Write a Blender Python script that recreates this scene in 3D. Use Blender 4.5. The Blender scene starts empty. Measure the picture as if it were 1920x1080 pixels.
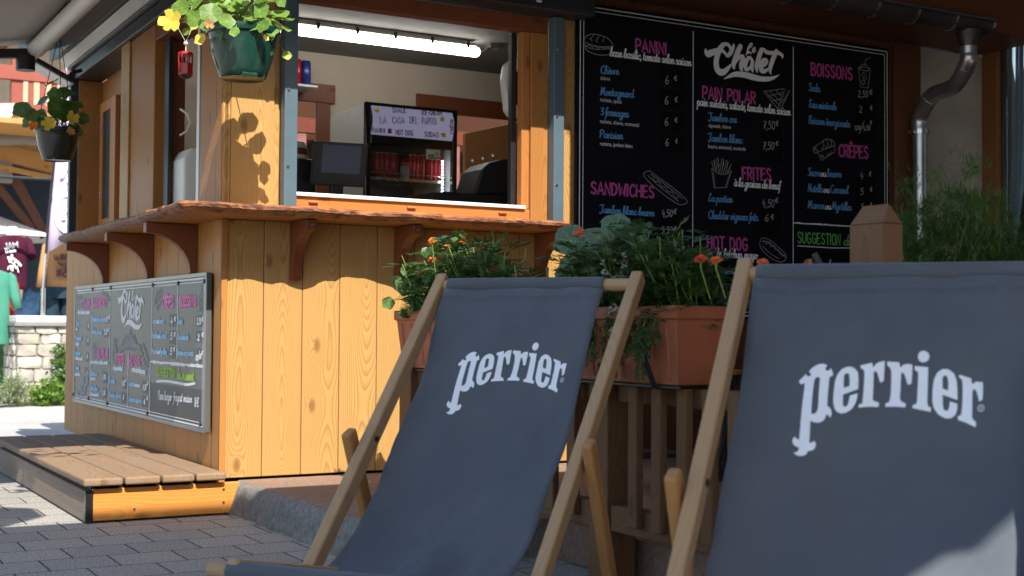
import bpy, bmesh, math, random
import numpy as np
from mathutils import Vector, Matrix, noise
rng = random.Random(7)
R = math.radians
SC = bpy.context.scene
COL = SC.collection

# ---------------------------------------------------------------- camera
CAM_F = 2484.417                       # focal length in pixels of the 1920 wide photograph
CAM_Y, CAM_P, CAM_R = 0.519939973, 0.0305237141, 0.00709668944
def _axes():
    f = Vector((math.sin(CAM_Y), math.cos(CAM_Y), 0)); r = Vector((math.cos(CAM_Y), -math.sin(CAM_Y), 0)); u = Vector((0, 0, 1))
    f2 = f*math.cos(CAM_P) + u*math.sin(CAM_P); u2 = u*math.cos(CAM_P) - f*math.sin(CAM_P)
    return r*math.cos(CAM_R) + u2*math.sin(CAM_R), u2*math.cos(CAM_R) - r*math.sin(CAM_R), f2
CR, CU, CF = _axes()
CAM = Vector((-1.60660129, -5.0958455, 0.72625817))
cd = bpy.data.cameras.new('camera'); co = bpy.data.objects.new('camera', cd); COL.objects.link(co)
co.matrix_world = Matrix(((CR.x, CU.x, -CF.x, CAM.x), (CR.y, CU.y, -CF.y, CAM.y), (CR.z, CU.z, -CF.z, CAM.z), (0, 0, 0, 1)))
cd.sensor_width = 36; cd.lens = CAM_F*36/1920; cd.clip_start = .05; cd.clip_end = 500
cd.dof.use_dof = True; cd.dof.focus_distance = 4.9; cd.dof.aperture_fstop = 4.5; cd.dof.aperture_blades = 7
SC.camera = co
def ray(x, y): return CF + CR*((x-960)/CAM_F) - CU*((y-540)/CAM_F)
def at(x, y, axis, val):               # the point of the plane axis = val seen at a pixel of the photograph
    d = ray(x, y); return CAM + d*((val-CAM[axis])/d[axis])

# ---------------------------------------------------------------- light
EL = math.atan(1.05*math.cos(R(10))); AZ = R(-10)          # the sun stands in front of the kiosk (towards -Y)
w = bpy.data.worlds.new('World'); SC.world = w; w.use_nodes = True
nt = w.node_tree; bg = nt.nodes['Background']; sk = nt.nodes.new('ShaderNodeTexSky')
sk.sky_type = 'NISHITA'; sk.sun_disc = False; sk.sun_elevation = EL; sk.sun_rotation = R(180) + AZ
sk.air_density = 1.0; sk.dust_density = 1.5; sk.ozone_density = 1.0
nt.links.new(sk.outputs[0], bg.inputs[0]); bg.inputs[1].default_value = 0.15
sl = bpy.data.lights.new('sun', 'SUN'); so = bpy.data.objects.new('sun', sl); COL.objects.link(so)
sl.energy = 4.4; sl.angle = R(.36); sl.color = (1, .945, .85)
SUN = Vector((math.sin(AZ)*math.cos(EL), -math.cos(AZ)*math.cos(EL), math.sin(EL)))
so.rotation_euler = SUN.to_track_quat('Z', 'Y').to_euler(); so.location = (-4, -8, 8)
SC.view_settings.view_transform = 'Standard'; SC.view_settings.look = 'None'
SC.view_settings.exposure = 1.08; SC.view_settings.gamma = 1
SC.cycles.max_bounces = 8; SC.cycles.diffuse_bounces = 4; SC.cycles.transparent_max_bounces = 12

# ---------------------------------------------------------------- objects
def root_loc(p):
    while p.parent: p = p.parent
    return Vector(p.location)
def thing(name, label, cat, loc=(0, 0, 0), group=None):
    o = bpy.data.objects.new(name, None); COL.objects.link(o); o.location = loc; o.empty_display_size = .1
    o['label'] = label; o['category'] = cat
    if group: o['group'] = group
    return o
def tag(o, label, cat, group=None):
    o['label'] = label; o['category'] = cat
    if group: o['group'] = group
    return o
class MB:
    def __init__(s): s.v = []; s.f = []; s.uv = []; s.m = []
    def add(s, vs, fs, uvs=None, m=0):
        b = len(s.v); s.v += [tuple(v) for v in vs]
        for i, f in enumerate(fs):
            s.f.append([b+k for k in f]); s.m.append(m if isinstance(m, int) else m[i])
            s.uv.append(uvs[i] if uvs else [(vs[k][0], vs[k][2]) for k in f])
    def box(s, c, size, ax=None, grain=None, m=0, taper=None):
        ax = ax or (Vector((1, 0, 0)), Vector((0, 1, 0)), Vector((0, 0, 1)))
        c = Vector(c); h = [d/2 for d in size]
        g = grain if grain is not None else max(range(3), key=lambda i: size[i])
        o1, o2 = rng.uniform(-.04, .04), rng.uniform(0, 60)
        loc = [(x, y, z) for x in (-1, 1) for y in (-1, 1) for z in (-1, 1)]
        vs = []
        for l in loc:
            k = [l[i]*h[i] for i in range(3)]
            vs.append(c + ax[0]*k[0] + ax[1]*k[1] + ax[2]*k[2])
        fs = [(0, 1, 3, 2), (4, 6, 7, 5), (0, 4, 5, 1), (2, 3, 7, 6), (0, 2, 6, 4), (1, 5, 7, 3)]; na = [0, 0, 1, 1, 2, 2]
        uvs = []
        for f, n in zip(fs, na):
            oth = [i for i in range(3) if i not in (g, n)]
            r = []
            for k in f:
                p = [loc[k][i]*h[i] for i in range(3)]
                if n == g: r.append((p[oth[0]]*.999+o1, p[oth[1]]+o2+3))
                else: r.append((p[oth[0]] + o1 + (h[n] if n != max(oth+[n], key=lambda i: -size[i]) else 0), p[g]+o2))
            uvs.append(r)
        s.add(vs, fs, uvs, m)
    def b2(s, x0, x1, y0, y1, z0, z1, grain=None, m=0):
        s.box(((x0+x1)/2, (y0+y1)/2, (z0+z1)/2), (abs(x1-x0), abs(y1-y0), abs(z1-z0)), None, grain, m)
    def bar(s, p0, p1, wd, th, up=(0, 0, 1), m=0):
        p0, p1 = Vector(p0), Vector(p1); a = (p1-p0); L = a.length; a.normalize()
        up = Vector(up); b = a.cross(up)
        if b.length < 1e-4: b = a.cross(Vector((1, 0, 0)))
        b.normalize(); c = b.cross(a)
        s.box((p0+p1)/2, (wd, th, L), (b, c, a), 2, m)
    def tube(s, pts, r, n=8, cap=True, m=0):
        pts = [Vector(p) for p in pts]; k = len(pts); rs = r if isinstance(r, (list, tuple)) else [r]*k
        vs = []; prev = None; L = 0; ls = []
        for i, p in enumerate(pts):
            t = (pts[min(i+1, k-1)] - pts[max(i-1, 0)])
            if t.length < 1e-9: t = Vector((0, 0, 1))
            t.normalize()
            if prev is None:
                a = t.cross(Vector((.31, .2, .93)));
                if a.length < 1e-3: a = t.cross(Vector((1, 0, 0)))
            else: a = prev - t*prev.dot(t)
            a.normalize(); prev = a; b = t.cross(a)
            if i: L += (p-pts[i-1]).length
            ls.append(L)
            for j in range(n):
                q = 2*math.pi*j/n; vs.append(p + (a*math.cos(q)+b*math.sin(q))*rs[i])
        fs = []; uvs = []; o2 = rng.uniform(0, 50)
        for i in range(k-1):
            for j in range(n):
                j2 = (j+1) % n; fs.append((i*n+j, i*n+j2, (i+1)*n+j2, (i+1)*n+j))
                uvs.append([(j/n*.2, ls[i]+o2), ((j+1)/n*.2, ls[i]+o2), ((j+1)/n*.2, ls[i+1]+o2), (j/n*.2, ls[i+1]+o2)])
        if cap:
            fs.append(tuple(range(n-1, -1, -1))); uvs.append([(0, 0)]*n)
            fs.append(tuple((k-1)*n+j for j in range(n))); uvs.append([(0, 0)]*n)
        s.add(vs, fs, uvs, m)
    def lathe(s, prof, c, n=28, m=0, cap=True):
        c = Vector(c); k = len(prof)
        vs = [c + Vector((r*math.cos(2*math.pi*j/n), r*math.sin(2*math.pi*j/n), z)) for r, z in prof for j in range(n)]
        fs = []; uvs = []
        for i in range(k-1):
            for j in range(n):
                j2 = (j+1) % n; fs.append((i*n+j, i*n+j2, (i+1)*n+j2, (i+1)*n+j))
                uvs.append([(j/n, prof[i][1]), ((j+1)/n, prof[i][1]), ((j+1)/n, prof[i+1][1]), (j/n, prof[i+1][1])])
        if cap:
            if prof[0][0] > 1e-4: fs.append(tuple(range(n-1, -1, -1))); uvs.append([(0, 0)]*n)
            if prof[-1][0] > 1e-4: fs.append(tuple((k-1)*n+j for j in range(n))); uvs.append([(0, 0)]*n)
        s.add(vs, fs, uvs, m)
    def prism(s, poly, O, U, V, N, h, m=0, grain='v'):
        O, U, V, N = Vector(O), Vector(U), Vector(V), Vector(N); n = len(poly); o2 = rng.uniform(0, 50)
        vs = [O+U*x+V*y for x, y in poly] + [O+U*x+V*y+N*h for x, y in poly]
        fs = [tuple(range(n)), tuple(range(2*n-1, n-1, -1))]
        g = (lambda x, y: (x, y+o2)) if grain == 'v' else (lambda x, y: (y, x+o2))
        uvs = [[g(*poly[i]) for i in range(n)], [g(*poly[i]) for i in range(n-1, -1, -1)]]
        for i in range(n):
            j = (i+1) % n; fs.append((i, i+n, j+n, j)); L = math.dist(poly[i], poly[j])
            uvs.append([(0, o2), (h, o2), (h, o2+L), (0, o2+L)])
        s.add(vs, fs, uvs, m)
    def fan(s, c, ring, m=0, uvs=None):
        n = len(ring); s.add([c]+list(ring), [(0, i+1, (i+1) % n+1) for i in range(n)], uvs, m)
def obj(name, mb, mats, parent=None, bevel=0, smooth=0, org=None, kind=None, seg=2):
    me = bpy.data.meshes.new(name)
    o = bpy.data.objects.new(name, me); COL.objects.link(o)
    base = root_loc(parent) if parent else Vector(org or (0, 0, 0))
    v = np.array(mb.v, dtype=float) - np.array(base)
    me.from_pydata(v.tolist(), [], mb.f)
    ul = me.uv_layers.new(name='wood'); flat = [c for f in mb.uv for p in f for c in p]
    ul.data.foreach_set('uv', flat)
    for mt in (mats if isinstance(mats, (list, tuple)) else [mats]): me.materials.append(mt)
    me.polygons.foreach_set('material_index', mb.m)
    if smooth:
        me.polygons.foreach_set('use_smooth', [True]*len(me.polygons))
        if smooth < 179: me.set_sharp_from_angle(angle=R(smooth))
    me.update()
    if parent: o.parent = parent
    else: o.location = base
    if bevel:
        b = o.modifiers.new('bevel', 'BEVEL'); b.width = bevel; b.segments = seg; b.limit_method = 'ANGLE'; b.angle_limit = R(40)
    if kind: o['kind'] = kind
    return o
def copy_tree(o, parent=None, label=None, loc=None):
    c = o.copy(); COL.objects.link(c)
    if parent: c.parent = parent
    if label: c['label'] = label
    if loc is not None: c.location = loc
    for ch in list(o.children): copy_tree(ch, c)
    return c

# ---------------------------------------------------------------- materials
class NT:
    def __init__(s, name):
        s.m = bpy.data.materials.new(name); s.m.use_nodes = True; s.t = s.m.node_tree
        s.p = s.t.nodes['Principled BSDF']; s.o = s.t.nodes['Material Output']
    def n(s, typ, ins=None, **kw):
        d = s.t.nodes.new('ShaderNode'+typ)
        for k, v in kw.items(): setattr(d, k, v)
        for k, v in (ins or {}).items(): s.set(d.inputs[k], v)
        return d
    def set(s, sock, v):
        if hasattr(v, 'is_output') and v.is_output: s.t.links.new(v, sock)
        elif hasattr(v, 'outputs'): s.t.links.new(v.outputs[0], sock)
        else:
            if isinstance(v, (tuple, list)) and len(v) == 3 and sock.type == 'RGBA': v = (*v, 1)
            sock.default_value = v
    def P(s, **kw):
        for k, v in kw.items(): s.set(s.p.inputs[k.replace('_', ' ')], v)
    def math(s, op, a, b=0.0, c=None, clamp=False):
        d = s.n('Math', operation=op, use_clamp=clamp); s.set(d.inputs[0], a); s.set(d.inputs[1], b)
        if c is not None: s.set(d.inputs[2], c)
        return d.outputs[0]
    def mix(s, fac, a, b, blend='MIX'):
        d = s.n('Mix', data_type='RGBA', blend_type=blend); s.set(d.inputs[0], fac); s.set(d.inputs[6], a); s.set(d.inputs[7], b); return d.outputs[2]
    def noise(s, vec, scale, detail=4, rough=.55, dist=0):
        return s.n('TexNoise', {'Vector': vec, 'Scale': scale, 'Detail': detail, 'Roughness': rough, 'Distortion': dist}).outputs[0]
    def ramp(s, fac, lo, hi):
        return s.n('MapRange', {'Value': fac, 'From Min': lo, 'From Max': hi}).outputs[0]
    def bump(s, h, strength=.3, dist=.01):
        return s.n('Bump', {'Height': h, 'Strength': strength, 'Distance': dist}).outputs[0]
def wood(name, light, dark, freq=120, contrast=.8, rough=.5, knots=.5, spec=.35, weather=0, grey=(.2, .17, .14), blotch=.25, fibre=.5, bump=.25):
    k = NT(name); uv = k.n('UVMap', uv_map='wood').outputs[0]
    sp = k.n('SeparateXYZ', {0: uv}); u, v = sp.outputs[0], sp.outputs[1]
    slow = k.n('CombineXYZ', {0: k.math('MULTIPLY', u, 1.2), 1: k.math('MULTIPLY', v, .42)})
    n1 = k.noise(slow.outputs[0], 1.6, 2)
    med = k.n('CombineXYZ', {0: k.math('MULTIPLY', u, 9), 1: k.math('MULTIPLY', v, 1.3)})
    n2 = k.noise(med.outputs[0], 1.5, 3)
    # knots: stretched cells push the rings aside
    kv = k.n('CombineXYZ', {0: k.math('MULTIPLY', u, 5.5), 1: k.math('MULTIPLY', v, 2.6)})
    vo = k.n('TexVoronoi', {'Vector': kv.outputs[0], 'Scale': 1.0, 'Randomness': 1.0}, feature='F1', voronoi_dimensions='2D')
    sel = k.math('GREATER_THAN', k.n('SeparateXYZ', {0: vo.outputs['Color']}).outputs[0], 1-knots*.5)
    kd = vo.outputs['Distance']
    near = k.math('MULTIPLY', k.math('POWER', k.math('SUBTRACT', 1.0, k.ramp(kd, 0, .45), clamp=True), 3.0), sel)
    d = k.math('ADD', k.math('MULTIPLY', n1, .24), -.075)
    uu = k.math('ADD', u, k.math('MULTIPLY', k.math('SUBTRACT', n2, .5), .012))
    r = k.math('SQRT', k.math('ADD', k.math('MULTIPLY', uu, uu), k.math('MULTIPLY', d, d)))
    r = k.math('ADD', r, k.math('MULTIPLY', near, .035))
    ph = k.math('FRACT', k.math('MULTIPLY', r, freq))
    ring = k.math('MULTIPLY', k.math('POWER', ph, 2.2), k.ramp(ph, 1.0, .86))
    fib = k.noise(k.n('CombineXYZ', {0: k.math('MULTIPLY', u, 420), 1: k.math('MULTIPLY', v, 6)}).outputs[0], 1, 3)
    tone = k.noise(k.n('CombineXYZ', {0: k.math('MULTIPLY', u, 2), 1: k.math('MULTIPLY', v, .35)}).outputs[0], 1.3, 2)
    f = k.math('ADD', k.math('MULTIPLY', ring, contrast), k.math('MULTIPLY', k.math('SUBTRACT', fib, .5), fibre), clamp=True)
    c = k.mix(f, light, dark)
    c = k.mix(k.math('MULTIPLY', k.ramp(tone, .35, .7), blotch), c, k.mix(.5, light, dark))
    c = k.mix(k.math('MULTIPLY', k.math('MULTIPLY', k.ramp(kd, .1, .04), sel), .6), c, [x*.45 for x in dark])
    if weather:
        wn = k.noise(k.n('CombineXYZ', {0: k.math('MULTIPLY', u, 14), 1: k.math('MULTIPLY', v, 1.1)}).outputs[0], 1.2, 5)
        c = k.mix(k.math('MULTIPLY', k.ramp(wn, .3, .7), weather), c, grey)
    k.P(Base_Color=c, Roughness=k.math('ADD', rough, k.math('MULTIPLY', k.math('SUBTRACT', fib, .5), .2)), Specular_IOR_Level=spec,
        Normal=k.bump(k.math('ADD', k.math('MULTIPLY', ring, -.5), k.math('MULTIPLY', fib, .6)), bump, .002))
    return k.m
def plain(name, col, rough=.5, metal=0, spec=.5, var=.12, scale=12, bump=0, bscale=200, coat=0):
    k = NT(name); tc = k.n('TexCoord').outputs['Object']
    n = k.noise(tc, scale, 5)
    c = k.mix(k.ramp(n, .3, .7), [x*(1-var) for x in col], [min(1, x*(1+var)) for x in col])
    k.P(Base_Color=c, Roughness=k.math('ADD', rough, k.math('MULTIPLY', k.math('SUBTRACT', n, .5), .15)), Metallic=metal, Specular_IOR_Level=spec, Coat_Weight=coat)
    if bump: k.P(Normal=k.bump(k.noise(tc, bscale, 3), bump, .003))
    return k.m
def leafmat(name, a, b, trans=.35, rough=.45, vary=True, scale=9, veins=False):
    k = NT(name); tc = k.n('TexCoord').outputs['Object']
    g = k.n('NewGeometry').outputs['Random Per Island']
    c = k.mix(g, a, b)
    c = k.mix(k.math('MULTIPLY', k.ramp(k.noise(tc, scale*6, 3), .35, .7), .35), c, [x*.6 for x in a])
    if veins:
        sp = k.n('SeparateXYZ', {0: k.n('UVMap', uv_map='wood').outputs[0]}); an = k.math('ARCTAN2', sp.outputs[1], sp.outputs[0])
        rr = k.math('SQRT', k.math('ADD', k.math('MULTIPLY', sp.outputs[0], sp.outputs[0]), k.math('MULTIPLY', sp.outputs[1], sp.outputs[1])))
        vv = k.ramp(k.math('MULTIPLY', k.math('ABSOLUTE', k.math('SINE', k.math('MULTIPLY', an, 4.0))), rr), .09, .02)
        c = k.mix(k.math('MULTIPLY', vv, .5), c, [min(1, x*2.2+.05) for x in b]); c = k.mix(k.math('MULTIPLY', k.ramp(rr, .75, 1.0), .3), c, [x*1.3 for x in b])
    k.P(Base_Color=c, Roughness=rough, Specular_IOR_Level=.4)
    t = k.n('BsdfTranslucent', {0: k.mix(.35, c, [min(1, b[0]*2.2), min(1, b[1]*1.9), b[2]])})
    mx = k.n('MixShader', {0: trans}); k.t.links.new(k.p.outputs[0], mx.inputs[1]); k.t.links.new(t.outputs[0], mx.inputs[2])
    k.t.links.new(mx.outputs[0], k.o.inputs[0])
    return k.m
def emit(name, col, st):
    k = NT(name); k.P(Base_Color=(*col, 1), Emission_Color=(*col, 1), Emission_Strength=st, Roughness=.4); return k.m
def glass(name, tint=(.9, .95, .95), mixf=.1):
    k = NT(name); t = k.n('BsdfTransparent', {0: (*tint, 1)}); g = k.n('BsdfGlossy', {0: (1, 1, 1, 1), 1: .03})
    fr = k.n('LayerWeight', {0: .25}); f = k.math('ADD', k.math('MULTIPLY', fr.outputs['Fresnel'], .6), mixf*.3, clamp=True)
    mx = k.n('MixShader', {0: f}); k.t.links.new(t.outputs[0], mx.inputs[1]); k.t.links.new(g.outputs[0], mx.inputs[2])
    k.t.links.new(mx.outputs[0], k.o.inputs[0]); return k.m

M = {}
M['larch'] = wood('larch', (.45, .27, .092), (.28, .108, .02), 190, .85, .5, .95, blotch=.3, fibre=.75, bump=.4)
M['larch_side'] = wood('larch_side', (.42, .185, .043), (.22, .083, .016), 250, .55, .55, .6, blotch=.45, fibre=.7)
M['larch_post'] = wood('larch_post', (.37, .158, .04), (.2, .075, .016), 200, .7, .5, .5, blotch=.3)
M['red_wood'] = wood('red_wood', (.19, .058, .021), (.085, .022, .009), 120, .6, .45, .2, blotch=.3)
M['frame_wood'] = wood('frame_wood', (.42, .165, .045), (.24, .08, .02), 120, .5, .4, .1, blotch=.2)
M['dark_wall'] = wood('dark_wall', (.115, .042, .018), (.05, .017, .008), 90, .7, .5, .6, blotch=.4)
M['deck_wood'] = wood('deck_wood', (.42, .27, .14), (.28, .16, .075), 160, .55, .5, .05, blotch=.3, fibre=.4)
M['prop_wood'] = wood('prop_wood', (.42, .21, .075), (.28, .12, .035), 160, .55, .45, .05, blotch=.3, fibre=.4)
M['fence_wood'] = wood('fence_wood', (.18, .086, .033), (.085, .04, .016), 160, .7, .75, .3, weather=.25, grey=(.15, .12, .09))
M['step_wood'] = wood('step_wood', (.27, .165, .09), (.13, .075, .04), 150, .9, .75, .2, weather=.55, grey=(.24, .19, .14), fibre=1.1, bump=.5)
M['step_end'] = wood('step_end', (.58, .24, .05), (.38, .12, .02), 100, .5, .45, .5, blotch=.3)
M['step_side'] = wood('step_side', (.25, .17, .12), (.14, .09, .06), 150, .8, .85, .3, weather=.7, grey=(.3, .26, .22), fibre=.9, bump=.6)
M['log_wood'] = wood('log_wood', (.27, .22, .17), (.13, .1, .075), 150, .8, .85, .3, weather=.6, grey=(.3, .27, .23), fibre=.9, bump=.6)
M['orange_wood'] = wood('orange_wood', (.5, .26, .08), (.33, .14, .035), 100, .6, .5, .4, blotch=.4)
M['balcony_red'] = wood('balcony_red', (.26, .065, .04), (.15, .035, .022), 120, .5, .6, .1, blotch=.3)
M['ply'] = wood('ply', (.62, .29, .1), (.42, .17, .05), 60, .5, .5, .4, blotch=.4)
M['blue_metal'] = plain('blue_metal', (.075, .115, .145), .4, 0, .5, .06)
M['dark_metal'] = plain('dark_metal', (.022, .026, .03), .38, 0, .5, .15)
M['black'] = plain('black', (.012, .012, .013), .4, 0, .5, .2)
M['black_gloss'] = plain('black_gloss', (.01, .01, .012), .12, 0, .5, .2)
M['beige_metal'] = plain('beige_metal', (.5, .49, .44), .45, 0, .5, .04)
M['white_metal'] = plain('white_metal', (.75, .75, .74), .4, 0, .5, .03)
M['white_plastic'] = plain('white_plastic', (.76, .78, .76), .35, 0, .5, .04)
M['steel'] = plain('steel', (.6, .6, .6), .28, 1, .5, .1)
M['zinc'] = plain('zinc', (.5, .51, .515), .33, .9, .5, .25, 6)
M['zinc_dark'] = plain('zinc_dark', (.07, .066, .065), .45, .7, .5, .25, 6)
M['inner_wall'] = plain('inner_wall', (.5, .43, .35), .8, 0, .2, .05, 3)
M['inner_ceiling'] = plain('inner_ceiling', (.2, .195, .18), .8, 0, .2, .05, 3)
M['inner_floor'] = plain('inner_floor', (.15, .13, .11), .7, 0, .2, .2, 3)
M['plaster'] = plain('plaster', (.38, .36, .31), .9, 0, .2, .1, 4, .3, 90)
M['board_black'] = plain('board_black', (.0045, .0055, .008), .6, 0, .12, .2, 3)
M['board_sheen'] = plain('board_sheen', (.085, .083, .082), .42, 0, .5, .08, 3)  # black board with the sky's reflection mixed into its colour
M['board_patch'] = plain('board_patch', (.003, .0035, .0045), .7, 0, .1, .2)
M['board_patch_sheen'] = plain('board_patch_sheen', (.055, .054, .053), .5, 0, .4, .1)  # patch black lightened by the same painted sheen
M['ink_white'] = plain('ink_white', (.72, .74, .76), .6, 0, .2, .05, 40)
M['ink_pink'] = plain('ink_pink', (.42, .07, .25), .6, 0, .2, .05, 40)
M['ink_blue'] = plain('ink_blue', (.1, .27, .5), .6, 0, .2, .05, 40)
M['ink_pink_sheen'] = plain('ink_pink_sheen', (.72, .22, .44), .6, 0, .2, .05, 40)  # side board inks, lightened in colour for the sky sheen
M['ink_blue_sheen'] = plain('ink_blue_sheen', (.3, .52, .72), .6, 0, .2, .05, 40)
M['ink_green'] = plain('ink_green', (.3, .5, .06), .6, 0, .2, .05, 40)
M['ink_dark_green'] = plain('ink_dark_green', (.12, .42, .09), .6, 0, .2, .05, 40)
M['ink_chalk'] = plain('ink_chalk', (.36, .37, .37), .8, 0, .1, .25, 120)
M['ink_black'] = plain('ink_black', (.012, .012, .015), .5, 0, .3, .1)
M['ink_teal'] = plain('ink_teal', (.01, .2, .38), .5, 0, .3, .1)
M['logo_white'] = plain('logo_white', (.82, .84, .87), .75, 0, .2, .03, 30)
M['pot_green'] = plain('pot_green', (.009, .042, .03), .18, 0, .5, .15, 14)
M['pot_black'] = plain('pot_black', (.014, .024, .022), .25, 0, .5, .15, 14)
M['soil'] = plain('soil', (.03, .02, .013), .95, 0, .1, .4, 40, .8, 120)
M['terracotta'] = plain('terracotta', (.36, .11, .05), .6, 0, .35, .18, 6, .15, 60)
M['red_enamel'] = plain('red_enamel', (.32, .012, .015), .3, 0, .5, .25, 40)
M['stone_white'] = plain('stone_white', (.62, .6, .56), .8, 0, .2, .1, 20, .4, 60)
M['awning'] = plain('awning', (.42, .4, .36), .85, 0, .15, .03, 4)
# ---------------------------------------------------------------- lettering: strokes drawn as ribbons on a surface
def cr(pts, sub=6):
    if len(pts) < 3: return pts
    out = []; n = len(pts)
    for i in range(n-1):
        p0, p1, p2, p3 = pts[max(i-1, 0)], pts[i], pts[i+1], pts[min(i+2, n-1)]
        for j in range(sub):
            t = j/sub
            out.append(tuple(.5*(2*b + (c-a)*t + (2*a-5*b+4*c-d)*t*t + (3*b-a-3*c+d)*t**3) for a, b, c, d in zip(p0, p1, p2, p3)))
    out.append(tuple(pts[-1])); return out
def G(s):                             # 'x,y x,y;...' -> strokes, a leading ~ makes a stroke smooth
    r = []
    for st in s.split(';'):
        sm = st.startswith('~'); p = [tuple(float(k) for k in q.split(',')) for q in st.lstrip('~').split()]
        r.append(cr(p, 5) if sm else p)
    return r
CAPS = {'A': ('0,0 .28,1 .56,0;.1,.32 .46,.32', .56), 'B': ('0,0 0,1;~0,1 .36,.95 .4,.65 .04,.53;~.04,.53 .42,.45 .48,.12 .2,0 0,0', .5),
 'C': ('~.5,.85 .35,1 .12,.85 .02,.5 .12,.12 .34,0 .52,.15', .52), 'D': ('0,0 0,1;~0,1 .35,.9 .5,.5 .35,.1 0,0', .52),
 'E': ('.45,1 0,1 0,0 .46,0;0,.53 .38,.53', .46), 'F': ('.45,1 0,1 0,0;0,.53 .38,.53', .44),
 'G': ('~.5,.85 .32,1 .1,.82 .02,.5 .12,.12 .34,0 .52,.15 .54,.42;.54,.45 .32,.45', .55), 'H': ('0,0 0,1;.5,0 .5,1;0,.5 .5,.5', .5),
 'I': ('0,0 0,1', .04), 'J': ('~.4,1 .4,.25 .25,0 .02,.15', .42), 'K': ('0,0 0,1;.45,1 0,.45 .48,0', .48), 'L': ('0,1 0,0 .42,0', .42), 'M': ('0,0 .05,1 .32,.35 .6,1 .65,0', .66),
 'N': ('0,0 0,1 .5,0 .5,1', .5), 'O': ('~.27,1 .08,.85 .02,.5 .08,.13 .27,0 .47,.13 .53,.5 .47,.87 .27,1', .55),
 'P': ('0,0 0,1;~0,1 .38,.97 .46,.73 .34,.48 0,.42', .46), 'R': ('0,0 0,1;~0,1 .38,.97 .44,.74 .34,.53 0,.47;.2,.48 .48,0', .48),
 'S': ('~.46,.86 .28,1 .06,.86 .1,.62 .38,.42 .48,.2 .28,0 .02,.14', .5), 'T': ('0,1 .5,1;.25,1 .25,0', .5),
 'U': ('~0,1 .02,.25 .25,0 .48,.25 .5,1', .5), 'V': ('0,1 .26,0 .52,1', .52), 'W': ('0,1 .17,0 .36,.7 .55,0 .72,1', .72), 'X': ('0,0 .5,1;0,1 .5,0', .5), 'Y': ('0,1 .25,.5 .5,1;.25,.5 .25,0', .5),
 'Ê': ('.45,1 0,1 0,0 .46,0;0,.53 .38,.53;.05,1.15 .22,1.32 .4,1.15', .46), '-': ('.02,.45 .3,.45', .3), '.': ('.02,.02 .05,.02', .08), ' ': ('', .3)}
DIG = {'0': ('~.25,1 .05,.75 .05,.25 .22,0 .42,.25 .42,.75 .25,1', .45), '1': ('.05,.75 .22,1 .2,0', .28), '2': ('~.05,.8 .22,1 .4,.78 .2,.3 .02,.02;.02,.02 .45,.03', .46),
 '3': ('~.05,.9 .3,1 .4,.78 .15,.55 .42,.4 .35,.05 .02,.08', .44), '4': ('.15,1 .02,.35 .42,.4;.36,.65 .28,-.1', .44), '5': ('.42,1 .12,1 .08,.58;~.08,.58 .35,.6 .4,.25 .2,0 .02,.08', .44),
 '6': ('~.35,1 .12,.7 .04,.25 .2,0 .4,.18 .32,.48 .08,.35', .42), '7': ('.02,.95 .42,.97 .15,0;.1,.5 .35,.52', .43), '8': ('~.22,.52 .05,.78 .22,1 .4,.78 .22,.52 .03,.22 .22,0 .42,.22 .22,.52', .44),
 ',': ('.1,.1 .02,-.18', .14), '€': ('~.45,.9 .25,1 .08,.6 .1,.15 .3,0 .45,.12;0,.6 .35,.62;0,.4 .32,.42', .46), '/': ('0,-.3 .4,1.2', .4), ' ': ('', .35)}
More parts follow.
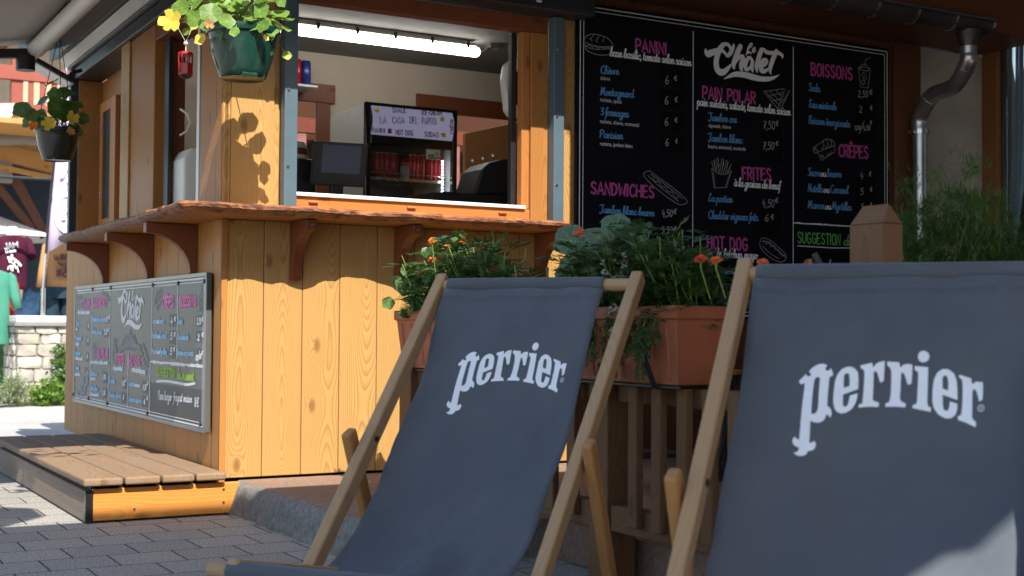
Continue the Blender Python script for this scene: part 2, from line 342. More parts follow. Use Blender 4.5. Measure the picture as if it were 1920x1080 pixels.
SCR = {'a': ('~.62,.85 .35,1 .08,.6 .12,.1 .35,.05 .6,.5 .66,.97;~.66,.97 .6,.35 .7,.03 .9,.25', .84), 'b': ('~0,.2 .3,1.2 .4,1.85 .26,2 .15,1.2 .12,.3 .3,0 .56,.3 .5,.85 .25,.8;~.5,.85 .62,.8 .78,.85', .72),
 'c': ('~.55,.8 .36,1 .1,.6 .15,.1 .38,.02 .66,.28', .62), 'd': ('~.62,.85 .35,1 .08,.6 .12,.1 .35,.05 .6,.5 .72,2;~.7,1.6 .6,.35 .7,.03 .92,.25', .86),
 'e': ('~.0,.3 .38,.5 .47,.85 .3,1 .08,.6 .14,.1 .38,.02 .68,.28', .62), 'f': ('~.55,1.75 .42,2 .26,1.6 .2,.4 .14,-.6 .0,-.85;0,.95 .5,1', .46),
 'g': ('~.62,.85 .35,1 .08,.6 .12,.1 .35,.05 .6,.5 .66,.97;~.66,.97 .6,-.3 .4,-.85 .1,-.7 .35,-.2 .88,.25', .84), 'h': ('~0,.2 .3,1.3 .4,1.85 .26,2 .15,1.2 .1,0;~.12,.5 .38,1 .54,.8 .5,.2 .6,.02 .78,.25', .76),
 'i': ('~.0,.3 .15,.97 .1,.25 .2,.02 .4,.25;.2,1.42 .23,1.46', .37), 'k': ('~0,.2 .3,1.3 .4,1.85 .26,2 .15,1.2 .1,0;~.5,1 .15,.5 .5,.05 .7,.25', .66), 'j': ('~.1,1 .1,-.4 -.1,-.85 -.2,-.6 .35,.25;.1,1.42 .13,1.46', .36), 'l': ('~0,.2 .3,1.3 .38,1.85 .24,2 .13,1.2 .12,.2 .24,.02 .42,.25', .38),
 'm': ('~0,.3 .12,1 .1,0;~.12,.5 .33,1 .44,.8 .4,0;~.44,.5 .66,1 .77,.8 .73,.2 .83,.02 1.02,.25', .98), 'n': ('~0,.3 .12,1 .1,0;~.12,.5 .36,1 .5,.8 .46,.2 .56,.02 .75,.25', .72),
 'o': ('~.36,1 .08,.6 .14,.08 .36,.02 .56,.5 .46,.95 .3,.9;~.46,.95 .6,.78 .74,.85', .68), 'p': ('~0,.4 .12,1 .06,-.9;~.1,.5 .34,1 .56,.6 .44,.05 .15,.15;~.44,.05 .6,.1 .76,.25', .7), 'q': ('~.6,.85 .35,1 .08,.6 .14,.08 .4,.1 .6,1 .52,-.9', .7),
 'r': ('~0,.3 .12,1 .1,0;~.1,.5 .28,.95 .5,.92', .48), 's': ('~.45,.9 .26,1 .12,.75 .42,.38 .3,.02 .05,.12;~.3,.02 .5,.1 .62,.25', .55), 't': ('~.2,1.6 .1,.3 .22,.02 .44,.25;0,1.05 .42,1.08', .42),
 'u': ('~0,.6 .1,1 .06,.3 .22,.02 .48,.4 .55,1;~.55,1 .5,.2 .6,.02 .78,.25', .75), 'v': ('~0,.8 .1,1 .2,.05 .5,.8 .45,1 .72,.9', .64), 'y': ('~0,.6 .1,1 .06,.3 .22,.02 .48,.4 .55,1;~.55,1 .5,-.4 .3,-.85 .08,-.6 .78,.25', .74),
 'C': ('~.9,1.7 .62,2 .16,1.3 .22,.3 .6,0 .98,.4', .9), 'M': ('~0,.1 .12,.2 .25,1.9;~.25,1.9 .45,.5;~.45,.5 .85,1.9 .85,.2 1.1,.1', 1.1), 'P': ('~.22,1.9 .15,0;~0,1.5 .45,2 .85,1.5 .5,.95 .2,1', .8),
 'J': ('~-.1,1.75 .2,1.95 .9,1.95;~.55,1.9 .5,.3 .25,-.2 -.05,.1', .8), 'L': ('~.75,1.7 .5,2 .35,1.2 .25,.2 .0,.1 .4,.1 .85,.2', .8), 'S': ('~.75,1.75 .5,2 .2,1.6 .62,.8 .45,.1 .02,.2', .75),
 'E': ('~.75,1.8 .4,2 .2,1.5 .5,1.1 .15,.6 .35,.05 .8,.3', .75), 'B': ('~.22,1.9 .15,0;~0,1.7 .5,2 .75,1.6 .3,1.05 .8,.7 .6,.05 .1,.1', .82), 'N': ('~0,.1 .1,.2 .2,1.9;.2,1.9 .75,.1;~.75,.1 .8,1.8 .95,2', .95), ' ': ('', .38), ',': ('.1,.1 .0,-.3', .2), '.': ('.05,.03 .09,.03', .2)}
ACC = {'è': 'e', 'é': 'e', 'ê': 'e', 'à': 'a', 'â': 'a'}
def layout(txt, font):
    out = []; x = 0
    for i, ch in enumerate(txt):
        if font == 'script' and ch in ACC:
            b, wd = SCR[ACC[ch]]; st = G(b)
            st.append({'è': [(.1, 1.6), (.32, 1.3)], 'à': [(.2, 1.6), (.42, 1.3)], 'é': [(.18, 1.3), (.42, 1.6)], 'ê': [(.08, 1.3), (.25, 1.6), (.42, 1.3)]}[ch]); sp = .0
        elif font == 'script' and ch == 'œ':
            st = G(SCR['o'][0]) + [[(a+.55, c) for a, c in q] for q in G(SCR['e'][0])]; wd = 1.2; sp = 0
        else:
            t = CAPS if font == 'caps' else SCR if (font == 'script' and ch in SCR) else DIG
            b, wd = t[ch]; st = G(b) if b else []; sp = {'caps': .2, 'script': 0.0}.get(font, .12)
            if font == 'script' and t is DIG: st = [[(a*1.6, c*1.8) for a, c in q] for q in st]; wd *= 1.7
            if font == 'script' and ch.isupper(): sp = .05
            if font == 'hand': sp = .14
        out += [[(a+x, c) for a, c in q] for q in st]
        x += wd+sp
    return out, max(x-.1, .1)
class Pen:
    """collects ribbons lying on a flat face O + U*x + V*y, lifted along N"""
    def __init__(s, O, U, V, N, lift=.0012): s.O, s.U, s.V, s.N = Vector(O), Vector(U), Vector(V), Vector(N); s.mb = MB(); s.k = 0; s.lift = lift; s.marks = []
    def mark(s): s.marks.append(len(s.mb.f))
    def split(s, name, mat, T):        # each word, drawing or patch a part of its own
        ms = sorted(set([0]+s.marks))+[len(s.mb.f)]
        for a, b in zip(ms, ms[1:]):
            if a == b: continue
            g = MB(); re = {}
            for f in s.mb.f[a:b]:
                g.f.append([re.setdefault(k, len(re)) for k in f]); g.m.append(0); g.uv.append([(0, 0)]*len(f))
            g.v = [s.mb.v[k] for k in re]; obj(name, g, mat, T)
    def w(s, x, y, l): return s.O + s.U*x + s.V*y + s.N*l
    def inv(s, p): d = Vector(p)-s.O; return (d.dot(s.U), d.dot(s.V))
    def stroke(s, pts, wd, var=0.0, cap=4, ws=None):
        q = [pts[0]]; wl = [ws[0]] if ws else None
        for i, p in enumerate(pts[1:]):
            if math.dist(p, q[-1]) > 1e-5: q.append(p); (wl.append(ws[i+1]) if ws else None)
        if len(q) < 2: q.append((q[0][0]+wd*.1, q[0][1])); (wl.append(wl[0]) if ws else None)
        n = len(q); l0 = s.lift + (s.k % 40)*.00003; s.k += 1; vs = []; fs = []
        for i, p in enumerate(q):
            a, b = q[max(i-1, 0)], q[min(i+1, n-1)]; dx, dy = b[0]-a[0], b[1]-a[1]; L = math.hypot(dx, dy) or 1
            h = wl[i] if ws else wd/2*(1-var+2*var*abs(dy)/L)
            # mitre at sharp corners
            if 0 < i < n-1:
                d1 = (q[i][0]-a[0], q[i][1]-a[1]); m1 = math.hypot(*d1) or 1; cs = abs((d1[0]*dx+d1[1]*dy)/(m1*L)); h /= max(cs, .55)
            nx, ny = -dy/L*h, dx/L*h; l = l0 + .0006*i/n
            vs += [s.w(p[0]+nx, p[1]+ny, l), s.w(p[0]-nx, p[1]-ny, l)]
            if i: fs.append((2*i-2, 2*i-1, 2*i+1, 2*i))
        for end in (0, n-1):
            p = q[end]; o = q[1] if end == 0 else q[n-2]; dx, dy = p[0]-o[0], p[1]-o[1]; L = math.hypot(dx, dy) or 1; dx /= L; dy /= L
            h = wl[end] if ws else wd/2*(1-var+2*var*abs(dy)); l = l0 + .0006*end/n
            if h < .0004 or not cap: continue
            b = len(vs); ring = []
            for j in range(cap+1):
                t = math.pi*(j/cap-.5); vs.append(s.w(p[0]+h*(dx*math.cos(t)-dy*math.sin(t)), p[1]+h*(dy*math.cos(t)+dx*math.sin(t)), l)); ring.append(b+j)
            fs.append(tuple(ring))
        s.mb.add(vs, fs)
    def line(s, a, b, wd): s.stroke([a, b], wd, cap=0)
    def text(s, txt, p0, p1, xh, font, wd, var=0.0, shear=0.0, jit=0.0, new=True):
        if new: s.mark()
        st, W = layout(txt, font); L = math.dist(p0, p1); ex = ((p1[0]-p0[0])/L, (p1[1]-p0[1])/L); sx = L/W
        for q in st:
            r = []
            for a, c in q:
                x = a*sx + c*xh*shear; y = c*xh
                r.append((p0[0]+ex[0]*x-ex[1]*y, p0[1]+ex[1]*x+ex[0]*y))
            s.stroke(r, wd, var, 3)
    def sans(s, txt, p0, p1, h):
        s.mark()
        v, f, W = sans_mesh(txt); L = math.dist(p0, p1); ex = ((p1[0]-p0[0])/L, (p1[1]-p0[1])/L)
        vs = []
        for x, y in v:
            a, c = x/W*L, y*h; vs.append(s.w(p0[0]+ex[0]*a-ex[1]*c, p0[1]+ex[1]*a+ex[0]*c, s.lift))
        s.mb.add(vs, f)
    def patch(s, x0, y0, x1, y1, l): s.mark(); s.mb.add([s.w(x0, y0, l), s.w(x1, y0, l), s.w(x1, y1, l), s.w(x0, y1, l)], [(0, 1, 2, 3)])
_sc = {}
def sans_mesh(txt):
    if txt in _sc: return _sc[txt]
    c = bpy.data.curves.new('t', 'FONT'); c.body = txt; c.resolution_u = 2; o = bpy.data.objects.new('t', c); COL.objects.link(o)
    dg = bpy.context.evaluated_depsgraph_get(); me = bpy.data.meshes.new_from_object(o.evaluated_get(dg))
    v = [(p.co.x, p.co.y) for p in me.vertices]; f = [tuple(p.vertices) for p in me.polygons]
    bpy.data.objects.remove(o); bpy.data.curves.remove(c); bpy.data.meshes.remove(me)
    mx = max(x for x, y in v); mn = min(x for x, y in v)
    ch = .73
    _sc[txt] = ([(x-mn, y/ch) for x, y in v], f, mx-mn); return _sc[txt]
# the house lettering of both boards, strokes of (x, y, half width) as measured on the large board
LOGO = [[(130,310,8),(128,355,26),(170,402,46),(250,375,42),(340,345,36),(430,345,26),(488,395,20),(518,435,24),(570,405,32),(612,330,30),(638,255,22),(640,225,9)],
 [(585,360,12),(578,300,22),(550,245,25),(500,222,25),(430,255,34),(365,360,42),(325,500,42),(322,620,46),(350,705,46),(410,745,45),(480,722,38),(548,655,25),(590,595,8)],
 [(765,268,38),(720,360,40),(672,480,38),(642,580,38),(640,640,30),(655,682,8)],[(668,590,10),(705,515,22),(760,455,24),(805,458,34),(803,530,38),(778,620,38),(782,690,24),(805,708,8)],
 [(985,545,26),(962,492,24),(920,475,25),(872,540,33),(852,630,32),(872,688,28),(920,678,22),(965,620,22)],[(988,545,30),(975,640,30),(985,705,22),(1003,742,6)],
 [(1075,735,14),(1060,650,34),(1080,560,36),(1112,440,38),(1152,335,36)],[(1150,320,24),(1195,325,24),(1245,372,28),(1305,386,28),(1370,384,25),(1440,380,28),(1500,405,26),(1538,442,20),(1532,485,6)],
 [(1150,640,14),(1212,608,22),(1252,550,24),(1232,508,22),(1182,530,30),(1140,620,36),(1150,698,38),(1200,722,32),(1262,690,18),(1295,650,10)],
 [(1428,350,30),(1392,430,38),(1342,560,36),(1312,670,32),(1312,735,20),(1332,780,6)],
 [(460,865,3),(540,828,18),(640,785,32),(750,778,38),(880,798,42),(1020,838,42),(1150,865,35),(1280,865,32),(1380,840,20),(1480,790,3)],
 [(872,420,8),(886,380,12),(910,300,14),(945,225,12),(978,215,10),(972,255,10),(930,295,8)],[(886,392,10),(928,372,14),(965,398,8)],[(1000,350,8),(1035,310,9),(1022,285,8),(992,328,12),(1000,372,12),(1052,345,5)]]
def logo(pen, fmap, dim):
    for st in LOGO:
        q = cr(st, 5); pen.stroke([fmap(a, b) for a, b, c in q], 0, ws=[max(c, 2)*dim for a, b, c in q], cap=5)
# sketches in white chalk, unit square, y up
SK = {'bun': '~.02,.55 .1,.85 .4,1 .8,.9 1,.6 .9,.5 .5,.42 .02,.55;~.02,.45 .2,.3 .5,.28 .95,.42;~.04,.4 .15,.15 .5,.02 .9,.12 1,.35;~.1,.38 .2,.44 .3,.35 .4,.42 .5,.34 .6,.42 .7,.38 .8,.46 .9,.42;~.25,.75 .35,.95;~.45,.72 .52,.93;~.65,.68 .7,.9;~.2,.78 .3,.65;~.42,.74 .48,.62',
 'sub': '~0,.9 .12,1 .3,.85 .7,.5 1,.15 .9,.02 .75,.05 .4,.35 .05,.75 0,.9;~.1,.85 .4,.5 .8,.12;~.16,.9 .5,.6 .9,.2;~.2,.8 .25,.7 .35,.68 .4,.55 .5,.52 .55,.4 .65,.38 .7,.25 .8,.22;.3,.78 .36,.72;.5,.6 .56,.54;.68,.42 .74,.36',
 'wedge': '0,.75 .75,1 .55,0 0,.75;.75,1 1,.95 .68,.05 .55,0;.1,.72 .6,.2;.25,.8 .62,.4;.45,.9 .66,.65;.8,.9 .62,.12;.2,.55 .68,.78;.35,.35 .66,.5;.9,.75 .7,.3',
 'fries': '0,.62 .12,0 .75,.05 1,.6;~0,.62 .35,.48 .7,.48 1,.6;.1,.6 0,.85 .1,.9 .2,.56;.25,.54 .2,.95 .3,1 .35,.52;.4,.5 .5,.98 .6,.95 .5,.5;.6,.5 .75,.95 .82,.9 .7,.52;.78,.53 1,.85 .95,.78 .86,.56;.3,.7 .42,.8;.55,.7 .62,.85;.08,.5 .16,.05;.92,.5 .7,.1',
 'dog': '~0,.8 .1,1 .35,.95 .75,.6 1,.3 .95,.05 .7,0 .35,.2 .05,.55 0,.8;~.08,.85 .3,.85 .7,.5 .95,.2;~.15,.9 .25,.75 .35,.85 .42,.65 .55,.7 .6,.5 .72,.52 .75,.35 .88,.35;~.1,.65 .4,.35 .75,.12;~.85,.25 .95,.3 1,.2',
 'cup': '.0,.72 .18,0 .78,0 .95,.72;~0,.72 .5,.66 .95,.72 .5,.8 0,.72;~.05,.76 .5,.92 .92,.76;.5,.86 .58,1.1 .95,1.2;.3,.5 .45,.35 .6,.5 .45,.6 .3,.5;.25,.2 .4,.1 .55,.22 .4,.3 .25,.2;.55,.3 .7,.4',
 'rolls': '~0,.45 .1,.55 .2,.4 .1,.28 0,.45;0,.52 .6,1;.2,.35 .95,.72;~.6,1 .9,.95 1,.75 .95,.7;~.3,.15 .4,.25 .5,.12 .4,0 .3,.15;.3,.22 .2,.35;.5,.08 1,.45;~1,.45 1,.6 .95,.7;~.05,.45 .1,.48 .14,.42;~.34,.15 .4,.18 .44,.12;~.4,.5 .5,.65 .45,.85;~.55,.55 .68,.75 .6,.95;~.7,.6 .85,.8 .78,.97;~.6,.2 .7,.35;~.75,.3 .85,.45',
 'mountain': '0,0 .15,.35 .22,.3 .38,.75 .45,.65 .55,1 .64,.7 .7,.78 .82,.4 .9,.45 1,.1;.55,.95 .5,.6 .58,.4;.38,.72 .36,.45 .42,.25;.6,.75 .66,.5 .62,.3;.22,.3 .26,.15;.7,.75 .74,.45 .82,.25;.46,.6 .44,.35;.15,.33 .2,.1;.5,.5 .52,.2;.68,.5 .7,.2;.57,.85 .61,.6'}
def sketch(pen, key, x0, y0, x1, y1, wd, turn=None):
    if turn is None: pen.mark()
    for q in G(SK[key]): pen.stroke([(x0+(x1-x0)*a, y0+(y1-y0)*b) for a, b in q], wd, cap=2)
# ---------------------------------------------------------------- plant pieces
def frame_of(n):
    n = Vector(n).normalized(); a = n.cross(Vector((0, 0, 1)))
    if a.length < .01: a = Vector((1, 0, 0))
    a.normalize(); return a, n.cross(a), n
def disc_leaf(mb, c, n, r, k=16, m=0):
    a, b, nn = frame_of(n); c = Vector(c); ph = rng.uniform(0, 6)
    ring = []
    for i in range(k):
        t = 2*math.pi*i/k; rr = r*(1+.09*math.sin(5*t+ph)); ring.append(c + a*(rr*math.cos(t)) + b*(rr*math.sin(t)*.94) + nn*(r*(.14+.1*math.sin(3*t+ph))))
    q = [(math.cos(2*math.pi*i/k+ph), math.sin(2*math.pi*i/k+ph)) for i in range(k)]
    mb.fan(c, ring, m, [[(0, 0), q[i], q[(i+1) % k]] for i in range(k)])
def blade(mb, p, d, up, L, wd, m=0, droop=.2):
    p, d, up = Vector(p), Vector(d).normalized(), Vector(up); s = d.cross(up)
    if s.length < .01: s = d.cross(Vector((1, 0, 0)))
    s.normalize(); up = s.cross(d)
    a = p + d*L*.45 - Vector((0, 0, droop*L*.15)); b = p + d*L - Vector((0, 0, droop*L*.5))
    mb.add([p, a+s*wd/2-up*wd*.12, a, a-s*wd/2-up*wd*.12, b], [(0, 1, 2), (0, 2, 3), (1, 4, 2), (2, 4, 3)], None, m)
def rdir(zmin=-1, zmax=1):
    z = rng.uniform(zmin, zmax); t = rng.uniform(0, 2*math.pi); q = math.sqrt(max(0, 1-z*z)); return Vector((q*math.cos(t), q*math.sin(t), z))
def arc(p, q, lift, k=5):
    p, q = Vector(p), Vector(q); return [p.lerp(q, i/k) + Vector((0, 0, lift*4*(i/k)*(1-i/k))) for i in range(k+1)]
def petal_flower(mb, c, n, r, m=0, petals=5, cup=.35):
    a, b, nn = frame_of(n); c = Vector(c)
    for i in range(petals):
        t = 2*math.pi*i/petals + rng.uniform(-.15, .15); d = a*math.cos(t)+b*math.sin(t); s = nn.cross(d); rr = r*rng.uniform(.85, 1.15)
        tip = c + d*rr + nn*rr*cup; mid = c + d*rr*.55 + nn*rr*cup*.5
        mb.add([c, mid+s*rr*.42, tip+s*rr*.38+nn*rr*.08, tip+d*rr*.1, tip-s*rr*.38-nn*rr*.03, mid-s*rr*.42], [(0, 1, 2, 3), (0, 3, 4, 5)], None, m)
def pompom(mb, c, n, r, m=0):
    a, b, nn = frame_of(n); c = Vector(c)
    for ring, (rr, h, k) in enumerate(((1, .05, 9), (.75, .3, 8), (.45, .5, 6))):
        for i in range(k):
            t = 2*math.pi*(i+ring*.4)/k + rng.uniform(-.2, .2); d = a*math.cos(t)+b*math.sin(t); s = nn.cross(d); q = c + nn*r*h*.6
            e = c + d*r*rr*rng.uniform(.85, 1.15) + nn*r*(h+.25*rng.random())
            mb.add([q, e+s*r*.3, e+d*r*.08, e-s*r*.3], [(0, 1, 2), (0, 2, 3)], None, m)
def marigold_leaf(mb, p, d, L, m=0, n=6):
    p, d = Vector(p), Vector(d).normalized(); s = d.cross(Vector((0, 0, 1)));
    if s.length < .05: s = Vector((1, 0, 0))
    s.normalize(); up = s.cross(d)
    for i in range(n):
        t = .2+.75*i/n; q = p + d*L*t - Vector((0, 0, .25*L*t*t)); l = L*.5*(1-abs(t-.5)*.7)
        for sg in (-1, 1): blade(mb, q, d*.7+s*sg+up*rng.uniform(-.2, .3), up, l, l*.32, m)
    blade(mb, p+d*L*.9-Vector((0, 0, .2*L)), d, up, L*.32, L*.11, m)
# ---------------------------------------------------------------- ground
def paving_mat():
    k = NT('paving'); tc = k.n('TexCoord').outputs['Object']
    wob = k.noise(tc, 3, 3); sp = k.n('SeparateXYZ', {0: tc})
    v = k.n('CombineXYZ', {0: k.math('ADD', sp.outputs[0], k.math('MULTIPLY', wob, .012)), 1: k.math('ADD', sp.outputs[1], k.math('MULTIPLY', k.noise(tc, 5, 2), .012))})
    b = k.n('TexBrick', {'Vector': v, 'Color1': (.84, .84, .84, 1), 'Color2': (1, 1, 1, 1), 'Mortar': (0, 0, 0, 1), 'Scale': 1.0, 'Mortar Size': .003, 'Mortar Smooth': .3, 'Brick Width': .205, 'Row Height': .2}, offset=.5)
    sk_ = k.noise(tc, 130, 3, .75); big = k.noise(tc, 2.2, 4)
    grit = k.ramp(sk_, .38, .64)
    c = k.mix(grit, (.17, .158, .142), (.53, .5, .45)); c = k.mix(k.math('MULTIPLY', k.ramp(big, .3, .7), .35), c, (.28, .27, .26)); c = k.mix(1.0, c, b.outputs['Color'], 'MULTIPLY')
    worn = k.math('MULTIPLY', b.outputs['Fac'], k.ramp(k.noise(tc, 6, 4), .42, .6))
    c = k.mix(k.math('MULTIPLY', worn, .85), c, (.03, .028, .025))
    k.P(Base_Color=c, Roughness=.85, Specular_IOR_Level=.25, Normal=k.bump(k.math('SUBTRACT', k.math('MULTIPLY', sk_, .5), worn), .7, .006)); return k.m
def gravel_mat(name, a, b_, sc=120):
    k = NT(name); tc = k.n('TexCoord').outputs['Object']; n = k.noise(tc, sc, 4, .65); big = k.noise(tc, 1.5, 4)
    c = k.mix(k.ramp(n, .3, .7), a, b_); c = k.mix(k.math('MULTIPLY', k.ramp(big, .35, .7), .35), c, [x*.6 for x in a])
    k.P(Base_Color=c, Roughness=.9, Specular_IOR_Level=.2, Normal=k.bump(n, .6, .006)); return k.m
M['paving'] = paving_mat()
M['street'] = gravel_mat('street', (.32, .31, .29), (.5, .49, .46), 60)
M['slab'] = gravel_mat('slab', (.2, .125, .09), (.33, .23, .175), 70)
M['slab_edge'] = gravel_mat('slab_edge', (.13, .125, .115), (.27, .26, .24), 45)
g = MB(); g.add([(-80, -60, 0), (90, -60, 0), (90, 120, 0), (-80, 120, 0)], [(0, 1, 2, 3)])
obj('ground', g, M['paving'], kind='structure')
g = MB(); g.add([(-60, 3.6, .004), (60, 3.6, .004), (60, 60, .004), (-60, 60, .004)], [(0, 1, 2, 3)])
obj('street', g, M['street'], kind='structure')
# raised slab with a broken, rounded edge
g = MB(); rows = []; n = 30
for i in range(n+1):
    y = -.0 - 1.46*i/n; j = .014*noise.noise((y*5, 0, 0)) 
    rows.append([(.02+j+.012*math.sin(i*2.1), y, 0.0), (.03+j, y, .07+.006*noise.noise((y*12, 1, 0))), (.045+j*1.3, y, .108), (.075+j, y, .12), (.62, y, .12)])
vs = [p for r in rows for p in r]; fs = []; mm = []
for i in range(n):
    for q in range(4): a = i*5+q; fs.append((a, a+1, a+6, a+5)); mm.append(1 if q < 3 else 0)
fs.append(tuple(n*5+q for q in range(5))+(len(vs),)); vs.append((.62, rows[-1][0][1], 0)); mm.append(1)
g.add(vs, fs, None, mm); obj('terrace_slab', g, [M['slab'], M['slab_edge']], kind='structure', smooth=89)
g = MB(); g.b2(.62, 4.6, -5.2, .0, 0, .12); obj('terrace', g, M['slab'], kind='structure')

# ---------------------------------------------------------------- kiosk
K = thing('kiosk', 'honey coloured wooden snack kiosk with a serving window and a live edge counter shelf', 'kiosk', (0, 0, 0))
XS = [at(x, 700, 1, 0).x for x in (415, 492, 565, 635, 705)]
while XS[-1] < 1.5: XS.append(XS[-1]+.172)
XS[-1] = 1.648
g = MB()
for i in range(len(XS)-1): g.b2(XS[i]+.0012, XS[i+1]-.0012, -.004, .022, .13, 1.15, 2)
obj('front_wall', g, M['larch'], K, .003)
g = MB(); ys = [0.085 + .182*i for i in range(17)]
for a, b in zip(ys, ys[1:]): g.b2(-.004, .02, a+.001, b-.001, .115, 1.19 if b < 2.1 else 1.24, 2)
obj('side_wall', g, M['larch_side'], K, .003)
g = MB(); g.b2(-.012, .0, -.012, .083, .115, 1.15, 2); g.b2(-.012, .012, -.0125, -.0025, .115, 1.15, 2); obj('corner_board', g, M['larch_side'], K, .002)
g = MB(); g.b2(.024, 1.64, .024, .06, .14, 1.19); g.b2(.024, .06, .06, 2.9, .14, 1.19); g.b2(.05, 3.85, .05, 2.9, .02, .14); obj('inner_lining', g, M['black'], K)
# interior room
g = MB(); g.b2(.14, 3.7, .06, 2.7, .14, .16); obj('inner_floor', g, M['inner_floor'], K)
zc = 2.43
g = MB(); g.b2(.14, 3.7, .06, 2.7, zc, zc+.03); obj('inner_ceiling', g, M['inner_ceiling'], K)
YB = 2.62
def bx(x): return at(x, 200, 1, YB).x
def bz(x, y): return at(x, y, 1, YB).z
wx0, wx1 = 1.02, bx(617); wz1 = bz(600, 168); vx0, vx1 = bx(787), 3.4; vz1 = bz(860, 193); wz0 = 1.25
g = MB()
g.b2(.14, wx0, YB, YB+.06, .16, zc); g.b2(wx0, wx1, YB, YB+.06, wz1, zc); g.b2(wx0, wx1, YB, YB+.06, .16, wz0)
g.b2(wx1, vx0, YB, YB+.06, .16, zc); g.b2(vx0, vx1, YB, YB+.06, vz1, zc); g.b2(vx0, vx1, YB, YB+.06, .16, wz0); g.b2(vx1, 3.7, YB, YB+.06, .16, zc)
g.b2(3.7, 3.74, .06, 2.7, .16, zc); g.b2(1.72, 3.7, .07, .1, .16, zc)
obj('inner_wall', g, M['inner_wall'], K)
for a, b, c in ((wx0, wx1, wz1), (vx0, vx1, vz1)):
    g = MB(); g.b2(a-.03, b+.03, YB-.03, YB+.0, c-.085, c+.03, 0); g.b2(a-.0, a+.09, YB-.028, YB, wz0, c-.086, 2); g.b2(b-.09, b, YB-.028, YB, wz0, c-.086, 2); g.b2(a, b, YB-.029, YB, wz0-.05, wz0-.001, 0)
    f = obj('window', g, M['red_wood'], K, .003)
    g = MB(); g.b2(a+.05, b-.05, YB+.02, YB+.026, wz0, c-.05); obj('pane', g, glass('back_glass', (.75, .75, .75)), f)
# front, above the counter
g = MB(); px_ = [at(x, 300, 1, 0).x for x in (416, 431, 513, 523)]
for a, b in zip(px_, px_[1:]): g.b2(a+.001, b-.001, -.006 if b != px_[-1] else .004, .02, 1.19, 2.14, 2)
g.b2(.012, .24, .021, .12, 1.19, 2.14, 2); obj('front_panel', g, M['larch'], K, .002)
g = MB(); g.b2(-.016, -.004, .0, .07, 1.19, 2.14, 2); g.b2(-.016, -.004, .072, .285, 1.19, 2.14, 2); g.b2(-.004, .012, -.006, .285, 1.19, 2.14, 2); obj('corner_post', g, M['larch_post'], K, .002)
def post(x0, x1):
    g = MB(); g.b2(x0, x1, -.052, .0, 1.19, 2.13)
    o = obj('shutter_rail', g, M['blue_metal'], K, .003)
    for z in (1.37, 1.68, 1.98):
        s = MB(); s.tube([((x0+x1)/2-.012, -.050, z), ((x0+x1)/2-.012, -.056, z)], .006, 10); obj('screw', s, M['steel'], o, smooth=40)
XL0, XL1, XR0, XR1 = .226, .281, 1.492, 1.546
post(XL0, XL1); post(XR0, XR1)
g = MB(); g.b2(XR1+.002, 1.648, -.002, .02, 1.152, 2.14, 2); g.b2(XR1+.002, 1.648, .021, .1, 1.152, 2.14, 2); obj('end_board', g, M['larch'], K, .002)
# serving window
g = MB(); g.b2(.283, 1.40, -.0, .05, 1.195, 1.258, 0); g.b2(1.362, 1.402, .012, .055, 1.259, 2.059, 2); g.b2(.283, .296, .012, .055, 1.259, 2.059, 2)
W_ = obj('serving_window_frame', g, M['frame_wood'], K, .004)
g = MB(); g.b2(.283, 1.49, .0, .06, 2.06, 2.13, 0); obj('head_rail', g, M['red_wood'], W_, .004)  # darker wood than the frame stands in for the eave's shade
g = MB()
for x in (172, 645, 1085): q = at(520+x*.3889, 960*.3889, 1, 0); g.b2(q.x-.02, q.x+.02, -.012, -.001, 1.232, 1.242)
obj('drain_cap', g, M['frame_wood'], W_, .003)
g = MB(); g.b2(.283, 1.372, -.014, .10, 1.2585, 1.274, 0); obj('sill', g, M['white_metal'], W_, .003)
g = MB(); g.b2(1.335, 1.361, .06, .09, 1.275, 2.06, 2); obj('sliding_track', g, M['black'], W_, .002)
g = MB(); g.b2(.297, .305, .06, .09, 1.275, 2.06, 2); obj('sliding_track', g, M['black'], W_, .002)
g = MB(); g.b2(1.403, 1.491, -.001, .05, 1.195, 2.058, 2); obj('jamb_board', g, M['larch_post'], K, .003)
g = MB(); g.b2(.18, 1.66, -.13, .02, 2.135, 2.25); o = obj('shutter_box', g, M['dark_metal'], K, .004)
s = MB(); s.b2(1.35, 1.375, -.133, -.1305, 2.16, 2.172); obj('maker_plate', s, M['white_plastic'], o)
# brackets and counter shelf
def bracket(O, out, along, L=.19, H=.235, th=.045, foot=.0):
    prof = [(0, 0), (0, -H), (.022, -H)]
    for i in range(9):
        t = i/8; ang = t*math.pi/2; prof.append((.03+(L-.03)*(1-math.cos(ang)), -H+.015+(H-.055)*math.sin(ang)))
    prof += [(L, -.03), (L, 0)]
    g = MB(); g.prism(prof, O, out, (0, 0, 1), along, th, grain='v'); return g
for x in (at(552, 515, 1, 0).x, at(747, 512, 1, 0).x, 1.445):
    g = bracket((x-.025, -.005, 1.15), (0, -1, 0), (1, 0, 0)); b = obj('bracket', g, M['red_wood'], K, .003)
    s = MB(); s.tube([(x-.002, -.1935, 1.128), (x-.002, -.1965, 1.128)], .005, 8); obj('screw', s, M['steel'], b)
for y in (1.95, 1.06, .365):
    g = bracket((-.005, y-.025, 1.15), (-1, 0, 0), (0, 1, 0), .215, .215); obj('bracket', g, M['red_wood'], K, .003)
path = []                              # the live edge, from the far end of the side to the right end of the front
for i in range(76): path.append((Vector((-.235-.0*i, 2.05-2.27*i/75, 0)), Vector((-1, 0, 0))))
for i in range(6): a = math.pi/2*(i+1)/7; path.append((Vector((-.175-.06*math.cos(a), -.20-.055*math.sin(a), 0)), Vector((-math.cos(a), -math.sin(a), 0))))
for i in range(66): path.append((Vector((-.175+1.635*i/65, -.245, 0)), Vector((0, -1, 0))))
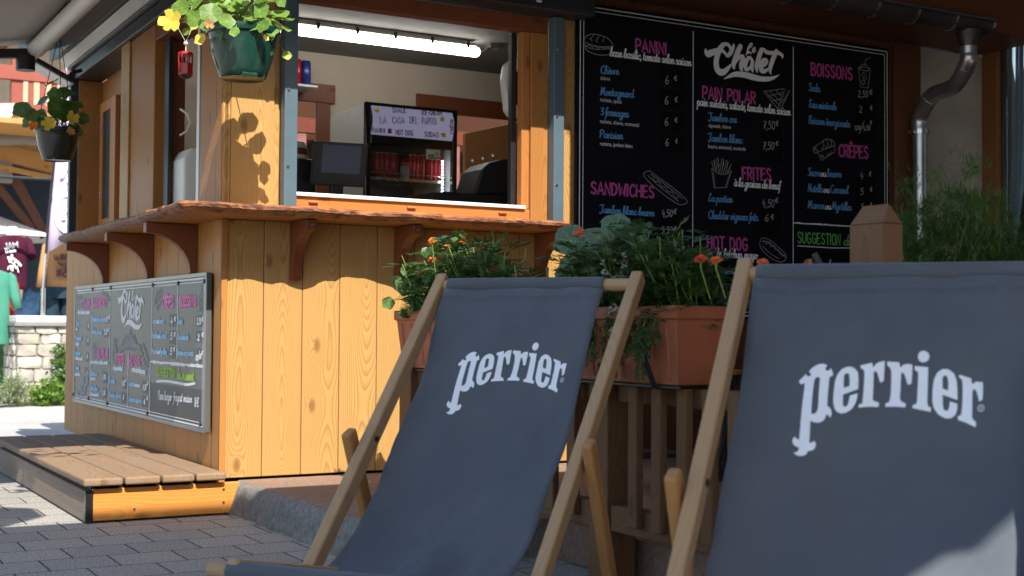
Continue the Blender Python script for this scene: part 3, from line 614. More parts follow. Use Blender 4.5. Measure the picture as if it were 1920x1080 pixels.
vs = []; fs = []; mm = []; uvs = []; L = 0; last = None
for i, (p, nrm) in enumerate(path):
    a = noise.noise((p.x*3.2+3, p.y*3.2, 0))*.03 + (.022*math.exp(-((p.x-.29)/.09)**2)+.024*math.exp(-((p.x-.74)/.1)**2) if p.y < -.2 else 0) + noise.noise((p.x*13, p.y*13, 5))*.012
    ro = lambda s: noise.noise((p.x*30, p.y*30, s))*.006 + noise.noise((p.x*70, p.y*70, s))*.002
    q = p + nrm*a; inn = Vector((0.0 if nrm.x < -.5 and p.y > 0 else max(p.x, 0.0), max(p.y, 0.0), 0))
    if last is not None: L += (p-last).length
    last = p
    ring = [inn+Vector((0, 0, 1.192)), q-nrm*.006+Vector((0, 0, 1.192+ro(9)*.4)), q+nrm*(.004+ro(1))+Vector((0, 0, 1.183)), q+nrm*(ro(2)+.002)+Vector((0, 0, 1.172+ro(7)*.5)), q-nrm*(.012+ro(3))+Vector((0, 0, 1.161)), q-nrm*.035+Vector((0, 0, 1.153+ro(8)*.3)), inn+Vector((0, 0, 1.151))]
    vs += ring
    if i:
        for j in range(6):
            A = (i-1)*7+j; B = i*7+j; fs.append((A, A+1, B+1, B)); mm.append(0 if j == 0 else 2 if j == 5 else 1); uvs.append([(j*.05, L), (j*.05+.05, L), (j*.05+.05, L), (j*.05, L)])
fs += [tuple(range(7)), tuple(range(len(vs)-1, len(vs)-8, -1))]; mm += [1, 1]; uvs += [[(j*.01, 0) for j in range(7)]]*2
def bark_mat():
    k = NT('bark'); tc = k.n('TexCoord').outputs['Object']; mp = k.n('Mapping', {0: tc, 3: (1, 1, 3)})
    n = k.noise(mp.outputs[0], 13, 6, .65, .8); n2 = k.noise(mp.outputs[0], 34, 3)
    c = k.mix(k.ramp(n, .35, .62), (.07, .028, .014), (.36, .13, .05)); c = k.mix(k.ramp(n2, .6, .8), c, (.36, .19, .095))
    sp = k.n('SeparateXYZ', {0: tc}); side = k.ramp(sp.outputs[1], -.05, .5)
    c = k.mix(k.math('MULTIPLY', side, .55), c, (.2, .14, .1))
    k.P(Base_Color=c, Roughness=.65, Normal=k.bump(k.math('ADD', n, k.math('MULTIPLY', n2, .3)), .6, .008)); return k.m
M['bark'] = bark_mat()
g = MB(); g.add(vs, fs, uvs, mm); obj('counter_shelf', g, [M['larch_post'], M['bark'], M['larch_side']], K)

# side, above the counter: recessed windows between posts
RX = .13
def sy(x, X=0.0): return at(x, 250, 0, X).y
yA, yB_, yC, yD = sy(383), sy(289), sy(245), sy(230)
g = MB(); g.b2(-.002, RX, yB_, yD, 1.19, 2.14, 2); obj('post', g, M['larch_post'], K, .004)
g = MB(); g.b2(-.012, -.003, yC, yD, 1.24, 2.14, 2); obj('post_facing', g, M['larch'], K, .002)
g = MB(); g.b2(RX, RX+.04, yD, 2.9, 1.2, 2.14, 2); g.b2(-.002, RX, 2.74, 2.86, 1.24, 2.14, 2); obj('upper_side_wall', g, M['larch_post'], K, .003)
g = MB(); g.b2(-.01, RX, yD+.002, 2.74, 1.225, 1.245, 1); obj('ledge', g, M['larch_side'], K, .003)
g = MB(); g.b2(.0, RX, yA, yB_, 2.06, 2.14, 1); g.b2(.02, RX, yA, yB_, 1.18, 1.195, 1); g.b2(.06, RX, yB_-.05, yB_-.001, 1.196, 2.06, 2); w1 = obj('side_window', g, M['red_wood'], K, .003)
g = MB(); g.b2(-.006, .03, .287, .345, 1.193, 2.12, 2); obj('sliding_track', g, M['black'], w1, .003)
g = MB(); g.b2(.03, .05, yB_-.13, yB_-.052, 1.196, 2.06, 2); obj('sliding_track', g, M['black'], w1, .003)
g = MB(); g.b2(.052, .06, yB_-.052, yB_-.03, 1.4, 1.46); g.b2(.052, .06, yB_-.052, yB_-.03, 1.93, 1.99); obj('hinge', g, M['steel'], w1, .001)
g = MB(); g.b2(.0, .028, .352, .40, 1.196, 2.06, 2); obj('grey_sash', g, M['white_metal'], w1, .002)
y0, y1 = sy(226, RX), sy(197, RX)
g = MB(); g.b2(RX-.03, RX-.001, y0, y0+.12, 1.29, 2.0, 2); g.b2(RX-.03, RX-.001, y1-.06, y1, 1.29, 2.0, 2); g.b2(RX-.03, RX-.001, y0+.121, y1-.061, 1.94, 2.0, 1); g.b2(RX-.03, RX-.001, y0+.121, y1-.061, 1.29, 1.33, 1)
w2 = obj('side_window', g, M['frame_wood'], K, .003)
g = MB(); g.b2(RX-.02, RX-.012, y0+.121, y1-.061, 1.331, 1.939); obj('shutter_panel', g, M['black'], w2)
g = MB(); g.b2(RX-.036, RX-.031, y1-.05, y1-.03, 1.45, 1.51); g.b2(RX-.036, RX-.031, y1-.05, y1-.03, 1.82, 1.88); obj('hinge', g, M['steel'], w2, .001)
# side head: rail, boxes, far corner rail
g = MB(); g.b2(-.03, .13, .0, 2.86, 2.141, 2.205, 1); obj('head_rail', g, M['dark_metal'], K, .004)
g = MB(); g.b2(-.05, -.008, 2.74, 2.79, 1.24, 2.2, 2); obj('shutter_rail', g, M['dark_metal'], K, .003)
g = MB(); g.b2(-.055, .13, -.1, 2.84, 2.207, 2.217); g.prism([(-.10, 2.262), (-.16, 2.235), (-.16, 2.42), (.1, 2.42), (.1, 2.30), (-.09, 2.30)], (0, -.1, 0), (1, 0, 0), (0, 0, 1), (0, 1, 0), 2.9); g.prism([(-.1605, 2.235), (-.28, 2.185), (-.30, 2.21), (-.42, 2.13), (-.42, 2.3), (-.1605, 2.4)], (0, -.5, 0), (1, 0, 0), (0, 0, 1), (0, 1, 0), 2.75); obj('head_box', g, M['dark_metal'], K, .004)
g = MB(); g.prism([(-.052, 2.218), (-.062, 2.218), (-.102, 2.256), (-.095, 2.262)], (0, -.1, 0), (1, 0, 0), (0, 0, 1), (0, 1, 0), 2.92); obj('light_fascia', g, M['beige_metal'], K)
# roof and eave
g = MB(); g.b2(-.32, 4.3, -.5, .0, 2.27, 2.285, 0); obj('soffit', g, M['dark_wall'], K)
g = MB(); g.b2(-.32, 4.3, -.535, -.505, 2.24, 2.44, 0); obj('fascia', g, M['dark_wall'], K, .003)
g = MB(); g.prism([(-.58, 2.44), (-.58, 2.46), (1.1, 2.85), (2.75, 2.5), (2.75, 2.48), (1.1, 2.83)], (-.1, 0, 0), (0, 1, 0), (0, 0, 1), (1, 0, 0), 4.5); obj('roof', g, M['zinc_dark'], K)
g = MB(); g.prism([(-.5, 2.286), (.0, 2.286), (.0, 2.5), (-.3, 2.5)], (-.315, 0, 0), (0, 1, 0), (0, 0, 1), (1, 0, 0), .02); g.b2(-.1, .12, .01, 2.74, 2.425, 2.48); obj('gable_board', g, M['dark_wall'], K)
# right hand wall, dark boards
g = MB(); x = 1.652
while x < 3.84:
    g.b2(x+.001, min(x+.16, 3.845)-.001, .006, .03, .12, 2.268, 2); x += .16
g.b2(1.652, 3.845, .031, .06, .12, 2.26); g.b2(3.64, 3.84, -.012, .005, .12, 2.268, 2); obj('dark_board_wall', g, M['dark_wall'], K, .003)
g = MB(); g.b2(3.846, 4.36, .02, .06, .12, 2.268); obj('plaster_wall', g, M['plaster'], K)

# ---------------------------------------------------------------- rain gutter
GY, GZ = -.53, 2.275
T = thing('rain_gutter', 'dark zinc gutter along the eave with a swan neck downpipe at its right end', 'gutter', (3.5, GY, GZ))
def half_round(x0, x1, r0, r1, seg=14):
    g = MB(); vs = []; fs = []; k = seg+1
    for x in (x0, x1):
        for r in (r0, r1):
            for i in range(k): a = math.pi*i/seg; vs.append((x, GY - r*math.cos(a), GZ - r*math.sin(a)))
    for i in range(seg):
        fs += [(i, i+1, 2*k+i+1, 2*k+i), (k+i, 3*k+i, 3*k+i+1, k+i+1), (i, k+i, k+i+1, i+1), (2*k+i, 2*k+i+1, 3*k+i+1, 3*k+i)]
    fs += [(0, 2*k, 3*k, k), (seg, k+seg, 3*k+seg, 2*k+seg)]
    g.add(vs, fs); return g
g = half_round(-.35, 3.75, .058, .0625); g.tube([(-.35, GY-.062, GZ), (3.75, GY-.062, GZ)], .009, 8);
g.prism([(GY-.061*math.cos(math.pi*i/12), GZ-.061*math.sin(math.pi*i/12)) for i in range(13)], (3.75, 0, 0), (0, 1, 0), (0, 0, 1), (1, 0, 0), .003)
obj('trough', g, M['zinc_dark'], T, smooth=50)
x = -.2
while x < 3.75:
    g = half_round(x, x+.012, .0635, .067); obj('strap', g, M['steel'], T, smooth=50); x += .262
p0 = at(1816, 70, 1, GY); px0 = p0.x
pw = at(1725, 300, 1, -.07)
g = MB(); g.lathe([(.062, .0), (.055, -.03), (.044, -.06), (.044, -.08)], (px0, GY, GZ-.05), 18); obj('outlet', g, M['zinc_dark'], T, smooth=40)
bend = [(px0, GY, GZ-.12)]
bend += [(px0, GY, GZ-.17)] + [tuple(Vector((px0, GY, GZ-.20)).lerp(Vector((pw.x, -.07, 1.86)), t) + Vector((0, 0, {0: -.0, .15: -.035, .3: -.04, .5: -.0, .7: .04, .85: .035, 1: 0}[t]))) for t in (0, .15, .3, .5, .7, .85, 1)] + [(pw.x, -.07, 1.78), (pw.x, -.07, .2)]
pts = cr(bend[:-1], 5)
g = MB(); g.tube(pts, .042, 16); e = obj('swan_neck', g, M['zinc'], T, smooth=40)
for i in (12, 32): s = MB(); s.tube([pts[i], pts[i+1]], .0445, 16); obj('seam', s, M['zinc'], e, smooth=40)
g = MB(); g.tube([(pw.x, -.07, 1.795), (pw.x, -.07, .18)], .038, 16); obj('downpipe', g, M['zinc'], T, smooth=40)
g = MB(); g.tube([(pw.x, -.07, 1.80), (pw.x, -.07, 1.775)], .048, 16); g.b2(pw.x-.07, pw.x-.045, -.09, -.05, 1.775, 1.79); g.b2(pw.x-.01, pw.x+.01, -.03, .004, 1.78, 1.795); obj('pipe_clamp', g, M['steel'], T, smooth=40)

# ---------------------------------------------------------------- porch on the far right
M['porch_wood'] = wood('porch_wood', (.24, .095, .03), (.13, .045, .014), 120, .5, .45, .1, blotch=.2)
T = thing('porch', 'brown timber porch with a curtained window beside the grey plaster wall', 'porch', (4.4, -.3, 0))
g = MB(); g.b2(4.35, 4.45, -.085, .02, .12, 2.5, 2); obj('post', g, M['porch_wood'], T, .004)
g = MB(); g.b2(4.35, 4.45, -3.6, .02, 2.501, 2.68, 1); obj('beam', g, M['porch_wood'], T, .004)
g = MB(); g.b2(4.37, 4.43, -3.6, -.086, .12, .95); obj('wall', g, M['dark_wall'], T)
g = MB(); g.b2(4.38, 4.42, -.098, -.086, .951, 2.5, 2); g.b2(4.38, 4.42, -1.35, -1.29, .951, 2.5, 2); g.b2(4.38, 4.42, -1.289, -.099, .951, 1.0, 1)
f = obj('window', g, M['dark_metal'], T, .003)
g = MB(); g.b2(4.41, 4.414, -1.289, -.099, 1.001, 2.5); obj('pane', g, glass('porch_glass'), f)
g = MB(); n = 60; vs = []; fs = []
for i in range(n+1):
    t = i/n; d = .022*math.sin(i*.85)+.012*math.sin(i*.37+1)
    vs += [(4.55+d, .16-.30*t, 2.6), (4.55+d*.7, .16-.27*t, 1.6), (4.55+d*.4, .16-.17*t, 1.0)]
for i in range(n): fs += [(3*i, 3*i+3, 3*i+4, 3*i+1), (3*i+1, 3*i+4, 3*i+5, 3*i+2)]
g.add(vs, fs); obj('curtain', g, plain('curtain_cloth', (.34, .42, .52), .9, 0, .2, .06), f, smooth=180)
g = MB(); g.b2(4.9, 4.94, -3.6, 1.6, .12, 2.7); g.b2(4.45, 4.9, .3, .34, .12, 2.7); obj('room_wall', g, M['black'], T)
# ---------------------------------------------------------------- large menu board
YM = -.034
T = thing('menu_board', 'large black three column menu board on the dark wall right of the serving window', 'menu board', (2.6, -.02, .9))
q0 = at(1084, 8, 1, YM); q1 = at(1666, 97, 1, YM); zt = q0.z+.012; zb = .78; xa, xb = q0.x-.004, q1.x+.004
g = MB(); g.b2(xa, xb, YM, -.013, zb, zt); obj('panel', g, M['board_black'], T, .002)
def pen(): return Pen((0, YM, 0), (1, 0, 0), (0, 0, 1), (0, -1, 0))
def bp(x, y): p = at(x, y, 1, YM); return (p.x, p.z)
def hz(x, y, h): return bp(x, y-h)[1]-bp(x, y)[1]
P_ = {k: pen() for k in ('border', 'heading', 'script', 'dish', 'detail', 'price', 'logo', 'sketch', 'special')}
b = P_['border']
for d, wd in ((.016, .0045), (.034, .003)):
    r = [(xa+d, zb+d), (xa+d, zt-d), (xb-d, zt-d), (xb-d, zb+d), (xa+d, zb+d)]
    for u, v in zip(r, r[1:]): b.line(u, v, wd)
for x, y in ((1299.5, 58), (1487, 87)): u = bp(x, y); b.line(u, (u[0], zb+.05), .004)
for (x0, y0, x1, y1, h, t) in ((1192, 94.5, 1250, 103, 21.5, 'PANINI'), (1108, 363, 1227, 371, 22, 'SANDWICHES'), (1317.5, 184, 1417, 195, 22, 'PAIN POLAR'), (1392, 336, 1446.3, 338.5, 22, 'FRITES'),
   (1326, 465.5, 1402, 469.5, 22.5, 'HOT DOG'), (1520.8, 141, 1598.7, 150.3, 23, 'BOISSONS'), (1572.6, 293.4, 1628.3, 297.3, 22, 'CRÊPES')):
    P_['heading'].text(t, bp(x0, y0), bp(x1, y1), hz(x0, y0, h), 'caps', .0098)
for (x0, y0, x1, y1, h, t) in ((1143, 105, 1294.7, 124, 8.6, 'base basilic, tomate selon saison'), (1306.7, 197.5, 1480.7, 216.6, 8.6, 'pain suédois, salade, tomate selon saison'), (1375.8, 349, 1461.9, 355.4, 8.2, 'à la graisse de bœuf'), (1307.6, 479.8, 1418.6, 485.5, 8.2, 'moutarde, ketchup, mayo')):
    P_['script'].text(t, bp(x0, y0), bp(x1, y1), hz(x0, y0, h), 'script', .0048, .3, .1)
for (x0, y0, x1, y1, t) in ((1125.5, 138, 1159, 140, 'Chèvre'), (1125, 178, 1187, 183, 'Montagnard'), (1125, 215.5, 1177, 220, '3 fromages'), (1123.5, 258, 1166.3, 261, 'Parisien'), (1124, 398.7, 1225, 405.5, 'Jambon blanc beurre'), (1124, 430.5, 1213.5, 437, 'Jambon cru beurre'),
   (1328, 226, 1380, 230.3, 'Jambon cru'), (1327, 264.6, 1390.6, 269, 'Jambon blanc'), (1327, 377.4, 1371.9, 380, 'La portion'), (1327, 409.8, 1419.6, 414, 'Cheddar oignons frits'), (1327, 510, 1366, 513, 'Saucisse'),
   (1515.4, 170.4, 1536, 172.8, 'Soda'), (1515.4, 201.5, 1567, 206.6, 'Eau minérale'), (1515.4, 231.5, 1592.5, 239, 'Boisson énergisante')):
    P_['dish'].text(t, bp(x0, y0), bp(x1, y1), hz(x0, y0, 7.6), 'script', .0047, .3, .1)
for y, a, c, x1, x2, x3 in ((329.4, 'Sucre', 'beurre', 1538, 1550, 1576), (359.3, 'Nutella', 'Caramel', 1544, 1556, 1589), (390.4, 'Marron', 'Myrtilles', 1547, 1559, 1594.8)):
    f = lambda x: y + (x-1514)*.052
    P_['dish'].text(a, bp(1514, y), bp(x1-2, f(x1)), hz(1514, y, 7.6), 'script', .0047, .3, .1)
    P_['detail'].text('ou', bp(x1, f(x1)), bp(x2-2, f(x2)), hz(1514, y, 6.5), 'script', .0042, .3, .1)
    P_['dish'].text(c, bp(x2, f(x2)), bp(x3, f(x3)), hz(1514, y, 7.6), 'script', .0047, .3, .1)
for (x0, y0, x1, y1, t) in ((1125.5, 149.5, 1143.5, 151.5, 'chèvre'), (1125.5, 190, 1165.5, 194.5, 'raclette, speck'), (1125, 230.5, 1197.5, 238, 'raclette, chèvre, emmental'), (1125, 272.5, 1186, 277.5, 'raclette, jambon blanc'), (1328, 238.3, 1370, 242, 'tapenade, chèvre'), (1327.8, 277.6, 1397.8, 282.8, 'beurre, emmental, moutarde'), (1367, 513, 1385, 514.5, 'sauce')):
    P_['detail'].sans(t, bp(x0, y0), bp(x1, y1), hz(x0, y0, 7.6))
pt = Pen((0, YM, 0), (1, 0, 0), (0, 0, 1), (0, -1, 0))
def price(x0, y0, x1, t, h):
    c = bp(x0, y0); d = bp(x1, y0+(x1-x0)*.03); P_['price'].text(t, c, d, hz(x0, y0, h), 'hand', .0036, 0, .12, new=t not in '€/')
for a in ((1247, 157.5, 1253.5, '6', 15), (1264, 151, 1269, '€', 9), (1246, 195.5, 1252.5, '6', 15), (1265, 191, 1270, '€', 9), (1246, 235.5, 1252.5, '6', 15), (1265, 229, 1269.5, '€', 8), (1247, 273.5, 1253.5, '6', 14), (1266, 268.5, 1270, '€', 8),
   (1240.7, 406, 1260, '4,50', 13), (1262, 401, 1268, '€', 9), (1239.7, 438, 1260, '5,50', 13), (1262, 434, 1268, '€', 9), (1430, 242, 1452, '7,50', 15), (1454.5, 235.5, 1459, '€', 9), (1430, 280, 1451, '7,50', 14), (1454, 273, 1459, '€', 8),
   (1429, 388, 1451, '4,50', 14), (1453, 380, 1458.5, '€', 9), (1433.5, 415, 1440.5, '6', 13), (1445, 411, 1450, '€', 9), (1608, 182, 1627, '2,50', 12), (1630, 177, 1635, '€', 9), (1610.5, 211, 1616, '2', 12), (1631, 206, 1635, '€', 8), (1602, 243, 1613, '3,50', 7), (1611, 246, 1620, '/', 16), (1618, 244, 1631, '4,50', 9), (1631, 233, 1634.5, '€', 7),
   (1612.5, 335, 1618, '4', 12), (1629, 330, 1633, '€', 8), (1612.5, 365, 1618.5, '5', 12), (1631, 359, 1634.5, '€', 8), (1613.5, 394, 1619, '5', 12), (1631, 388, 1634.5, '€', 8)): price(*a)
for a in ((1239, 118, 1280), (1239, 160, 1280), (1239, 202, 1280), (1239, 245, 1280), (1238, 388, 1272), (1237, 420, 1272), (1425, 222, 1466), (1425, 262, 1466), (1425, 370, 1466), (1425, 402, 1466), (1604, 165, 1640), (1604, 196, 1640), (1598, 225, 1640), (1605, 322, 1640), (1605, 352, 1640), (1605, 382, 1640)):
    c0 = bp(a[0], a[1]+40); c1 = bp(a[2], a[1]+4); pt.patch(c0[0], c0[1]+.0, c1[0], c1[1]-.02, .0006)
c0 = bp(1499, 560); c1 = bp(1652, 478); pt.patch(c0[0], zb+.08, c1[0], c1[1], .0006)
mpp = (at(1400, 120, 1, YM)-at(1399, 120, 1, YM)).length/9.817
logo(P_['logo'], lambda x, y: bp(1310+x/9.817, 60+y/9.817), mpp*1.05)
def sk_(k, x0, y0, x1, y1): a = bp(x0, y0); c = bp(x1, y1); sketch(P_['sketch'], k, a[0], a[1], c[0], c[1], .0022)
sk_('bun', 1093, 100, 1149, 69); sk_('sub', 1206, 380, 1288, 326); sk_('wedge', 1431, 201, 1480, 168); sk_('fries', 1334, 352, 1371, 298); sk_('cup', 1609, 163, 1632, 118); sk_('rolls', 1524, 299, 1565, 262); sk_('dog', 1424, 489, 1473, 449)
for i in range(26):
    x = 1487+i*4.1; y = 417.8+i*.25; c = bp(x, y+rng.uniform(-.5, .5)); d = bp(x+5, y+.3+rng.uniform(-.5, .5)); P_['border'].line(c, d, rng.uniform(.004, .008))
for i in range(20):
    x = 1592+i*3.5; y = 424.2+i*.22; c = bp(x, y); d = bp(x+4.3, y+.3); P_['border'].line(c, d, rng.uniform(.004, .008))
P_['special'].text('SUGGESTION', bp(1495.5, 455), bp(1576, 459.5), hz(1495, 455, 20), 'caps', .0065)
P_['special'].text('du moment...', bp(1581, 460), bp(1650, 464), hz(1581, 460, 10), 'script', .005, .3, .15)
P_['script'].stroke(cr([bp(1495, 461), bp(1530, 463), bp(1570, 465), bp(1645, 464)]), .004)
P_['price'].text('Pave burger', bp(1516, 502), bp(1590, 506), hz(1516, 502, 9), 'script', .0032, 0, .2); P_['price'].text('fragest maison', bp(1512, 530), bp(1600, 534), hz(1516, 502, 9), 'script', .0032, 0, .2)
for k, nm, mt in (('border', 'border_line', 'ink_white'), ('heading', 'heading_lettering', 'ink_pink'), ('script', 'subtitle_lettering', 'ink_white'), ('dish', 'dish_lettering', 'ink_blue'), ('detail', 'ingredient_lettering', 'ink_white'), ('price', 'price_lettering', 'ink_chalk'), ('logo', 'shop_lettering', 'ink_white'), ('sketch', 'food_drawing', 'ink_chalk'), ('special', 'special_lettering', 'ink_dark_green')):
    P_[k].split(nm, M[mt], T)
pt.split('price_patch', M['board_patch'], T)

# ---------------------------------------------------------------- wide menu board on the side
XM = -.034
T = thing('menu_board', 'wide menu board, greyed by painted sky sheen, on the kiosk side under the brackets, above the wooden step', 'menu board', (-.02, 1.5, .3))
def sp_(x, y): p = at(120+x/3.375, 500+y/3.375, 0, XM); return (-p.y, p.z)      # pixels of the enlarged corner of the photograph
c = [sp_(55, 845), sp_(80, 125), sp_(915, 42), sp_(885, 1055)]
y_far = -(c[0][0]+c[1][0])/2; y_near = -(c[2][0]+c[3][0])/2; z1 = (c[1][1]+c[2][1])/2; z0 = (c[0][1]+c[3][1])/2
g = MB(); g.b2(XM, -.013, y_near, y_far, z0, z1); obj('panel', g, M['board_sheen'], T, .003)
g = MB()
for a, b_ in (((y_near, y_far, z0, z0+.012)), (y_near, y_far, z1-.012, z1)) if 0 else (): pass
g.b2(XM-.004, XM-.0002, y_near, y_far, z1-.014, z1+.002); g.b2(XM-.004, XM-.0002, y_near, y_far, z0-.002, z0+.014); g.b2(XM-.004, XM-.0002, y_near-.002, y_near+.018, z0+.0145, z1-.0145); g.b2(XM-.004, XM-.0002, y_far-.018, y_far+.002, z0+.0145, z1-.0145)
obj('rim', g, plain('rim_grey', (.2, .2, .2), .35, .6, .5, .08), T, .001)
mk = lambda: Pen((XM, 0, 0), (0, -1, 0), (0, 0, 1), (-1, 0, 0))
P_ = {k: mk() for k in ('border', 'heading', 'script', 'dish', 'price', 'logo', 'sketch', 'special')}; pt = mk()
def sh(x, y, h): return sp_(x, y-h)[1]-sp_(x, y)[1]
e0, e1 = -y_far+.028, -y_near-.03
for d, wd in ((.0, .007), (.014, .004)):
    r = [(e0+d, z0+.022+d), (e0+d, z1-.022-d), (e1-d, z1-.022-d), (e1-d, z0+.022+d), (e0+d, z0+.022+d)]
    for u, v in zip(r, r[1:]): P_['border'].line(u, v, wd)
for x0, y0, x1, y1 in ((185, 142, 165, 830), (300, 128, 280, 860), (565, 115, 550, 565), (549, 600, 540, 930), (727, 105, 712, 580), (412, 540, 400, 895)):
    u, v = sp_(x0, y0), sp_(x1, y1); m = (u[0]+v[0])/2; P_['border'].line((m, u[1]), (m, v[1]), .008)
def hd(x0, y0, x1, y1, h, t, k='heading', wd=.0115, font='caps'): P_[k].text(t, sp_(x0, y0), sp_(x1, y1), sh(x0, y0, h), font, wd, 0 if font == 'caps' else .3, 0 if font == 'caps' else .12)
for a in ((125, 262, 166, 262, 52, 'PANINI'), (184, 258, 270, 252, 55, 'SANDWICHES'), (201, 580, 281, 583, 60, 'PAIN POLAR'), (336, 615, 384, 615, 58, 'FRITES'), (413, 630, 486, 630, 62, 'HOT DOG'), (626, 258, 697, 252, 62, 'CRÊPES'), (735, 254, 840, 249, 64, 'BOISSONS')): hd(*a)
for a in ((88, 297, 166, 298, 13, 'base basilic, tomate'), (171, 611, 280, 618, 13, 'pain suédois, salade, tomate'), (315, 652, 372, 657, 15, 'à la graisse de bœuf'), (433, 660, 517, 678, 17, 'moutarde, ketchup, mayo'),
   (78, 402, 88, 402, 9, 'chèvre'), (75, 495, 98, 497, 9, 'raclette, speck'), (73, 585, 118, 590, 9, 'raclette, emmental'), (70, 685, 105, 690, 9, 'jambon blanc'), (171, 712, 200, 716, 9, 'tapenade'), (169, 812, 220, 820, 9, 'beurre, emmental')): hd(*a, 'script', .0075, 'script')
for a in ((78, 372, 98, 373, 16, 'Chèvre'), (76, 462, 113, 464, 16, 'Montagnard'), (72, 556, 105, 559, 16, 'fromages'), (70, 650, 97, 653, 16, 'Parisien'), (182, 345, 256, 348, 17, 'Jambon blanc beurre'), (180, 423, 243, 427, 17, 'Jambon cru beurre'), (170, 687, 212, 690, 16, 'Jambon cru'), (168, 780, 215, 784, 16, 'Jambon blanc'),
   (288, 733, 325, 737, 18, 'La portion'), (288, 822, 362, 832, 18, 'Cheddar oignons'), (411, 752, 446, 757, 18, 'Saucisse'), (411, 850, 492, 862, 18, 'Saucisse oignons'), (563, 357, 590, 358, 19, 'Sucre'), (602, 358, 636, 359, 19, 'beurre'), (561, 450, 596, 452, 19, 'Nutella'), (608, 452, 650, 454, 19, 'Caramel'), (559, 548, 594, 551, 19, 'Marron'), (608, 552, 653, 555, 19, 'Myrtilles'),
   (723, 360, 752, 360, 19, 'Soda'), (721, 460, 790, 463, 19, 'Eau minérale'), (718, 557, 820, 564, 19, 'Boisson énergisante')): hd(*a, 'dish', .0065, 'script')
for a in ((591, 358, 601, 358, 15, 'ou'), (597, 451, 607, 452, 15, 'ou'), (595, 550, 606, 551, 15, 'ou'), (447, 757, 480, 761, 12, 'sauce')): hd(*a, 'script', .0075, 'script')
for x0, y0, x1, h, t in ((153, 385, 160, 26, '6'), (150, 475, 157, 26, '6'), (146, 580, 153, 26, '6'), (143, 685, 151, 26, '6'), (258, 348, 278, 30, '4,50'), (281, 330, 290, 20, '€'), (256, 428, 276, 30, '5,50'), (279, 410, 287, 20, '€'), (248, 712, 268, 28, '7,50'), (245, 812, 266, 28, '7,50'), (370, 752, 388, 30, '4,50'), (390, 728, 396, 18, '€'), (374, 838, 382, 26, '6'), (502, 778, 524, 30, '4,50'), (527, 750, 535, 20, '€'), (506, 868, 517, 28, '6'), (524, 842, 533, 18, '€'),
   (677, 362, 691, 36, '4'), (700, 342, 711, 22, '€'), (675, 460, 689, 40, '5'), (699, 440, 709, 22, '€'), (674, 556, 688, 40, '5'), (696, 532, 706, 22, '€'), (845, 364, 872, 38, '2,50'), (875, 345, 887, 25, '€'), (846, 466, 861, 38, '2'), (873, 442, 885, 24, '€'), (836, 590, 852, 28, '3,50'), (850, 594, 860, 50, '/'), (858, 580, 872, 26, '4,50'), (873, 556, 882, 22, '€')):
    P_['price'].text(t, sp_(x0, y0), sp_(x1, y0), sh(x0, y0, h), 'hand', .0075, 0, .1, new=t not in '€/')
for x0, y0, x1, y1 in ((145, 405, 164, 350), (141, 500, 160, 440), (137, 600, 156, 540), (133, 695, 152, 635), (256, 360, 290, 310), (254, 445, 288, 395), (245, 735, 275, 662), (243, 832, 272, 765), (366, 770, 398, 698), (364, 860, 396, 790), (498, 798, 533, 720), (495, 885, 530, 812), (668, 380, 712, 300), (666, 490, 708, 402), (663, 580, 706, 500), (840, 380, 886, 308), (838, 478, 884, 405), (836, 605, 882, 515)):
    c0 = sp_(x0, y1*.5+y0*.5); hgt = sh(x0, y0, y0-y1)/2; u1 = sp_(x1, y1*.5+y0*.5); pt.patch(c0[0], c0[1]-hgt, u1[0], c0[1]+hgt, .0006)
cA = sp_(546, 830); cB = sp_(874, 880); pt.patch(cA[0], sp_(705, 965)[1], cB[0], sp_(705, 755)[1], .0006)
def lm(x, y):
    return sp_(343+(x-105)/(1550-105)*163, 145+(y-200)/(900-200)*250 - 0*x)
logo(P_['logo'], lm, .00033)
def sk2(k, x0, y0, x1, y1, w_=.005, turn=None):
    a = sp_(x0, y0); c = sp_(x1, y1); sketch(P_['sketch'], k, a[0], a[1], c[0], c[1], w_, turn)
sk2('bun', 88, 270, 122, 178); sk2('sub', 238, 225, 294, 140); sk2('wedge', 180, 560, 200, 480); sk2('fries', 310, 615, 336, 450); sk2('dog', 487, 630, 538, 490); sk2('rolls', 572, 275, 620, 140); sk2('cup', 852, 290, 882, 135); sk2('mountain', 325, 560, 500, 395, .007)
for j in range(5): sk2('mountain', 350+j*4, 550-j*6, 470+j*5, 420+j*12, .006, 1)
for j, (a, c) in enumerate(((105, 800), (125, 770), (140, 720))):
    u = sp_(a, c); P_['sketch'].mark(); P_['sketch'].stroke([(u[0]+.055*math.cos(t*.5), u[1]+.028*math.sin(t*.5)) for t in range(14)], .016)
for i in range(34):
    x = 550+i*9.8; y = 602+i*.85; u = sp_(x, y+rng.uniform(-3, 3)); v = sp_(x+12, y+1+rng.uniform(-3, 3)); P_['border'].line(u, v, rng.uniform(.008, .016))
hd(588, 690, 708, 700, 52, 'SUGGESTION', 'special', .01); hd(717, 706, 832, 722, 30, 'du moment...', 'special', .009, 'script')
P_['script'].stroke(cr([sp_(588, 726), sp_(640, 724), sp_(720, 735), sp_(780, 746), sp_(832, 738)], 8), .011)
P_['price'].text('Pave burger', sp_(596, 838), sp_(684, 848), sh(596, 838, 28), 'script', .006, 0, .2); P_['price'].text('fragest', sp_(696, 848), sp_(748, 853), sh(696, 848, 28), 'script', .006, 0, .2); P_['price'].text('maison', sp_(758, 853), sp_(812, 860), sh(758, 853, 26), 'script', .006, 0, .2); P_['price'].text('8€', sp_(828, 884), sp_(856, 886), sh(828, 884, 55), 'hand', .007, 0, .1)
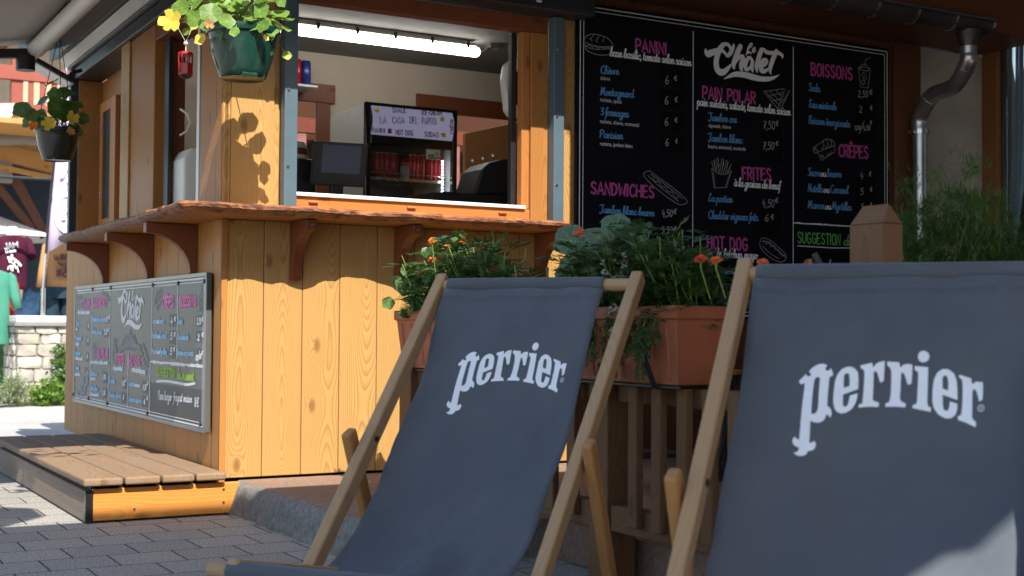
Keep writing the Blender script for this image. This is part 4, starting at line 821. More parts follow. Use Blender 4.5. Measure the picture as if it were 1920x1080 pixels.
for k, nm, mt in (('border', 'border_line', 'ink_white'), ('heading', 'heading_lettering', 'ink_pink_sheen'), ('script', 'subtitle_lettering', 'ink_white'), ('dish', 'dish_lettering', 'ink_blue_sheen'), ('price', 'price_lettering', 'ink_white'), ('logo', 'shop_lettering', 'ink_white'), ('sketch', 'food_drawing', 'ink_chalk'), ('special', 'special_lettering', 'ink_green')):
    P_[k].split(nm, M[mt], T)
pt.split('price_patch', M['board_patch_sheen'], T)
for x, y in ((185, 142), (300, 133), (567, 116), (727, 105), (893, 92), (62, 808), (158, 833), (277, 864), (532, 927), (868, 997)):
    u = sp_(x, y); g = MB(); g.tube([(XM, -u[0], u[1]), (XM-.008, -u[0], u[1])], .009, 10); obj('screw', g, M['black'], T)

# ---------------------------------------------------------------- wooden step
T = thing('wooden_step', 'low wooden step of four weathered planks with an orange end board', 'step', (-.3, 0, 0))
SA, SB = -.10, 1.95; zt = .168
a0 = at(152, 978, 2, 0).x; xr = .045
xs = [a0-.018, -.405, -.267, -.138, -.016]
for a, b_ in zip(xs, xs[1:]):
    g = MB(); g.b2(a+.003, b_-.004, SA-.035, SB, zt-.03, zt, 1); obj('plank', g, M['step_wood'], T, .009, seg=3)
g = MB(); g.b2(a0+.026, xr, SA, SA+.028, .008, .125, 0); obj('end_board', g, M['step_end'], T, .004)
g = MB(); g.b2(a0-.002, a0+.024, SA+.0, SB, .006, .118, 1); obj('side_board', g, M['step_side'], T, .004)
g = MB()
for a in xs[1:-1]+[xs[0]+.05, xs[-1]-.03]: g.b2(a-.008, a+.008, SA+.03, SB-.05, .02, zt-.031, 1)
g.b2(a0-.0015, a0+.025, SA-.003, SA-.0005, .004, .12); obj('batten', g, M['black'], T)
for x, z in ((-.36, .045), (-.02, .05), (-.02, .1)):
    g = MB(); g.tube([(x, SA+.001, z), (x, SA-.003, z)], .005, 8); obj('screw', g, M['steel'], T)
# ---------------------------------------------------------------- deckchairs
WD, ELV = .56, R(47)
PERR = {'p': ['130,350 160,318 190,287 205,305 222,308 238,298 232,275 218,262 255,225 300,202 345,197 382,213 368,235 366,255 385,265 405,255 415,240 428,270 436,308 420,310 402,325 395,400 386,480 380,570 400,580 415,605 418,640 405,665 385,643 370,645 365,665 345,695 310,712 270,713 232,700 228,760 222,830 218,880 245,875 262,860 275,880 275,910 255,940 230,950 208,952 195,980 170,998 135,1003 105,995 82,975 105,970 122,955 130,925 105,920 80,900 70,875 78,850 95,832 105,850 130,858 138,800 150,680 165,540 178,430 183,370 165,372 148,380',
  '278,325 300,318 318,325 316,360 308,470 300,590 290,620 270,640 240,640 245,560 255,450 268,350'],
 'e': ['655,425 658,330 652,280 630,248 595,230 560,230 510,252 470,300 450,360 438,450 433,530 440,580 460,612 500,630 550,622 600,590 630,545 645,500 648,462 580,480 572,520 560,560 540,573 520,565 516,530 520,468', '525,412 578,395 578,330 575,295 560,286 540,290 530,310 526,360'],
 'r': ['675,218 778,195 786,240 810,210 840,192 890,183 888,240 883,300 880,352 850,370 838,340 825,290 808,270 792,280 788,400 780,510 795,522 832,528 830,565 740,570 655,582 660,555 690,545 700,460 708,350 710,270 695,250 678,245'],
 'R': ['912,188 1015,190 1025,235 1050,210 1085,200 1130,205 1128,290 1122,370 1090,382 1080,350 1060,290 1042,272 1030,285 1025,400 1018,500 1030,525 1070,545 1068,578 980,570 888,565 892,535 925,525 940,440 945,330 945,260 930,235 912,222'],
 'i': ['1152,218 1270,232 1268,330 1260,540 1270,570 1293,580 1290,615 1210,600 1130,585 1132,560 1160,550 1170,530 1178,400 1182,280 1170,262 1152,255'],
 'E': ['1527,520 1528,430 1522,360 1500,300 1450,262 1400,255 1350,280 1320,340 1308,430 1305,530 1320,590 1360,640 1420,668 1470,668 1510,640 1525,590 1525,550 1460,530 1455,570 1445,600 1425,608 1405,595 1398,560 1397,472', '1397,418 1445,438 1448,370 1440,325 1420,310 1402,318 1396,345'],
 'q': ['1545,312 1650,345 1658,395 1690,372 1752,375 1753,440 1750,525 1720,545 1712,510 1695,450 1675,432 1660,450 1658,560 1655,665 1665,690 1690,710 1688,755 1610,715 1530,685 1530,655 1560,645 1570,560 1575,440 1572,365 1560,345 1545,340']}
circ = lambda x, y, r, n=22: [(x+r*math.cos(2*math.pi*i/n), y+r*math.sin(2*math.pi*i/n)) for i in range(n)]
SHAPES = [[[tuple(map(float, q.split(','))) for q in ring.split()] for ring in v] for v in PERR.values()] + [[circ(1230, 138, 51)], [circ(1735, 600, 29), circ(1735, 600, 22)], [circ(1735, 600, 8, 10)]]
PROF = [(-.05, .832), (-.11, .735), (-.175, .615), (-.285, .455), (-.41, .316), (-.53, .222), (-.66, .168), (-.78, .15), (-.88, .165), (-.985, .228)]
def chair_frame(T, a):
    h = Vector((math.sin(a), math.cos(a), 0)); e = Vector((math.cos(a), -math.sin(a), 0)); return e, h
TOP2 = Vector((.177, -2.958, .879)); AZ2 = R(52.5)
TOP1 = Vector((.033, -1.862, .866)); AZ1 = R(54.5)
# canvas coordinates of the wordmark: seen on the near chair, laid down on its cloth
prof = cr(PROF, 6); plen = [0]
for a, b in zip(prof, prof[1:]): plen.append(plen[-1]+math.dist(a, b))
def on_prof(s):
    for i in range(len(prof)-1):
        if s <= plen[i+1]:
            t = (s-plen[i])/(plen[i+1]-plen[i]); a, b = prof[i], prof[i+1]; d = math.hypot(b[0]-a[0], b[1]-a[1])
            return a[0]+(b[0]-a[0])*t, a[1]+(b[1]-a[1])*t, (b[0]-a[0])/d, (b[1]-a[1])/d
    return (*prof[-1], 0, 1)
e2, h2 = chair_frame(TOP2, AZ2)
def to_cloth(px_, py_):
    d = ray(px_, py_); best = None
    for i in range(len(prof)-1):
        a, b = prof[i], prof[i+1]; pa = Vector((TOP2.x, TOP2.y, 0)) + h2*a[0] + Vector((0, 0, a[1])); pb = Vector((TOP2.x, TOP2.y, 0)) + h2*b[0] + Vector((0, 0, b[1]))
        n = e2.cross(pb-pa); t = (pa-CAM).dot(n)/d.dot(n); p = CAM + d*t; s = (p-pa).dot(pb-pa)/(pb-pa).length_squared
        if -.02 <= s <= 1.02: return ((p-pa).dot(e2), plen[i]+s*(plen[i+1]-plen[i]))
    return None
def smooth_ring(r):
    out = []; n = len(r)
    for i in range(n):
        a, b, c = Vector((*r[i-1], 0)), Vector((*r[i], 0)), Vector((*r[(i+1) % n], 0))
        if (b-a).angle(c-b, 0) < R(50):
            out += [tuple(b.lerp(a, .22)[:2]), tuple((b*.7+b.lerp(a, .22)*.15+b.lerp(c, .22)*.15)[:2]), tuple(b.lerp(c, .22)[:2])]
        else: out.append(r[i])
    return out
def wordmark_mesh():
    cu = bpy.data.curves.new('t', 'CURVE'); cu.dimensions = '2D'; cu.fill_mode = 'BOTH'
    for sh_ in SHAPES:
        for ring in sh_:
            uv = [to_cloth(1470+x/4.695, 640+y/4.695) for x, y in (smooth_ring(ring) if len(ring) > 10 else ring)]
            uv = [u for u in uv if u]; s = cu.splines.new('POLY'); s.points.add(len(uv)-1); s.use_cyclic_u = True
            for p, u in zip(s.points, uv): p.co = (u[0], u[1], 0, 1)
    o = bpy.data.objects.new('t', cu); COL.objects.link(o); dg = bpy.context.evaluated_depsgraph_get()
    me = bpy.data.meshes.new_from_object(o.evaluated_get(dg)); bm = bmesh.new(); bm.from_mesh(me)
    for k in range(1, 46):
        s = k*.02; bmesh.ops.bisect_plane(bm, geom=bm.verts[:]+bm.edges[:]+bm.faces[:], plane_co=(0, s, 0), plane_no=(0, 1, 0))
    v = [tuple(p.co[:2]) for p in bm.verts]; bm.verts.index_update(); f = [tuple(q.index for q in p.verts) for p in bm.faces]; bm.free()
    bpy.data.objects.remove(o); bpy.data.curves.remove(cu); bpy.data.meshes.remove(me); return v, f
CX0, CX1 = .028, .526                  # the cloth's edges across the bar
def cloth_pt(x, s, lift, CX1=CX1):
    y, z, dy, dz = on_prof(s); ny, nz = dz, -dy
    if ny > 0: ny, nz = -ny, -nz       # towards the sitter
    t = (x-CX0)/(CX1-CX0); k = s/plen[-1]
    dip = -.016*math.sin(math.pi*min(max(t, 0), 1))*math.sin(math.pi*min(k*1.0, 1)) + .007*math.sin(5.5*t+4*k+1.3)*math.sin(3.1*k)*(.4+k) + .004*math.sin(11*t-6*k+.5)*k**.5 + .02*max(0, abs(t-.5)-.36)*math.sin(23*k+4*t) + .0025*math.sin(17*t-9*k)*k + .013*noise.noise((t*2.2, k*4, 2)) + .011*noise.noise((t*2.2+k*3, t*4-k*6, 9)) + .008*abs(noise.noise((t*6+k*9, t*3-k*6, 4)))
    return Vector((x, y + ny*(lift+dip), z + nz*(lift+dip)))
def canvas_mat():
    k = NT('canvas'); uv = k.n('UVMap', uv_map='wood').outputs[0]; n = k.noise(uv, 3, 4); w_ = k.n('TexChecker', {'Vector': uv, 'Scale': 900})
    c = k.mix(k.ramp(n, .3, .7), (.076, .089, .109), (.108, .119, .138)); c = k.mix(.12, c, w_.outputs[0], 'MULTIPLY')
    k.P(Base_Color=c, Roughness=.75, Specular_IOR_Level=.25, Sheen_Weight=.15, Normal=k.bump(k.math('ADD', k.math('MULTIPLY', k.noise(uv, 420, 2), .05), k.noise(uv, 6, 3, .5, 1.5)), .55, .018)); return k.m
M['canvas'] = canvas_mat()
wm = wordmark_mesh()
def deckchair(loc, a, label, CX1=CX1, WD=WD, ws=1.0, wx=0.0):
    T = thing('deckchair', label, 'deckchair', (0, 0, 0), 'deckchairs in a row on the paving')
    c_, s_ = math.cos(ELV), math.sin(ELV); top = Vector((0, 0, .866))
    rail = lambda x, s: Vector((x, -c_*s, .866-s_*s))
    up = Vector((0, -s_, c_))
    for x in (0, WD):
        g = MB(); g.bar(rail(x, .004), rail(x, 1.165), .03, .042, up); r = obj('back_rail', g, M['deck_wood'], T, .006, seg=3)
        g = MB(); s = 1 if x else -1; p = rail(x, .565); g.tube([p-Vector((.0185, 0, 0)), p+Vector((.0185, 0, 0))], .007, 10); obj('bolt', g, M['black'], r)
    g = MB(); p0, p1 = rail(.0, .036), rail(WD, .036); g.tube([p0, p1], .0165, 14); obj('top_bar', g, M['deck_wood'], T, smooth=40)
    sr = lambda x, t: Vector((x, -1.0+1.06*t, .236-.216*t))
    for x in (.042, WD-.042):
        g = MB(); g.bar(sr(x, 0), sr(x, 1.0), .03, .042, (0, .2, 1)); obj('seat_rail', g, M['deck_wood'], T, .006, seg=3)
    g = MB(); g.tube([Vector((-.02, -.985, .228)), Vector((WD+.02, -.985, .228))], .017, 14); obj('front_bar', g, M['deck_wood'], T, smooth=40)
    for x in (-.034, WD+.034):
        g = MB(); g.bar((x, -.435, .474), (x, -.255, .055), .026, .042, (0, 1, .4)); obj('prop_leg', g, M['prop_wood'], T, .008, seg=3)
    g = MB(); g.tube([(-.034, -.265, .075), (WD+.034, -.265, .075)], .013, 12); obj('prop_bar', g, M['deck_wood'], T, smooth=40)
    g = MB(); nu, nv = 26, 60; vs = []; fs = []; uvs = []
    for j in range(nv+1):
        for i in range(nu+1): vs.append(cloth_pt(CX0+(CX1-CX0)*i/nu + .006*math.sin(3*j/nv+1)*(i/nu-.5), plen[-1]*j/nv, 0, CX1))
    for j in range(nv):
        for i in range(nu):
            A = j*(nu+1)+i; fs.append((A, A+1, A+nu+2, A+nu+1)); uvs.append([((i+p)/nu*.48, (j+q)/nv*1.3) for p, q in ((0, 0), (1, 0), (1, 1), (0, 1))])
    # the hems wrap the two bars
    for s, bc in ((0, Vector((0, -.0246, .8397))), (1, Vector((0, -.985, .228)))):
        base = len(vs)
        for q in range(9):
            ang = math.pi*2*q/8
            for i in range(nu+1): vs.append(Vector((CX0+(CX1-CX0)*i/nu, bc.y+.021*math.cos(ang+.6), bc.z+.021*math.sin(ang+.6))))
        for q in range(8):
            for i in range(nu): A = base+q*(nu+1)+i; fs.append((A, A+1, A+nu+2, A+nu+1)); uvs.append([((i+p)/nu*.48, (q+r_)*.01) for p, r_ in ((0, 0), (1, 0), (1, 1), (0, 1))])
    g.add(vs, fs, uvs); cl = obj('canvas', g, M['canvas'], T, smooth=180)
    so_ = cl.modifiers.new('solid', 'SOLIDIFY'); so_.thickness = .0016; so_.offset = 0
    g = MB(); x0 = min(x for x, s in wm[0]); s0 = min(s for x, s in wm[0]); g.add([cloth_pt(x0+(x-x0)*ws+wx, s0+(s-s0)*ws, .0024, CX1) for x, s in wm[0]], wm[1]); L_ = obj('wordmark', g, M['logo_white'], cl)
    g = MB()
    for s in (.028, .034):             # stitching of the top hem
        for i in range(70): x = CX0+(CX1-CX0)*(i+.2)/70; g.add([cloth_pt(x+a, s+b, .0014, CX1) for a, b in ((0, 0), ((CX1-CX0)/120, 0), ((CX1-CX0)/120, .001), (0, .001))], [(0, 1, 2, 3)])
    obj('hem_stitching', g, M['black'], cl)
    T.location = loc; T.rotation_euler = (0, 0, -a); return T
deckchair((TOP1.x, TOP1.y, 0), AZ1, 'deckchair with dark canvas wholly in shade, standing farther left before the fence', .478, ws=.92, wx=-.012)
deckchair((TOP2.x, TOP2.y, 0), AZ2, 'nearest wooden deckchair, dark canvas with a white sunlit patch at its lower right corner', .553, .59)

# ---------------------------------------------------------------- fence
FX = .5
T = thing('picket_fence', 'weathered brown picket fence with square balusters and pointed posts carrying the flower boxes', 'fence', (FX, -1.9, 0))
def fp(x, y): return at(x, y, 0, FX).y
py1 = (fp(1105, 700)+fp(1140, 700))/2; pw1 = .098
def fpost(y, ztop, w_, dp=None):
    g = MB(); x0, x1, ya, yb = FX, FX+(dp or w_), y-w_/2, y+w_/2; h = (dp or w_)/2
    g.b2(x0, x1, ya, yb, 0, ztop, 2); n = len(g.v); c_ = (FX+h, y, ztop+.075)
    g.f = [f for f in g.f]; g.add([(x0, ya, ztop+.0005), (x1, ya, ztop+.0005), (x1, yb, ztop+.0005), (x0, yb, ztop+.0005), (FX+h, ya+h*.35, ztop+.045), (FX+h, yb-h*.35, ztop+.045)], [(0, 1, 4), (1, 2, 5, 4), (2, 3, 5), (3, 0, 4, 5)], [[(.0, 0), (.08, 0), (.04, .06)], [(0, 1), (0, 1.1), (.06, 1.1), (.06, 1)], [(.0, 0), (.08, 0), (.04, .06)], [(0, 2), (0, 2.1), (.06, 2.1), (.06, 2)]])
    return obj('post', g, M['fence_wood'], T, .004)
fpost(py1, .62, pw1)
z2 = at(1622, 420, 0, FX).z; py2 = (fp(1595, 480)+fp(1652, 480))/2
fpost(py2, z2, .10, .062); fpost(-.62, .62, pw1)
zr = .155
segs = [(-.57, py1+.05), (py1-.05, py2+.05)]
for a, b_ in segs:
    g = MB(); g.b2(FX+.008, FX+.06, b_, a, zr, zr+.075, 1); obj('bottom_rail', g, M['fence_wood'], T, .006)
    g = MB(); g.b2(FX+.03, FX+.085, b_, a, .52, .572, 1); obj('top_rail', g, M['fence_wood'], T, .004)
by = [fp(x, 850) for x in (1194, 1238, 1286, 1334, 1383)]; d_ = (by[-1]-by[0])/4
ys = [py1+.05+.075+.118*i for i in range(9)] + by + [by[-1]+d_*i for i in range(1, 4)]
for y in ys:
    if y > -.6 or y < py2+.07: continue
    g = MB(); g.b2(FX-.016, FX+.0075, y-.022, y+.022, zr+.028, .574, 2); obj('baluster', g, M['fence_wood'], T, .004)

# ---------------------------------------------------------------- flower boxes
def planter(y0, y1, label, z=.583, FX=FX):
    T = thing('planter_box', label, 'planter', (FX, (y0+y1)/2, z), 'terracotta flower boxes on the fence')
    g = MB(); x0, x1 = FX-.075, FX+.125; h = .205; t = .014
    def ring(i, zz): return [(x0+i, y0+i, zz), (x1-i, y0+i, zz), (x1-i, y1-i, zz), (x0+i, y1-i, zz)]
    R_ = [ring(.022, z), ring(.004, z+h-.035), ring(-.004, z+h-.034), ring(-.004, z+h), ring(.012, z+h), ring(.016, z+h-.05)]
    vs = [p for r in R_ for p in r]; fs = [(3, 2, 1, 0)]
    for k in range(5):
        for i in range(4): j = (i+1) % 4; fs.append((k*4+i, k*4+j, k*4+4+j, k*4+4+i))
    fs.append((20, 21, 22, 23)); g.add(vs, fs)
    n = 11
    for i in range(n):
        y = y0+.05+(y1-y0-.1)*i/(n-1); g.add([(x0+.0205, y-.006, z+.012), (x0+.0205, y+.006, z+.012), (x0+.0055, y+.006, z+h-.045), (x0+.0055, y-.006, z+h-.045), (x0+.0155, y-.004, z+.014), (x0+.0155, y+.004, z+.014), (x0+.0005, y+.004, z+h-.047), (x0+.0005, y-.004, z+h-.047)], [(4, 5, 6, 7), (0, 4, 7, 3), (1, 2, 6, 5), (3, 7, 6, 2), (0, 1, 5, 4)])
    obj('box', g, M['terracotta'], T, .006, seg=3)
    g = MB(); g.add([(x0+.016, y0+.016, z+h-.03), (x1-.016, y0+.016, z+h-.03), (x1-.016, y1-.016, z+h-.03), (x0+.016, y1-.016, z+h-.03)], [(0, 1, 2, 3)]); obj('soil', g, M['soil'], T)
    return T
PB = [planter(-1.535, -.69, 'terracotta flower box half hidden behind the back of the left deckchair'), planter(-2.385, -1.575, 'terracotta flower box showing its ribbed side between the two deckchairs'), planter(-2.95, -1.95, 'terracotta box on the terrace floor under the feathery plant, behind the nearest deckchair', .1225, 1.1)]
for i, (y0, y1) in enumerate(((-1.535, -.69), (-2.385, -1.575))):
    T = thing('planter_rack', ['black wire rack under the far flower box', 'black wire rack with upright prongs under the middle flower box'][i], 'rack', (FX, y0, .57), 'wire racks under the flower boxes')
    g = MB()
    for x in (FX-.05, FX+.1): g.tube([(x, y0+.01, .5775), (x, y1-.01, .5775)], .0045, 8)
    obj('rail', g, M['black'], T)
    for f in (.14, .86):
        y = y0+(y1-y0)*f; g = MB(); g.bar((FX-.058, y, .572), (FX-.094, y, .655), .016, .005, (0, 1, 0)); g.bar((FX-.058, y, .5715), (FX+.11, y, .5715), .016, .004, (0, 0, 1)); obj('prong', g, M['dark_metal'], T)
# ---------------------------------------------------------------- hanging pots
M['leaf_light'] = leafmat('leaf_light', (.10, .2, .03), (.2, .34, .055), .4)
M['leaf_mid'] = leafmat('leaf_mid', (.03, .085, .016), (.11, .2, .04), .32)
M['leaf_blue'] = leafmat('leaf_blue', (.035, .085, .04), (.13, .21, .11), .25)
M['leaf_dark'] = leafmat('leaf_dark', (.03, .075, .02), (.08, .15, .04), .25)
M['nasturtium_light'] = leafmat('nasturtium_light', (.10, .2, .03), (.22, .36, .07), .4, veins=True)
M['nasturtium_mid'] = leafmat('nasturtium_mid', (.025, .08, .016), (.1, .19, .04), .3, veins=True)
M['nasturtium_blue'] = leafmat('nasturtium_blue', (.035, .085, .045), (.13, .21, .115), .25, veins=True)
M['leaf_yellow'] = leafmat('leaf_yellow', (.6, .5, .06), (.7, .6, .15), .35)
M['petal_yellow'] = leafmat('petal_yellow', (.75, .5, .03), (.85, .68, .12), .3)
M['petal_orange'] = leafmat('petal_orange', (.7, .11, .01), (.8, .2, .012), .2)
M['petal_red'] = leafmat('petal_red', (.55, .035, .008), (.7, .1, .01), .2)
M['petal_white'] = leafmat('petal_white', (.7, .7, .66), (.8, .8, .78), .2)
M['dry'] = leafmat('dry', (.4, .17, .06), (.5, .25, .1), .2)
M['stem'] = plain('stem', (.16, .24, .06), .5, 0, .3, .2)
M['silver_leaf'] = leafmat('silver_leaf', (.2, .25, .16), (.34, .38, .27), .2)
def hanging_pot(c, r, h, label, mat, top):
    x, y, z = c; T = thing('hanging_pot', label, 'plant pot', (x, y, z), 'hanging pots under the eaves')
    prof = [(r*.56, z), (r*.6, z-.004), (r*.64, z), (r*.7, z+h*.12), (r*.84, z+h*.42), (r*.915, z+h*.72), (r*.94, z+h*.86), (r*.955, z+h*.87), (r*1.0, z+h*.875), (r*1.03, z+h*.93), (r*1.03, z+h), (r*.98, z+h), (r*.92, z+h*.9), (r*.88, z+h*.75)]
    g = MB(); g.lathe(prof, (x, y, 0), 40); obj('pot', g, mat, T, smooth=50)
    g = MB(); g.lathe([(r*.885, z+h*.84), (r*.0001, z+h*.86)], (x, y, 0), 24, cap=False); obj('soil', g, M['soil'], T)
    g = MB(); g.b2(x-.028, x+.028, y-r*.66, y-r*.42, z-.006, z+.008); obj('drain_foot', g, mat, T, .003)
    g = MB(); hk = Vector((x, y, top))
    for i in range(3):
        t = math.pi*2*i/3+.5; g.tube([(x+r*1.0*math.cos(t), y+r*1.0*math.sin(t), z+h*.95), hk], .0022, 6)
    obj('hanger', g, M['black'], T)
p = at(456, 60, 1, -.45)
POT1 = Vector((p.x, -.45, 1.628))
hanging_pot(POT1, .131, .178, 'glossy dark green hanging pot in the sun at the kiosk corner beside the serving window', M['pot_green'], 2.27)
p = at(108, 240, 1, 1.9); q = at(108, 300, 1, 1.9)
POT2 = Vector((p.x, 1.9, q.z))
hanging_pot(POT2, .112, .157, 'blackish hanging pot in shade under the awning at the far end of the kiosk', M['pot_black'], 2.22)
def nasturtium(label, c, spots, nrand, rx, rz, lr, leafm, flowers, seed, lean=Vector((-.5, -.8, .5)), extra_yellow=()):
    rng.seed(seed); c = Vector(c); T = thing('nasturtium_plant', label, 'plant', c)
    lf = MB(); sm = MB(); ly = MB()
    def put(p, r, mb=lf):
        p = Vector(p); n = (lean + rdir()*.75 + (p-c)*1.2).normalized(); disc_leaf(mb, p, n, r)
        k = [c+Vector((rng.uniform(-.05, .05), rng.uniform(-.05, .05), 0)), c.lerp(p, .55)+Vector((0, 0, .04)), p]; sm.tube(cr([tuple(v) for v in k], 4), .0016, 5, False)
    for p, r in spots: put(p, r)
    for i in range(nrand):
        d = rdir(-.25, 1); p = c + Vector((d.x*rx, d.y*rx, .05+d.z*rz))*rng.uniform(.55, 1); put(p, lr*rng.uniform(.55, 1.15))
    obj('foliage', lf, leafm, T, smooth=180); obj('stem', sm, M['stem'], T)
    for yp, yr in extra_yellow: q_ = MB(); disc_leaf(q_, yp, (lean+rdir()*.4), yr); obj('yellow_leaf', q_, M['leaf_yellow'], T, smooth=180)
    for p, n, r, mt in flowers:
        g = MB(); petal_flower(g, p, n, r); f = obj('flower', g, mt, T, smooth=180)
        s = MB(); s.tube(arc(c, p, .03), .0013, 5, False); obj('stalk', s, M['stem'], f)
def a1(x, y, Y=-.5): return at(x, y, 1, Y)
sp = [(a1(340, 15), .036), (a1(365, 35), .035), (a1(350, 60, -.47), .022), (a1(395, 25, -.56), .04), (a1(425, 40, -.58), .03), (a1(438, 12), .04), (a1(470, 35, -.57), .03), (a1(486, 18, -.52), .034), (a1(500, 45, -.55), .03), (a1(518, 25), .028), (a1(540, 38, -.48), .026), (a1(537, 55, -.48), .02), (a1(538, 104, -.47), .018), (a1(375, 5), .04), (a1(410, 2), .04), (a1(455, -8), .04), (a1(505, 0), .036), (a1(440, 60, -.6), .02), (a1(510, 68, -.55), .018), (a1(385, 48, -.57), .02)]
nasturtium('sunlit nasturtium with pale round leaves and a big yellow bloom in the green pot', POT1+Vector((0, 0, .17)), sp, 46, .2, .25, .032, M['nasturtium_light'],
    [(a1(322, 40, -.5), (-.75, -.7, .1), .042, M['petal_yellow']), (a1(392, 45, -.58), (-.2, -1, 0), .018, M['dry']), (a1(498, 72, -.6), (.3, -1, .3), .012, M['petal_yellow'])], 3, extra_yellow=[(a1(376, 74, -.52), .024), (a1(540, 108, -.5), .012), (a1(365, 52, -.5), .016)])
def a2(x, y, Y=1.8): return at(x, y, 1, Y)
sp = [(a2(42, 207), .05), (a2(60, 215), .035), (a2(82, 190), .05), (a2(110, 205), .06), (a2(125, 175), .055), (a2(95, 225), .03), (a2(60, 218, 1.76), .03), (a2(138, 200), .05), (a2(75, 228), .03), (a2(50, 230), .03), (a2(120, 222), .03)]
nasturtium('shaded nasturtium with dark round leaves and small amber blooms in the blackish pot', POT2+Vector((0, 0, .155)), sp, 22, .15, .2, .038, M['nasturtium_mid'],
    [(a2(92, 232, 1.75), (-.3, -1, .1), .035, M['petal_yellow']), (a2(136, 222, 1.75), (.2, -1, .1), .032, M['petal_yellow']), (a2(62, 236, 1.75), (-.3, -1, .1), .022, M['petal_orange']), (a2(133, 247, 1.75), (-.3, -1, .1), .02, M['dry'])], 5)
# ---------------------------------------------------------------- little red cable car
p = at(348, 122, 1, -.3); T = thing('cable_car_ornament', 'small red cable car ornament hanging on thin wire by the corner window', 'ornament', p)
x, y, z = p
g = MB(); g.lathe([(.0262, z-.038), (.0275, z-.032), (.0275, z+.004), (.0262, z+.006)], (x, y, 0), 8); g.lathe([(.0262, z+.034), (.029, z+.036), (.029, z+.044), (.022, z+.048)], (x, y, 0), 8)
for i in range(8):
    t = 2*math.pi*i/8; g.tube([(x+.026*math.cos(t), y+.026*math.sin(t), z+.004), (x+.026*math.cos(t), y+.026*math.sin(t), z+.036)], .003, 4)
obj('cabin', g, M['red_enamel'], T, .0015)
g = MB(); g.lathe([(.012, z-.05), (.0262, z-.0385), (.02, z-.0382)], (x, y, 0), 8); obj('underside', g, M['black'], T)
g = MB(); g.tube([(x, y, z+.047), (x, y, z+.075)], .0018, 6); g.lathe([(.007, z+.075), (.009, z+.08), (.007, z+.085)], (x, y, 0), 8); g.tube([(x, y, z+.084), (x-.028, y, z+.13), (x-.02, y, 2.27)], .001, 5); g.tube([(x, y, z+.084), (x+.018, y, z+.13), (x+.02, y, 2.27)], .001, 5); obj('wire', g, M['stone_white'], T)

# ---------------------------------------------------------------- plants in the flower boxes
def p0(x, y, X=FX): return at(x, y, 0, X)
SOILZ = .755
def marigold(label, y0, y1, n, flowers, seed, zt, droop=0):
    rng.seed(seed); yc = (y0+y1)/2; T = thing('marigold_plant', label, 'plant', (FX+.02, yc, SOILZ))
    lf = MB(); sm = MB()
    for i in range(n):
        b = Vector((FX+rng.uniform(-.04, .1), rng.uniform(y0, y1), SOILZ)); e = (1-((b.y-yc)/((y1-y0)/2+.01))**2*.25)
        hh = zt*rng.uniform(.35, 1)*e; tip = b + Vector((rng.uniform(-.1, .06), rng.uniform(-.05, .05), hh))
        sm.tube([b, b.lerp(tip, .5)+Vector((rng.uniform(-.01, .01), rng.uniform(-.01, .01), 0)), tip], .0018, 5, False)
        for k in range(7):
            q = b.lerp(tip, .15+.85*k/6); d = rdir(-.3, .8); d.x -= .3; marigold_leaf(lf, q, d, rng.uniform(.06, .1))
    for i in range(droop):
        b = Vector((FX-.06, rng.uniform(y0, y1), SOILZ+.03)); tip = b + Vector((rng.uniform(-.05, -.015), rng.uniform(-.04, .04), -rng.uniform(.05, .17)))
        sm.tube(arc(b, tip, .02), .0016, 5, False)
        for k in range(5): marigold_leaf(lf, b.lerp(tip, k/4), Vector((rng.uniform(-.6, .1), rng.uniform(-.8, .8), -.5)), rng.uniform(.04, .07))
    obj('foliage', lf, M['leaf_dark'], T); obj('stem', sm, M['stem'], T)
    for pp, r, mt in flowers:
        g = MB(); pompom(g, pp, (-.5, -.4, .7), r); f = obj('flower', g, M[mt], T)
        s = MB(); s.tube([pp, pp-Vector((0, 0, .02)), Vector((pp.x+.03, pp.y, SOILZ+.05))], [.004, .0025, .0018], 6, False); obj('stalk', s, M['stem'], f)
marigold('bushy marigold with four orange red blooms in the far flower box beside the left deckchair', -1.42, -.74, 110, [(p0(811, 452), .016, 'petal_orange'), (p0(838, 466), .016, 'petal_orange'), (p0(870, 452), .015, 'petal_orange'), (p0(810, 488), .015, 'petal_red'), (p0(932, 505), .012, 'petal_red')], 11, .27)
marigold('dense drooping marigold with orange blooms in the middle flower box between the deckchairs', -2.37, -1.88, 115, [(p0(1174, 484), .017, 'petal_orange'), (p0(1190, 509), .013, 'petal_orange'), (p0(1314, 487, FX-.03), .015, 'petal_red'), (p0(1343, 489, FX-.03), .014, 'petal_orange'), (p0(1430, 494), .014, 'petal_orange')], 12, .26, 14)
rng.seed(21)
T = thing('sage_plant', 'tall leafy green seedling with paired broad leaves rising behind the left deckchair', 'plant', p0(930, 530))
lf = MB(); sm = MB(); base = p0(928, 540); tip = p0(925, 448); sm.tube([base, base.lerp(tip, .5)+Vector((0, .004, 0)), tip], .003, 6)
for (x, y, L, a) in ((930, 452, .075, (.3, -.5, .5)), (920, 453, .07, (-.3, .6, .35)), (926, 450, .04, (-.3, -.2, .9)), (935, 470, .085, (-.2, -.6, -.6)), (917, 462, .08, (-.2, .7, -.15)), (912, 475, .07, (-.4, .4, -.2)), (940, 490, .09, (-.3, -.4, -.75)), (928, 500, .07, (-.6, .4, .1))):
    blade(lf, p0(x, y), a, Vector((0, 0, 1)), L, L*.36)
for (bx_, by_, tx, ty) in ((970, 545, 965, 498), (885, 545, 888, 515), (990, 545, 985, 520)):
    b, t = p0(bx_, by_), p0(tx, ty); sm.tube([b, t], .0022, 5)
    for k in range(7): blade(lf, b.lerp(t, .5+.5*rng.random()), rdir(-.2, .7), Vector((0, 0, 1)), rng.uniform(.04, .07), .018)
